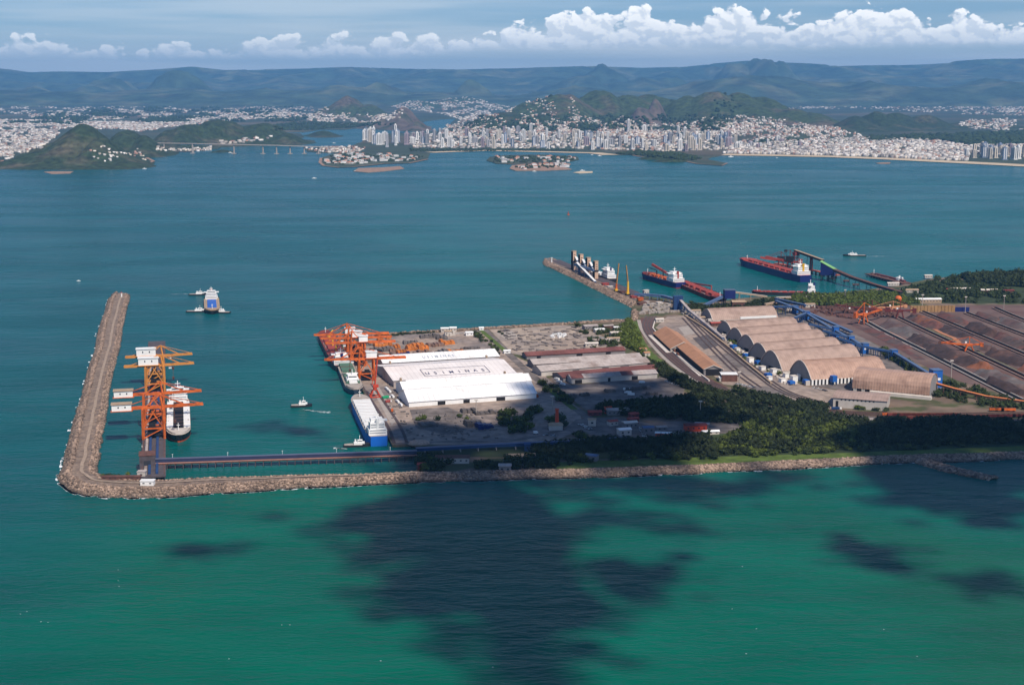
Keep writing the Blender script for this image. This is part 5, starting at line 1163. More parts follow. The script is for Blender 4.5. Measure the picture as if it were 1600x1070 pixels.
conveyor('blue grey gallery running down from the square blue tower past the yard wall',[G(1062,484,3)+Vector((0,0,20)),G(1078,494,3)+Vector((0,0,10)),G(1105,513,3)+Vector((0,0,6)),G(1130,533,3)+Vector((0,0,5))],5,3,m_blue2,m_grey,26,base=3)
p=G(1139,478,3); t=T('dark_loading_tower','dark blue loading tower on legs above the quay sheds','tower',(p.x,p.y,3),.1); MB().box(-11,11,-8,8,16,33).build('tower_body',m_hullb,t); MB().box(-11.5,11.5,-8.5,8.5,33,34).build('roof',mat('slate roof',(.09,.12,.18),.6,.1,.1),t)
for x in (-10,10):
    for y in (-7,7): MB().bar((x,y,0),(x,y,16),1.8).build('leg',m_black,t)
hut('brown quay shed right of the dark loading tower',1153,481,26,16,13,.05,m_rust,m_deck,'shed','shed',pitch=3)
conveyor('blue grey gallery climbing to the dark loading tower',[G(1100,482,3)+Vector((0,0,6)),G(1136,477,3)+Vector((0,0,22))],6,4,m_blue2,m_blue2,30,base=3)
conveyor('pale roofed gallery leading away from the dark loading tower',[G(1146,476,3)+Vector((0,0,26)),G(1198,474,3)+Vector((0,0,14))],4,3,m_deck,m_concw,34,base=3)
conveyor('thin pale gallery along the shore trees',[G(1213,470,3)+Vector((0,0,6)),G(1290,467,3)+Vector((0,0,5))],5,3,m_deck,m_concw,34,base=3)
conveyor('short tan gallery stepping down toward the farthest arched shed',[G(1195,482,3)+Vector((0,0,8)),G(1213,480,3)+Vector((0,0,10))],5,3,m_deck,mat('tan cover',(.5,.35,.25),.7,.1,.1),34,base=3)
# north berth ships
s=ship('blue hulled ore carrier with red bottom and white bridge, alone off the quay',(1008,434),(1064,450.5),34,m_hullb,m_redb,m_orange,5,13,mat('deep red bottom',(.22,.03,.03),.6,.1,.1),True,24,supl=.18,hatchw=.5,cranes=2,cranem=m_hullk,funnelm=m_redlt)
s=ship('dark red ore carrier lying behind the white bridge of the blue ship',(1130,472),(1062,444),38,m_redb,m_redb,m_redlt,6,8,m_redb,False,20,hatchw=.45,hatchz=3.5,cranes=0)
for k in range(5):
    MB().cyl((-20+k*22,-7+(k%2)*13,8),(-20+k*22,-7+(k%2)*13,12),5,10,3).build('ore_heap',m_redlt,s)
MB().bar((-90,12,9),(40,10,20),2,3).bar((40,10,8),(40,10,20),2).build('self_unloader_boom',m_redlt,s)
p=G(1045,424,0); t=T('quay_loader','red travelling loader boom raised behind the blue ore carrier','ship loader',(*G(1048,436,0).xy,0),2.4)
MB().bar((0,0,8),(55,0,30),4,5).build('boom',m_redlt,t); MB().bar((0,-4,-2),(0,-4,16),2).bar((0,4,-2),(0,4,16),2).build('tower_leg',m_redb,t); MB().box(-6,5,-4,4,8,15).build('machinery_house',m_redb,t)
s=ship('long navy blue bulk carrier with red deck and yellow funnel at the ore loader',(1161,413),(1259,441),40,m_hullb,m_redlt,m_redlt,8,16,None,True,26,supl=.09,hatchw=.55,hatchz=3,funnelm=m_yel)
s=ship('low black and red coastal tanker moored parallel to the shore',(1176,459.5),(1278,462),24,m_hullk,m_redlt,m_redlt,5,7,None,True,22,name='coastal_tanker',supl=.12,hatchw=.6,hatchz=1)
# ore loader pier
def AB(px,py,z): return G(px,py,0).xy.to_3d()+Vector((0,0,z))
lp=T('ore_loader_pier','piled ore pier with red decks behind the navy bulk carrier','pier',(0,0,0))
a=G(1205,431,0)-G(1205,431,0)
dk=MB(); pl=MB()
A_=G(1215,418,0)+Vector((0,18,0)); B_=G(1312,437,0)+Vector((0,18,0))
dk.bar(A_+Vector((0,0,8)),B_+Vector((0,0,8)),16,2); dk.build('deck',mat('faded red deck',(.38,.09,.05),.7,.2,.1),lp)
for k in range(16):
    c=A_.lerp(B_,(k+.5)/16); pl.bar((c.x,c.y-5,-2),(c.x,c.y-5,7),1.6); pl.bar((c.x,c.y+5,-2),(c.x,c.y+5,7),1.6)
pl.build('pile',m_hullk,lp)
def loader(label,px,py,yaw,bl,h):
    p=G(px,py,0); t=T('ship_loader',label,'ship loader',(p.x,p.y+20,9),yaw); 
    for x in (-7,7):
        for y in (-6,6): MB().bar((x,y,0),(x*.6,y*.8,h*.6),1.8).build('leg',m_redb,t)
    MB().box(-9,9,-6,6,h*.6,h).build('machinery_house',m_hullk,t); MB().bar((0,0,h*.55),(bl,0,h*.85),4,5).build('boom',m_redlt,t); MB().bar((0,0,h*.6),(0,0,h*1.5),1.6).bar((0,0,h*1.5),(bl*.8,0,h*.85),.8).bar((0,0,h*1.5),(-bl*.3,0,h*.7),.8).build('mast_and_stays',m_redb,t)
    MB().bar((0,0,h*.5),(-bl*.45,0,h*.6),4,4).box(-bl*.5,-bl*.36,-3,3,h*.45,h*.8).build('counterweight_arm',m_redlt,t)
loader('dark red ship loader at the middle of the navy carrier',1236,427,2.7,60,30)
loader('dark red ship loader nearer the carrier bow',1222,423,3.0,50,24)
t=T('lattice_mast','thin dark lattice mast standing by the ship loaders','mast',(*G(1227,417,0).xy,0)); MB().bar((-4,0,-2),(-1.5,0,38),.7).bar((4,0,-2),(1.5,0,38),.7).bar((-3,0,10),(3,0,14),.5).bar((3,0,14),(-2.4,0,22),.5).bar((-2.4,0,22),(2,0,30),.5).build('lattice',m_hullk,t); MB().cyl((0,0,38),(0,0,43),4,8).build('lamp_head',m_hullk,t)
conveyor('high tan roofed gallery from the red tower to the green roofed tower',[AB(1241,421,46),AB(1285,431,36)],7,5,m_hullk,m_deck,200,base=0)
for px,py,h,lb in ((1243,422,44,'dark red lattice tower carrying the high gallery'),(1267,427,38,'slim red tower midway under the high gallery')):
    p=G(px,py,0); t=T('gallery_tower',lb,'tower',(p.x,p.y,0),.4); w=7 if h>40 else 3
    for x in (-w,w):
        for y in (-w*.6,w*.6): MB().bar((x,y,-2),(x*.8,y*.8,h),1.6).build('leg',m_redb,t)
    for z in (10,20,30): MB().box(-w,w,-w*.6,w*.6,z,z+1.2).build('platform',m_redb,t)
    MB().box(-w,w,-w*.7,w*.7,h-8,h).build('head_house',m_redb,t)
p=G(1295,440,0); t=T('green_roofed_tower','dark transfer tower with sloping light green roof, out in the water','tower',(p.x,p.y+10,0),-.45)
MB().add([(-16,-9,14),(16,-9,14),(16,9,14),(-16,9,14),(-16,-9,44),(16,-9,28),(16,9,28),(-16,9,44)],[(0,3,2,1),(4,5,6,7),(0,1,5,4),(1,2,6,5),(2,3,7,6),(3,0,4,7)]).build('tower_body',m_hullb,t)
MB().add([(-18,-10,45.2),(18,-10,27.2),(18,10,27.2),(-18,10,45.2),(-18,-10,46),(18,-10,28),(18,10,28),(-18,10,46)],[(0,3,2,1),(4,5,6,7),(0,1,5,4),(1,2,6,5),(2,3,7,6),(3,0,4,7)]).build('roof',m_greenr,t)
for x in (-14,0,14):
    for y in (-8,8): MB().bar((x,y,-2),(x,y,15),2).build('leg',m_hullk,t)
conveyor('long brown gallery descending from the green roofed tower to the wooded shore',[AB(1303,441,28),AB(1330,449,22),AB(1366,457,16),AB(1408,464,9)],9,5,m_hullk,m_rust,60,m_hullk,base=0)
wallrun_=[(1320,432),(1345,446)]
for i,(x,y) in enumerate([(1298,438),(1337,447),(1322,441)]):
    p=G(x,y,0); t=T('mooring_dolphin',['round topped mooring dolphin below the green roofed tower','lone mooring dolphin between the gallery legs','small dark mooring dolphin farther out'][i],'mooring dolphin',(p.x,p.y,0)); MB().box(-7,7,-5,5,3,5).build('platform',m_rust,t)
    for a_ in (-5,5): MB().cyl((a_,0,-2),(a_,0,3),1.2,8).build('pile',m_hullk,t)
q0,q1=G(1358,431,0),G(1416,446,0); t=T('old_jetty','old brown jetty running out from the wooded shore','jetty',(q0.x,q0.y,0),math.atan2((q1-q0).y,(q1-q0).x)); Lq=(q1-q0).length
MB().box(0,Lq,-12,12,4,6).build('deck',m_rust,t); MB().box(20,Lq*.9,3,9,6,9).build('gallery',m_redb,t)
for k in range(12): MB().bar((8+k*(Lq-10)/12,-10,-2),(8+k*(Lq-10)/12,-10,4),1.5).build('pile',m_conc,t)
ship('rust brown barge with small white cabin lying along the old jetty',(1362,431),(1410,443),18,m_rust,m_rust,m_redb,4,6,None,True,9,name='barge',supl=.1)
tug('white topped launch heading out beyond the ore pier',1335,400,math.pi-.1,40,s=1.5); wake(1341,400.5,0,70,4,8)
t=T('navigation_buoy','small red navigation buoy out in the bay','buoy',(*G(888,336,0).xy,0)); MB().cyl((0,0,-.5),(0,0,2.4),4.5,10,4).build('float',m_orange,t); MB().cyl((0,0,2.4),(0,0,11),3,8,1).build('tower_frame',m_redlt,t); MB().cyl((0,0,11),(0,0,13),1.4,8).build('lantern',m_redlt,t)
def boat(label,px,py,L_,rz=0):
    p=G(px,py,0); t=T('small_boat',label,'boat',(p.x,p.y,0),rz); MB().prism([(-L_/2,-L_*.13),(L_*.2,-L_*.15),(L_/2,0),(L_*.2,L_*.15),(-L_/2,L_*.13)],-.3,L_*.1).build('hull',m_white,t); MB().box(-L_*.2,L_*.1,-L_*.09,L_*.09,L_*.1,L_*.22).build('cabin',m_white,t)
for i,(x,y,l,z) in enumerate([(1142,245.5,34,.2),(226,264,22,.1),(910,267,26,0),(555,268,18,0),(491,279,22,.3),(1214,247,14,0),(937,244,26,.3),(925,242.5,16,0),(835,268,20,.1),(560,498,0,0),(123,439,9,0),(360,239,26,0),(545,255,14,0),(522,224,24,0)]):
    if l: boat(['large white boat off the far beach','white boat below the green headland','white boat by the sand islet','white boat off the pink rocks','white boat alone in the middle of the bay','tiny boat on the bathing water','white boat near the marina','tiny white boat outside the marina','white boat under the near island tip','','speck of a white boat left of the breakwater','white boat under the bridge','tiny boat off the rocky peninsula','white boat up the channel'][i],x,y,l,z)
# small whitecaps on the foreground sea
wc=MB(); r_=np.random.default_rng(77)
for x,y in [(236,847),(185,890),(185,907),(186,916),(32,959),(42,955),(64,971),(75,972),(440,976),(453,976),(358,1029),(595,1032),(770,1042),(1160,885),(1144,951),(1166,1021),(1182,982),(1433,1025),(1381,983)]:
    p=G(x,y,.1); q=[]
    for a in range(7): an=2*math.pi*a/7; q.append((p.x+math.cos(an)*r_.uniform(.4,.75),p.y+math.sin(an)*r_.uniform(.2,.5),.35))
    wc.add(q,[tuple(range(7))])
tag(wc.build('whitecaps',m_foam),'few white flecks of breaking water',kind='stuff')
# ------------------------------------------------------------ steel and container stacks
def stack(label,px,py,w,d,h,m,rows,group=None,rz=None,seed=0):
    d*=1.5 if py<600 else 1.3; h*=1.2; w*=.86
    p=G(px,py,3); t=T('steel_stack',label,'stack',(p.x,p.y,3.1),WRZ if rz is None else rz); r_=np.random.default_rng(seed+int(px*7+py))
    lw=w/rows
    for k in range(rows):
        hh=h*r_.uniform(.55,1.1); dd=d*r_.uniform(.75,1.05); o=r_.uniform(-1,1)
        MB().box(-w/2+k*lw+.3,-w/2+(k+1)*lw-.3,-dd/2+o,dd/2+o,0,hh).box(-w/2+k*lw+.8,-w/2+(k+1)*lw-.8,-dd*.35+o,dd*.3+o,hh,hh*1.35).build('bundle',m,t)
SK=[(594,532.5,12,11,4,m_ostack,2,'orange stack nearest the yard corner'),(606,529,10,10,4,m_ostack,2,'small orange stack at the shore bend'),(593,541,24,14,4,m_ostack,3,'square orange stack beside a dark post'),(606,539,16,9,4,m_ostack,2,'little orange stack right of the square one'),(617,544,18,14,4,m_ostack,3,'orange stack with white bundle behind the brown slab row'),(617,549,24,12,3,m_bstack,4,'brown slab row in front of the small orange stack'),(597,548,48,14,4,m_steel,6,'dark plate row by the yard corner'),(588,560,40,20,4,m_bstack,5,'brown plate stack, left of its longer neighbour'),(608,558,40,22,4,m_bstack,5,'long brown plate stack behind the farthest white warehouse'),(629,552,24,12,4,m_ostack,4,'bright orange stack on a blue one'),(630,556,26,9,4,m_hullb,4,'blue stack in front of the bright orange one'),(641,537,30,10,4,m_steel,4,'dark coil row left of the orange twins'),(650,541,30,14,4,m_ostack,4,'orange stack, upper of the twins in mid yard'),(652,546,44,15,4.5,m_ostack,6,'largest orange stack in mid yard'),(661,553,38,16,4,m_bstack,5,'brown coil rows right of the bright orange stack'),(668,556,26,14,4,m_steel,4,'dark coil rows touching the brown ones'),(672,527.5,44,10,4,m_steel,5,'long dark row near the shore road'),(690,530,24,8,4,m_steel,3,'short dark row near the shore road'),(680,540,34,18,3,m_bstack,5,'brown plate field in mid yard'),(698,537,30,14,5,m_ostack,4,'orange and white stack right of the brown field'),(691,553,26,18,5,m_steel,4,'round shouldered dark heap before the farthest warehouse'),(712,552,34,16,4,m_ostack,4,'rusty orange wedge stack by the dark heap'),(706,524,14,8,5,m_cwall,2,'pale crates by the shore houses'),(735,545,40,6,2,m_steel,6,'thin dark row of billets'),(560,541,20,14,3,m_steel,3,'dark pile right on the quay corner'),(575,539,12,12,3,m_steel,2,'small dark pile on the quay'),
 (732,644,24,12,4,m_steel,3,'dark roofed pile in front of the nearest white warehouse'),(739,664,26,16,4,m_steel,3,'dark plate pile, left one of a touching pair'),(757,668,26,16,4,m_hullb,3,'blue grey plate pile, right one of a touching pair'),(668,664,26,20,3,m_steel,3,'dark plate pile by the road bend'),(760,646,40,12,3,m_steel,5,'long dark plate pile next to the trees'),(894,621,16,12,3,m_steel,3,'black pile at the edge of the truck yard'),(913,618,16,8,3,m_steel,3,'small black pile in the truck yard'),(953,612,18,9,3,m_steel,4,'curved black row in the truck yard'),(996,609,46,6,3,m_steel,7,'long black row across the truck yard'),(1016,617,26,6,3,m_steel,5,'black row at the right of the truck yard'),(837,620,8,8,3,m_orange,2,'tiny orange pile at the foot of the white warehouse')]
for x,y,w,d,h,m_,rows,lb in SK: stack(lb,x,y,w,d,h,m_,rows)
# parked lorries (cab and box) and cars
def lorry(label,px,py,rz,m_,L_=12,mc=None,z=3.1):
    p=G(px,py,z); t=T('parked_lorry',label,'lorry',(p.x,p.y,z),rz); MB().box(-L_/2,L_*.28,-1.4,1.4,1.1,4).build('cargo_box',m_,t); c=MB().box(L_*.31,L_*.5,-1.3,1.3,.8,3.2).build('cab',mc or m_white,t); MB().box(L_*.5-.05,L_*.5+.06,-1.1,1.1,1.9,2.9).build('windscreen',m_glass,c)
    for x in (-L_*.4,-L_*.28,L_*.4):
        for y in (-1.2,1.2): MB().cyl((x,y-.2,.6),(x,y+.2,.6),.6,8).build('wheel',m_black,t)
LR=[(604,609,1.9,m_white,16,'white covered lorry, first in the queue beside the warehouses'),(608,613,1.9,m_white,16,'white covered lorry, second in the queue'),(613,621,1.9,m_white,16,'white covered lorry, third in the queue'),(621,629,1.9,m_white,16,'white covered lorry, fourth in the queue'),(626,634,1.9,m_white,14,'white covered lorry, last in the queue by the nearest warehouse'),(604,622.5,.4,mat('green container',(.02,.35,.15),.6,.1,.1),12,'lorry with green box on the open quay'),(607,629,.4,m_redlt,9,'red lorry behind the green one on the quay'),(613,643,1.6,m_orange,9,'small orange forklift truck alone on the quay'),(870,594,2.2,m_white,11,'white lorry parked by the front grey warehouse corner'),(874,598,2.2,m_white,11,'white lorry, middle of three by the warehouse corner'),(879,602,2.2,m_white,11,'white lorry, nearest of three by the warehouse corner'),(979,610,.2,m_white,10,'white lorry, upper of the group in the truck yard'),(981,615,2.8,m_white,10,'white lorry, middle of the group in the truck yard'),(986,618,2.8,m_white,10,'white lorry, right end of the group in the truck yard'),(1003,599,.2,m_white,9,'lone white van near the warehouse front'),(1020,571,2.3,m_white,13,'white lorry at the far corner of the middle warehouses'),(837,678,.2,m_white,6,'white car near the orange chimney hut'),(845,695,.2,m_hullk,8,'dark lorry on the round junction'),(980,716,0,m_white,5,'white van on the coastal clearing')]
for x,y,rz,m_,L_,lb in LR: lorry(lb,x,y,rz,m_,L_)
CB=[(mat('white car paint',(.75,.75,.74),.35,.03,1),'white'),(mat('dark car paint',(.05,.055,.06),.35,.03,1),'dark'),(mat('silver car paint',(.42,.43,.44),.35,.03,1),'silver')]
cars=[]
for m_,nm in CB:
    t=T('parked_car','x','car'); MB().prism([(-2.3,-.9),(2.1,-.9),(2.35,-.5),(2.35,.5),(2.1,.9),(-2.3,.9)],.35,.95).build('car_body',m_,t); MB().add([(-1.5,-.85,.95),(1.1,-.85,.95),(1.1,.85,.95),(-1.5,.85,.95),(-1.1,-.7,1.5),(.5,-.7,1.5),(.5,.7,1.5),(-1.1,.7,1.5)],[(4,5,6,7),(0,1,5,4),(1,2,6,5),(2,3,7,6),(3,0,4,7)]).build('cabin',m_glass,t)
    for x in (-1.5,1.5):
        for y in (-.85,.85): MB().cyl((x,y-.1,.35),(x,y+.1,.35),.35,8).build('wheel',m_black,t)
    cars.append((t,nm,[0]))
def carrow(a,b,n,zone,seed,jit=1.5):
    r_=np.random.default_rng(seed); A=G(*a,3);B=G(*b,3); d=B-A; rz=math.atan2(d.y,d.x)+math.pi/2
    for k in range(n):
        if r_.random()<.2: continue
        c=cars[int(r_.choice(3,p=[.55,.2,.25]))]; p=A.lerp(B,(k+.5)/n); lb=f'{c[1]} car parked {zone}'; gp=f'{c[1]} cars parked {zone}'; loc=(p.x+r_.normal(0,jit*.3),p.y+r_.normal(0,jit),3.3)
        copy_tree(c[0],loc,rz+r_.normal(0,.06),lb,None,gp,1.15)
carrow((922,527),(946,529),12,'before the back shore offices',1); carrow((905,662),(925,672),9,'along the village street',2); carrow((1045,678),(1075,680),10,'beside the bus shelter',3); carrow((1000,668),(1008,684),6,'between the village huts',4); carrow((700,522),(728,521),10,'behind the shore houses',5); carrow((850,680),(872,682),7,'by the chimney hut',6); carrow((1060,603),(1040,595),6,'at the right edge of the truck yard',7); carrow((1150,600),(1180,606),9,'at the foot of the railside yard',8); carrow((1270,606),(1296,612),8,'under the columned shed',9); carrow((1480,606),(1500,614),6,'by the tall blue tower',10)
for t,_,_ in cars:
    for ch in list(t.children): bpy.data.objects.remove(ch)
    bpy.data.objects.remove(t)
# ------------------------------------------------------------ huts and small works buildings
ch=T('chimney_hut','pale hut with tall orange red stack on it','hut',(*G(868,671,3).xy,3),.05); MB().box(-9,9,-6,6,0,7).build('wall',m_cwall,ch); MB().add([(-10,-7,6.8),(10,-7,6.8),(10,7,6.8),(-10,7,6.8),(-6,0,10),(6,0,10)],[(0,1,5,4),(1,2,5),(2,3,4,5),(3,0,4),(3,2,1,0)]).build('roof',m_deck,ch); MB().cyl((2,2,9),(2,2,26),2.6,10,2).cyl((2,2,26),(2,2,28),2.8,10).build('chimney',m_red,ch)
HU=[(707,722,40,14,7,.03,m_cwall,m_rust,'brown roofed long shed at the end of the conveyor basin'),(659,733,9,8,7,0,m_redb,m_redlt,'red hut under the bushes at the basin end'),(789,736,14,12,8,0,m_gwall,m_grey,'grey intake building set into the sea wall'),(814,717,34,10,5,.1,m_cwall,m_deck,'pale sheds behind the coastal grass'),(925,719,14,10,7,-.4,m_gwall,m_blue2,'small hut with slanted pale blue roof in the wood edge'),(824,704,7,7,9,0,m_blue,m_blue,'bright blue valve house beside the navy conveyor'),
 (975,679,16,12,8,.3,m_cwall,m_white,'white roofed hall in the works village'),(984,668,18,12,8,.3,m_gwall,m_concw,'pale round shouldered hall behind the white roofed one'),(965,647,30,14,7,.1,m_gwall,m_grey,'long grey roofed hall among the trees'),(950,645,9,9,8,.1,m_red,m_red,'bright red cube beside the long grey hall'),(929,648,18,10,5,.1,m_redb,m_redlt,'red roofed canteen left of the red cube'),(990,653,12,9,7,.4,m_redb,m_redlt,'small red roofed house, upper of three'),(989,661,13,9,7,.4,m_redb,m_redlt,'small red roofed house, middle of three'),(957,664,12,10,6,.4,m_cwall,m_redlt,'pink roofed house by the village street'),(1012,676,14,10,8,.2,m_gwall,m_blue2,'blue grey hut in the works village'),(1086,672,28,14,8,.1,m_red,m_redb,'long red building with dark roof at the far end of the village'),(1097,668,18,10,6,-.3,m_gwall,m_grey,'low grey house behind the long red building'),(1040,682,26,5,5,-.15,m_red,m_white,'red bus shelter with white roof strip'),(1033,672,14,7,5,.3,m_gwall,m_grey,'grey tool shed behind the shelter'),(1110,678,22,6,4,.15,m_cwall,m_white,'low white strip building by the wood'),(1118,634,34,14,6,.0,m_cwall,m_deck,'long tan house beyond the crossing'),(1125,648,26,12,6,.0,m_gwall,m_grey,'plain grey house in the trees below the crossing'),(925,665,10,7,9,0,m_cwall,m_deck,'tall pale cabin by the village street'),(1180,676,20,9,5,0,m_cwall,m_grey,'small pale shed in the bright part of the wood'),(1357,660,12,8,5,0,m_cwall,m_grey,'grey pump hut by the wagons'),
 (922,514,26,16,7,.3,m_gwall,m_grey,'grey roofed office near the back shore'),(936,519,18,12,6,.3,m_cwall,m_white,'white roofed office near the back shore'),(950,514,18,10,7,.3,m_rust,m_grey,'dark workshop near the back shore'),(962,524,20,12,6,.2,m_cwall,m_concw,'pale workshop left of the green verge'),(941,536,34,14,6,.1,m_gwall,m_grey,'long grey roofed block by the storage yard'),(924,541,22,12,6,.1,m_cwall,m_concw,'pale flat block by the storage yard'),(958,533,22,10,6,.1,m_cwall,m_deck,'tan roofed block by the storage yard'),(965,516,14,9,6,.1,m_cwall,m_white,'small white hut by the back shore'),(1004,550,12,10,6,.4,m_cwall,m_ochre,'ochre topped hut behind the middle warehouses'),(1010,556,10,8,6,.4,m_cwall,m_ochre,'second ochre hut behind the middle warehouses'),(695,518.5,14,8,7,.1,m_cwall,m_white,'white shore house with flat roof, left of two'),(708,517.5,12,8,7,.1,m_cwall,m_white,'white shore house, right of two'),(700,524,12,9,8,.2,m_cwall,m_deck,'tan gabled office in the stack yard'),(733,524,13,10,6,.2,m_white,m_white,'white office beside the palm row'),(752,516,8,6,5,.2,m_white,m_white,'tiny white gatehouse on the shore'),(792,552,11,7,5,.2,m_white,m_white,'white gatehouse at the end of the green strip'),
 (1085,490,22,14,7,.2,m_cwall,m_deck,'tan roofed hut at the head of the railside yard'),(1030,503,16,9,6,.3,m_cwall,m_concw,'pale wagon shed at the rail curve'),(1100,500,22,12,6,.2,m_gwall,m_deck,'low workshop left of the farthest arched shed'),(1118,509,20,12,6,.2,m_rust,m_redlt,'brown workshop at the foot of the farthest arched shed'),(1122,519,18,10,5,.2,m_cwall,m_grey,'grey workshop before the second arched shed'),(1160,478,18,10,9,.1,m_deck,m_deck,'tan machine house on the north quay'),(1236,484,22,12,7,.1,m_cwall,m_concw,'pale store behind the farthest arched shed'),(1265,480,20,10,7,.1,m_cwall,m_deck,'tan topped store by the shore trees'),(1395,446,26,10,6,.1,m_cwall,m_concw,'pale shed in the shore trees by the old jetty'),(1450,434,18,9,6,.1,m_cwall,m_concw,'small white roofed house on the wooded point'),(1500,455,46,9,6,.05,m_cwall,m_concw,'long white roofed shed among the point trees'),(1545,457,36,9,6,.05,m_rust,m_concw,'long brown shed among the point trees'),(1485,456,18,9,6,.05,m_cwall,m_redlt,'red roofed house among the point trees'),(1450,473,52,14,8,.05,m_deck,m_white,'white roofed hall above the brown retaining wall'),(1420,457,40,10,6,.05,m_cwall,m_deck,'tan shed below the wooded point'),(1575,462,22,12,12,.05,m_rust,m_redb,'dark tall plant building on the point')]
for x,y,w,d,h,rz,wm,rm,lb in HU: hut(lb,x,y,w,d,h,rz,wm,rm,'works_building' if w>14 else 'hut','building' if w>14 else 'hut',pitch=1.6 if w<30 else 2.2)
gb=T('gas_globe','round orange sphere tank above the stockyard machines','tank',(*G(1403,476,3).xy,3)); v,f=ico(3); npmesh('tank_shell',v*7+np.array([0,0,12]),f,m_orange,None,True,gb)
for a_ in range(4): MB().bar((5*math.cos(a_*1.57),5*math.sin(a_*1.57),0),(5*math.cos(a_*1.57),5*math.sin(a_*1.57),9),.8).build('leg',m_rust,gb)
# lamp masts
for i,(x,y,h) in enumerate([(1508,488,30),(1568,486,30),(1441,478,22),(1486,590,26),(863,642,20),(744,648,20),(1094,650,20),(1240,560,16),(1155,600,18),(1320,470,22)]):
    p=G(x,y,3); t=T('floodlight_mast',['tall floodlight mast at the top of the stockyard, left of two','tall floodlight mast at the top of the stockyard, right of two','floodlight mast by the round orange tank','floodlight mast beside the nearest stockyard berm','lamp mast by the nearest white warehouse corner','lamp mast over the dark plate piles','slim white mast over the works village','lamp mast among the arched sheds','lamp mast at the foot of the yard wall','lamp mast in the shore trees'][i],'floodlight mast',(p.x,p.y,3)); MB().cyl((0,0,0),(0,0,h),.8,6,.5).build('pole',m_conc,t); MB().box(-2.4,2.4,-.8,.8,h,h+1.6).build('lamp_head',m_concw,t)
# ------------------------------------------------------------ ore stockyard: berms with belts, heaps, machines
BM=[((1345,499),(1382,519.5),(1450,553),(1566,612),(1640,648),'nearest stockyard conveyor berm, edged by a pale rail'),((1404,497),(1450,519),(1530,556),(1600,589),(1700,634),'second stockyard conveyor berm, with green verge'),((1441,487.5),(1500,512),(1560,537),(1600,554),(1700,598),'third stockyard conveyor berm'),((1511,490),(1550,505),(1600,524),(1650,543),(1750,582),'fourth stockyard conveyor berm'),((1555,482),(1580,493),(1600,501),(1650,520),(1750,558),'farthest stockyard conveyor berm')]
for i,(a,b,c_,d_,e_,lb) in enumerate(BM):
    pts=[G(*q,3) for q in (a,b,c_,d_,e_)]; t=T('conveyor_berm',lb,'conveyor',(0,0,0)); ms=MB();bl_=MB();rl=MB()
    for p,q in zip(pts,pts[1:]):
        ms.bar(p+Vector((0,0,.8)),q+Vector((0,0,.8)),15,1.8); bl_.bar(p+Vector((0,0,2.6)),q+Vector((0,0,2.6)),3,1.8)
        n=(q-p).normalized(); s=Vector((-n.y,n.x,0))*6.5
        for k in (-1,1): rl.bar(p+s*k+Vector((0,0,1.9)),q+s*k+Vector((0,0,1.9)),1.1,.5)
    ms.build('berm',m_dark if i<1 else m_rust,t); bl_.build('belt',m_black,t); rl.build('rail',m_concw if i==0 else m_conc,t)
    for k in range(22):
        f_=k/21; j=min(int(f_*4),3); p=pts[j].lerp(pts[j+1],f_*4-j); MB().box(p.x-2.2,p.x+2.2,p.y-.5,p.y+.5,1.7,3.9).build('belt_frame',m_rust,t)
ribbon('berm_verge',[G(*q,3) for q in ((1412,497),(1458,519),(1538,556),(1608,589),(1700,630))],12,3.3,mat('olive verge',(.10,.10,.035),.95,.3,.1))
oc=[mat('brown ore',(.20,.075,.04),.95,.3,.1,col2=(.12,.06,.045),sc2=.03,bump=.6,bscale=.2),mat('grey ore',(.125,.105,.10),.95,.3,.1,col2=(.10,.06,.055),sc2=.025,bump=.6,bscale=.2),mat('black coal',(.055,.035,.033),.95,.3,.1,col2=(.10,.055,.045),sc2=.03,th=(.5,.62),bump=.6,bscale=.2),mat('maroon ore',(.13,.055,.045),.95,.3,.1,col2=(.085,.06,.055),sc2=.03,bump=.6,bscale=.2),mat('orange ore dust',(.42,.18,.09),.95,.15,.03)]
def heap(label,a,b,w,h,m_,seed):
    A=G(*a,3);B=G(*b,3); d=B-A; Lx=d.length; nx,ny=40,12; X,Y=np.meshgrid(np.linspace(-.5,.5,nx),np.linspace(-.5,.5,ny))
    e=np.clip((.5-np.abs(X))*Lx/(w*.55),0,1); prof=np.clip(1-np.abs(Y)*2/np.maximum(e**.5,.02),0,1); Z=h*np.minimum(prof*1.25,1)*np.clip(.25+1.35*fbm(X*Lx/26+seed*3,Y*w/22,4,seed),.2,1.3); Z*=e>0; Z-=.25
    I=np.arange(nx*ny).reshape(ny,nx); f=np.stack([I[:-1,:-1],I[:-1,1:],I[1:,1:],I[1:,:-1]],-1).reshape(-1,4)
    o=npmesh('ore_heap',np.stack([X.ravel()*Lx,Y.ravel()*w,Z.ravel()],1),f,m_,None,True); c=(A+B)/2; o.location=(c.x,c.y,3.1); o.rotation_euler=(0,0,math.atan2(d.y,d.x)); tag(o,label,'ore heap','heaps in the ore stockyard')
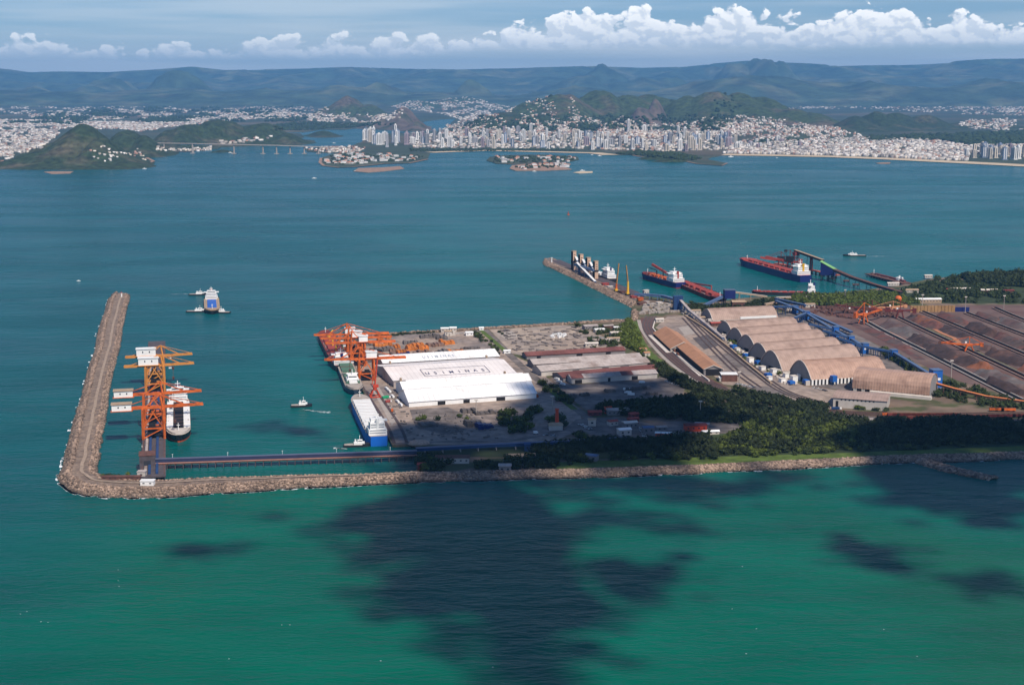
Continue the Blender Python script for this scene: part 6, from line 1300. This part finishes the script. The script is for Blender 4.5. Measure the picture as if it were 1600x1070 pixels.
HE=[((1388,505),(1432,527),60,9,1,'grey streaked ore heap beside the nearest berm'),((1428,528),(1462,545),56,9,2,'black heap following the grey streaked one'),((1455,545),(1530,575),62,12,2,'long black heap between the two nearest berms'),((1478,556),(1545,578),46,10,0,'brown heap below the orange reclaimer'),((1530,580),(1600,607),56,9,1,'dark grey heap far down the nearest lane'),((1545,596),(1600,618),40,8,2,'small black heap by the end of the nearest berm'),((1425,495),(1470,515),50,10,3,'maroon heap in the second lane'),((1433,500),(1468,512),46,13,0,'rounded brown heap in the second lane'),((1476,512),(1510,528),46,8,2,'black heap behind the brown one'),((1512,533),(1548,549),50,9,1,'grey heap beside the orange reclaimer'),((1550,550),(1610,574),54,11,2,'black heap in the right of the second lane'),((1470,492),(1510,508),46,9,3,'maroon heap in the third lane'),((1515,510),(1556,527),52,12,2,'black heap in the third lane'),((1560,527),(1612,547),50,10,3,'maroon heap at the right of the third lane'),((1528,492),(1560,504),46,8,3,'flat maroon heap in the fourth lane'),((1562,500),(1605,515),50,10,1,'grey heap in the fourth lane'),((1355,512),(1420,545),40,3,3,'flat maroon fines spread before the nearest berm'),((1600,575),(1660,600),50,10,0,'brown heap near the edge of the stockyard'),((1600,540),(1660,560),50,10,2,'black heap near the edge of the stockyard'),((1300,486),(1345,500),60,3,3,'flat maroon spread at the corner of the stockyard')]
for i,(a,b,w,h,c,lb) in enumerate(HE): heap(lb,a,b,w,h,oc[c],i)
ribbon('ore_spill',[G(*q,3) for q in ((1560,580),(1580,588),(1600,598))],9,3.5,oc[0])
ribbon('ore_spill',[G(*q,3) for q in ((1450,508),(1470,520),(1490,528),(1500,536))],8,3.5,oc[4])
ribbon('ore_spill',[G(*q,3) for q in ((1330,505),(1360,520),(1400,540),(1440,562))],14,3.45,oc[3])
ribbon('ore_spill',[G(*q,3) for q in ((1389,519),(1396,522.5),(1412,531),(1428,539),(1440,544))],7,3.5,oc[4])
def stacker(label,px,py,rz,m_,bl=50,h=20,z=4.5):
    p=G(px,py,3); t=T('stacker_reclaimer',label,'stacker reclaimer',(p.x,p.y,z),rz)
    for x in (-7,7):
        for y in (-6,6): MB().bar((x,y,0),(x*.5,y*.5,h*.5),1.6).build('leg',m_,t)
    MB().box(-8,8,-2,2,0,1.4).build('bogie',m_rust,t); MB().box(-5,5,-4,4,h*.5,h*.75).build('slewing_house',m_,t); MB().bar((3,0,h*.6),(bl,0,h*.75),3.4,3).build('boom',m_,t); MB().bar((-3,0,h*.65),(-bl*.45,0,h*.75),3,3).box(-bl*.5,-bl*.38,-3,3,h*.5,h*.9).build('counterweight_arm',m_,t)
    MB().bar((0,0,h*.7),(0,0,h*1.5),1.4).bar((0,0,h*1.5),(bl*.85,0,h*.8),.8).bar((0,0,h*1.5),(-bl*.42,0,h*.9),.8).build('mast_and_stays',m_,t)
    w=MB().cyl((bl+1,-1.5,h*.72),(bl+1,1.5,h*.72),4,12); w.build('bucket_wheel',m_rust,t); MB().box(4,7,-3.4,-1.4,h*.75,h*.75+3).build('operator_cab',m_white,t)
stacker('bright orange reclaimer with boom over the brown heap',1514,549,2.9,m_orange,46,16)
stacker('large orange stacker at the head of the nearest berm',1349,506,.75,m_orange,60,26)
stacker('dark red reclaimer behind the large orange stacker',1362,494,2.6,m_redb,70,20)
stacker('dark red stacker with white cab roof at the head of the second berm',1406,498,2.9,m_redb,60,22)
stacker('low brownish reclaimer at the far left of the stockyard',1322,492,.2,m_rust,60,14)
stacker('pale orange stacker under the round tank',1395,488,3.4,mat('pale orange paint',(.55,.25,.12),.6,.1,.1),60,14)
rw=T('retaining_wall','brown timbered retaining wall at the head of the third lane','wall',(*G(1422,488,3).xy,3),.06)
for k in range(13): MB().box(k*7,k*7+6.2,-1.2,1.2,0,13).build('wall_panel',mat('ochre timber',(.33,.19,.08),.9,.2,.1),rw)
tag(MB().box(0,60,-1,1,0,9).build('stockyard_wall',m_hullb),'dark blue grey wall right of the brown timbered one','wall'); bpy.data.objects['stockyard_wall'].location=(*G(1467,487,3).xy,3)
# wagons on the coastal line
def wagons(pa_,pb_,n,m_,lb,Lw=13):
    A=G(*pa_,3);B=G(*pb_,3); d=B-A; rz=math.atan2(d.y,d.x); proto=None
    for k in range(n):
        p=A.lerp(B,(k+.5)/n)
        if proto is None:
            t=T('ore_wagon',lb,'wagon',(p.x,p.y,3.8),rz,lb+'s'); MB().box(-Lw/2+.5,Lw/2-.5,-1.7,1.7,1,4.2).build('tub',m_,t); MB().box(-Lw/2+1,Lw/2-1,-1.3,1.3,4.2,4.5).build('ore_load',oc[0],t)
            for x in (-4,4): MB().box(x-1.5,x+1.5,-1.5,1.5,0,1).build('bogie',m_black,t)
            proto=t
        else: copy_tree(proto,(p.x,p.y,3.8),rz)
wagons((1390,651),(1494,651),14,m_redb,'dark maroon ore wagon in the long train behind the wood')
wagons((1381,650),(1398,650),2,m_orange,'bright orange wagon behind the white walled warehouse')
wagons((1548,642.5),(1584,643),4,m_orange,'orange wagon in the short rake at the right')
wagons((1420,655.5),(1600,652),22,m_redb,'maroon ore wagon on the nearest rail line')
wagons((1040,538),(1062,559),4,m_rust,'rust brown wagon beside the ochre railside sheds')
lorry('blue lorry behind the wood, before the white walled warehouse',1307,640,.0,m_blue,14)
# ------------------------------------------------------------ trees
def crown(seed,k=9,r0=.55):
    r_=np.random.default_rng(seed); V=[];Fc=[];o=0
    v0,f0=ico(1)
    for i in range(k):
        c=np.array([r_.uniform(-.6,.6),r_.uniform(-.6,.6),r_.uniform(.35,1.05)]) if i else np.array([0,0,.75]); rr=r0*r_.uniform(.5,1.0)
        v=v0*rr*(1+r_.uniform(-.28,.28,(len(v0),1)))*np.array([1,1,.75])+c; V.append(v); Fc.append(f0+o); o+=len(v0)
    # loose leaf clumps round the crown
    n=60; d=r_.normal(size=(n,3)); d/=np.linalg.norm(d,axis=1)[:,None]; c=d*np.array([1.05,1.05,.62])*r_.uniform(.8,1.08,(n,1))+np.array([0,0,.75])
    a=r_.normal(size=(n,3))*.13; b=r_.normal(size=(n,3))*.13; V.append(np.concatenate([c-a,c+a*.6+b,c-b],0)); Fc.append(np.stack([np.arange(n),np.arange(n)+n,np.arange(n)+2*n],1)+o)
    return np.concatenate(V),np.concatenate(Fc)
def mkcrown(seed,m):
    v,f=crown(seed); me=bpy.data.meshes.new('crown'); me.from_pydata(v.tolist(),[],f.tolist()); me.materials.append(m); return me
CR=[mkcrown(s,m_leaf if s%3 else m_leaf2) for s in range(6)]
CRL=[mkcrown(s+10,m_leaf2) for s in range(3)]
tk=MB().cyl((0,0,-.3),(0,0,.75),.07,6,.04).bar((0,0,.45),(.3,.1,.8),.05).bar((0,0,.5),(-.25,.15,.85),.05); tkme=tk.build('trunk',m_trunk); TKM=tkme.data; bpy.data.objects.remove(tkme)
TP=[]
def tree(x,y,s,label,group,bright=False,z=3.0):
    t=T('broadleaf_tree',label,'tree',(x,y,z),rng.uniform(0,6),group); t.scale=(s,s,s*rng.uniform(.8,1.15))
    a=bpy.data.objects.new('crown',(CRL if bright else CR)[rng.integers(3 if bright else 6)]); a.parent=t; C.objects.link(a)
    b=bpy.data.objects.new('trunk',TKM); b.parent=t; C.objects.link(b)
def trees(poly,n,s,label,group,bright=False):
    for x,y in scatter(poly,n): tree(x,y,rng.uniform(*s),label,group,bright)
CV,CF=crown(50,6,.6)
def wood(poly,n,s,name,label,seed,m=None,dn=None,z=3.0):
    P=scatter(poly,n); 
    if dn: P=P[fbm(P[:,0]/dn[0],P[:,1]/dn[0],4,seed)>dn[1]]
    k=len(P); sz=rng.uniform(*s,k)*(.8+.5*fbm(P[:,0]/40,P[:,1]/40,3,seed)); o=repl(CV,CF,np.stack([P[:,0],P[:,1],np.full(k,z-.5)],1),np.stack([sz,sz,sz*rng.uniform(.8,1.2,k)],1),rng.uniform(0,6,k),name,m or m_leaf,jit=.12); tag(o,label)
# the coastal wood: one mass, with the trees of its sea edge single
wood([(870,712),(1000,715),(1130,711),(1200,708),(1300,700),(1500,694),(1760,686),(1760,660),(1500,660),(1340,662),(1240,645),(1160,655),(1175,670),(1130,682),(1040,690),(960,694),(900,696)],2500,(2.8,8.5),'coastal_wood','dense dark wood behind the sea wall',401,None,(38,.36))
wood([(1120,708),(1330,700),(1340,672),(1250,655),(1180,668),(1140,684)],600,(2.8,8),'coastal_wood','brighter green canopy in the middle of the wood',402,m_leaf2)  # sunlit patch of the wood painted with the brighter leaf colour
wood([(930,640),(960,634),(1070,628),(1100,622),(1170,640),(1150,662),(1090,660),(1030,652),(990,652)],360,(5,8.5),'village_wood','dark trees around the works village',403)
wood([(995,560),(1035,575),(1090,605),(1170,632),(1240,650),(1180,660),(1110,622),(1060,602),(1020,580)],420,(4,7),'rail_side_wood','dark trees along the rail curve',404)
wood([(985,500),(992,515),(1000,540),(1010,556),(975,540),(965,520)],150,(4,7),'verge_wood','bright green trees of the verge',405,m_leaf2)
wood([(1150,612),(1230,626),(1290,636),(1290,648),(1250,642),(1170,628)],200,(4,6.5),'road_side_wood','trees along the road before the silo yard',406,m_leaf)
wood([(1240,476),(1330,481),(1410,479),(1440,474),(1380,460),(1300,463),(1240,467)],420,(5,8),'north_shore_wood','green wood on the north shore',407,m_leaf2)
wood([(1400,462),(1440,472),(1560,474),(1640,480),(1760,480),(1760,432),(1600,432),(1555,428),(1500,434),(1450,440)],950,(4.5,8),'point_wood','dark wood covering the far point',408,None,(70,.42))
wood([(1500,434),(1560,430),(1620,433),(1680,446),(1620,450),(1520,446)],220,(7,10),'point_wood','tall trees on the rise of the far point',409,None,(60,.42),5)
wood([(1070,486),(1120,490),(1210,478),(1240,474),(1210,470),(1150,480),(1080,478)],170,(4,7),'quay_wood','trees behind the north quay',410)
wood([(655,713),(750,714),(870,714),(930,722),(870,730),(760,735),(655,738)],210,(3.5,6.5),'shore_wood','bushes behind the conveyor',411,None,(60,.48))
wood([(830,700),(900,694),(960,690),(1010,694),(900,712),(830,710)],190,(4,7),'shore_wood','trees before the navy conveyor',412)
wood([(900,508),(985,503),(978,540),(930,545),(905,520)],80,(3.5,6),'office_trees','trees between the offices',413,None,(50,.5))
wood([(1380,545),(1450,588),(1440,592),(1375,552)],70,(3.5,6),'berm_bushes','bushes between sheds and stockyard',414,m_leaf2)
wood([(1462,592),(1560,618),(1640,640),(1560,640),(1460,622)],90,(3.5,6),'berm_bushes','bushes by the orange conveyor',415,None,(60,.45))
wood([(585,527.5),(625,524.5),(680,520.5),(685,519),(625,522.5),(590,525)],60,(2,3.2),'shore_bushes','low bushes on the yard shore',416)
wood([(1140,530),(1180,560),(1230,592),(1205,588),(1160,562),(1130,536)],36,(2.5,4),'yard_bushes','small bushes between the blue hoppers',417,m_leaf2)
G1='trees on the sea edge of the coastal wood'
trees([(880,714),(1100,711),(1300,702),(1500,694),(1500,701),(1300,709),(1100,718),(880,721)],74,(2.8,6.5),'dark broadleaf tree on the sea edge of the coastal wood',G1)
trees([(1130,714),(1300,706),(1290,696),(1160,702)],26,(3.5,7),'sunlit green tree in the gap of the coastal wood','sunlit trees of the coastal wood',True)  # brighter leaf colour adds to the sunlit look of these trees
G2='trees dotted over the paved yard'
for i,(x,y,s) in enumerate([(655,657,5),(662,655,5),(683,657,5),(718,652,4),(730,656,4)]): p=G(x,y,3); tree(p.x,p.y,s,['dark tree on the open yard, leftmost of three','dark tree on the open yard, middle of three','dark tree on the open yard, rightmost of three','small dark tree left of the roofed plate pile','small dark tree below the roofed plate pile'][i],G2)
trees([(776,652),(800,645),(835,650),(838,672),(800,680),(785,670)],34,(4.5,8),'dark tree in the clump beside the plate piles','trees in the yard clump')
trees([(815,640),(835,634),(850,640),(845,648),(822,648)],12,(4,6.5),'dark tree in the small clump off the white warehouse','trees in the small clump')
trees([(843,598),(862,602),(890,622),(892,632),(870,628),(850,612)],24,(4,6.5),'dark tree beside the road between the warehouse groups','trees beside the middle road')
trees([(860,656),(882,652),(886,668),(862,668)],10,(5,7.5),'dark tree behind the chimney hut','trees behind the chimney hut')
trees([(738,518),(752,524),(760,534),(752,534),(738,524)],14,(3,5),'bushy tree at the end of the stack yard','trees at the end of the stack yard')
trees([(760,536),(768,534),(782,552),(775,556)],12,(3,4.5),'small tree along the green strip','trees along the green strip')
trees([(655,722),(675,718),(684,728),(672,738),(656,736)],14,(5,7.5),'bright green tree at the end of the conveyor basin','trees at the basin end',True)
trees([(1315,632),(1385,640),(1385,645),(1315,637)],12,(3.5,5),'young tree in front of the white walled warehouse','young trees before the white wall')
trees([(890,672),(935,690),(930,694),(890,680)],10,(3.5,5.5),'small tree on the village roundabout','trees on the village roundabout')
trees([(792,508),(800,512),(828,548),(818,552),(795,520)],0,(3,4),'x','x')
trees([(1180,640),(1260,652),(1260,656),(1180,646)],18,(3.5,6),'tree along the village road','trees along the village road')
for i,x in enumerate([161,166,171,177,183,200]): p=G(x,745 if x<190 else 743,4.6); tree(p.x,p.y,3.2,'small dark tree on the breakwater root, by the brown shed','trees on the breakwater root',z=4.6)
for x,y,s in [(780,520,3),(785,523,3),(1080,474,5),(683,734,5),(690,737,4)]:
    p=G(x,y,3); tree(p.x,p.y,s,{780:'little dark tree in the storage yard, left one',785:'little dark tree in the storage yard, right one',1080:'round tree right of the square blue tower',683:'bushy tree in front of the brown roofed shed, left one',690:'bushy tree in front of the brown roofed shed, right one'}[x],None)
# dirt piles and marks on the storage yard
for i,(x,y,w,h) in enumerate([(655,693,26,5),(648,691,14,3)]):
    p=G(x,y,3); r_=np.random.default_rng(i); v,f=ico(2); v=v*(1+r_.uniform(-.18,.18,(len(v),1))); o=npmesh('rubble_mound',v*np.array([w/2,w/2.6,h]),f,mat('pink rubble',(.50,.33,.24),.95,.2,.3)); o.location=(p.x,p.y,3); tag(o,['large pinkish rubble mound by the stern of the blue ship','small rubble mound next to the large one'][i],'rubble mound')
mk=MB(); r_=np.random.default_rng(9)
for _ in range(150):
    q=scatter([(775,516),(900,511),(970,543),(830,556),(805,550)],1)[0]; l=r_.uniform(4,16); w=r_.uniform(1.5,3.5); a_=WRZ+r_.choice([0,1.9]); mk.cbox((q[0],q[1],3.9),(l,w,r_.uniform(1,2.4)),a_)
for _ in range(130):
    q=scatter([(575,560),(600,600),(612,655),(640,690),(700,688),(780,686),(770,650),(640,640),(600,590),(585,560)],1)[0]; mk.cbox((q[0],q[1],3.9),(r_.uniform(2,7),r_.uniform(1.5,3),r_.uniform(1,2.2)),WRZ+r_.choice([0,1.57]))
tag(mk.build('stored_goods',m_steel),'scattered low rows of stored goods on the pale yard',kind='stuff')
mk=MB()
for _ in range(26):
    q=scatter([(858,523),(880,521),(888,526),(862,530)],1)[0]; mk.cbox((q[0],q[1],4.2),(5,3.5,2.6),r_.uniform(0,3))
tag(mk.build('white_crates',m_white),'white crates in a cluster on the pale yard',kind='stuff')
mk=MB()
for _ in range(220):
    q=scatter([(1262,476),(1330,482),(1410,486),(1400,496),(1340,500),(1270,490)],1)[0]; mk.cbox((q[0],q[1],4),(r_.uniform(3,14),r_.uniform(2,5),r_.uniform(2,6)),r_.uniform(0,3))
tag(mk.build('yard_clutter',m_rust),'rusty plant and scrap at the stockyard corner',kind='stuff')
mk=MB()
for _ in range(160):
    q=scatter([(1010,470),(1060,478),(1120,495),(1130,520),(1100,505),(1060,488),(1000,492)],1)[0]; mk.cbox((q[0],q[1],4),(r_.uniform(4,14),r_.uniform(3,7),r_.uniform(2,5)),r_.uniform(0,3))
tag(mk.build('quay_clutter',m_conc),'small sheds and materials round the rail fan',kind='stuff')
mk=MB()
for _ in range(120):
    q=scatter([(1120,500),(1150,530),(1200,575),(1250,603),(1235,604),(1180,572),(1130,530)],1)[0]; mk.cbox((q[0],q[1],4),(r_.uniform(2,8),r_.uniform(2,5),r_.uniform(1.5,4)),r_.uniform(0,3))
tag(mk.build('plant_clutter',m_concw),'pale plant and parked machinery along the arched sheds',kind='stuff')
# ------------------------------------------------------------ clouds
IV2,IF2=ico(2); IV1,IF1=ico(1); IV3,IF3=ico(3)
_N=fbm
def puffs(P,rad,name,m,label,squash=.8,sub=2,seed=0,kind='stuff'):
    tv,tf=(IV2,IF2) if sub==2 else ((IV3,IF3) if sub==3 else (IV1,IF1))
    P=np.asarray(P,float); rad=np.asarray(rad,float); n=len(P); k=len(tv)
    V=np.broadcast_to(tv,(n,k,3))*rad[:,None,None]*np.array([1.15,1,squash])+P[:,None,:]
    q=V.reshape(-1,3); s=np.repeat(rad,k)
    d=(ridged(q[:,0]/(s*.55)+17,q[:,2]/(s*.55)+q[:,1]/(s*.7),4,seed)-.5)
    nrm=np.tile(tv,(n,1)); q=q+nrm*(d*s*.55)[:,None]
    Fq=(tf[None]+(np.arange(n)*k)[:,None,None]).reshape(-1,3)
    o=npmesh(name,q,Fq,m,kind,True); return tag(o,label)
# fair-weather clouds overhead (above the frame) that shade the water and the port
HC=2200.0
def shade(px_poly,n,rad,label,seed,thin=False):
    """a cloud standing where its shade falls on the region given by places of the photograph"""
    r_=np.random.default_rng(seed); Pp=[G(a,b,0) for a,b in px_poly]; xs=[p.x for p in Pp]; ys=[p.y for p in Pp]; P=[];Rr=[];P2=[];R2=[]
    off=Vector((S.x/S.z*HC,S.y/S.z*HC,0))
    while len(P)<n:
        x=r_.uniform(min(xs),max(xs)); y=r_.uniform(min(ys),max(ys))
        if not inpoly(np.array([x]),np.array([y]),Pp)[0]: continue
        rr=rad*r_.uniform(.5,1.25); P.append((x+off.x,y+off.y,HC+r_.uniform(-20,30))); Rr.append(rr)
        for j in range(4):
            a=r_.uniform(0,6.28); d=rr*r_.uniform(.8,2.2); P2.append((x+off.x+math.cos(a)*d*1.3,y+off.y+math.sin(a)*d,HC+r_.uniform(-25,25))); R2.append(rr*r_.uniform(.3,.6))
    puffs(P,Rr,'cumulus_cloud',m_cloud2 if thin else m_cloud,label,.35,2,seed)
    puffs(P2,R2,'cloud_wisps',m_cloud2,'ragged thin edge of '+label,.35,1,seed)
shade([(625,800),(720,785),(820,790),(835,860),(850,930),(870,975),(770,970),(670,960),(630,900),(645,865),(600,845),(585,825)],40,42,'broad cloud over the open sea before the breakwater',31)
shade([(575,800),(610,780),(680,785),(620,835),(580,835)],5,24,'small ragged cloud beside the broad one',32)
shade([(740,980),(880,985),(920,1060),(790,1070)],8,28,'ragged trailing cloud low over the near sea',33,True)
shade([(940,905),(985,880),(1085,870),(1100,882),(1050,900),(1000,925),(985,940)],10,20,'little cloud east of the broad sea cloud',34)
shade([(1305,832),(1350,852),(1400,872),(1430,898),(1395,895),(1340,880)],10,19,'slender cloud over the green water',35)
shade([(1510,885),(1580,898),(1600,920),(1540,920)],5,18,'small cloud over the olive water',36,True)
shade([(620,752),(800,752),(960,750),(1280,738),(1300,748),(1180,770),(1120,800),(1060,785),(960,775),(880,785),(780,780),(640,768)],36,26,'long thin cloud along the sea wall',37,True)
shade([(900,800),(1050,800),(1110,835),(1060,835),(940,815)],7,18,'thin cloud between two green water patches',46,True)
shade([(1350,735),(1620,725),(1640,815),(1560,820),(1480,800),(1390,765)],26,32,'wide cloud off the small groyne',38)
shade([(650,672),(800,672),(835,642),(862,608),(892,592),(960,592),(1065,602),(1090,640),(1100,668),(1070,690),(1040,730),(900,738),(650,738)],110,32,'heavy cloud over the container yard and wood',39)
shade([(1355,670),(1620,660),(1640,718),(1365,730)],46,32,'heavy cloud over the coastal wood',40)
shade([(405,668),(450,658),(485,664),(475,688),(415,690)],6,15,'tiny cloud over the harbour basin',41,True)
shade([(230,850),(300,852),(345,878),(300,878)],4,16,'faint small cloud over the left sea',42,True)
# ------------------------------------------------------------ haze: one closed box of thin air
hz=MB().box(-46000,46000,-2600,66000,-12,1450).build('haze',bpy.data.materials.new('haze air')); hz['kind']='stuff'
hm=hz.data.materials[0]; hm.use_nodes=True; hm.node_tree.nodes.clear()
ho=hm.node_tree.nodes.new('ShaderNodeOutputMaterial'); hv=hm.node_tree.nodes.new('ShaderNodeVolumePrincipled')
hv.inputs['Color'].default_value=(.20,.54,1,1); hv.inputs['Density'].default_value=2.3e-5; hv.inputs['Anisotropy'].default_value=.0
hm.node_tree.links.new(hv.outputs[0],ho.inputs['Volume'])
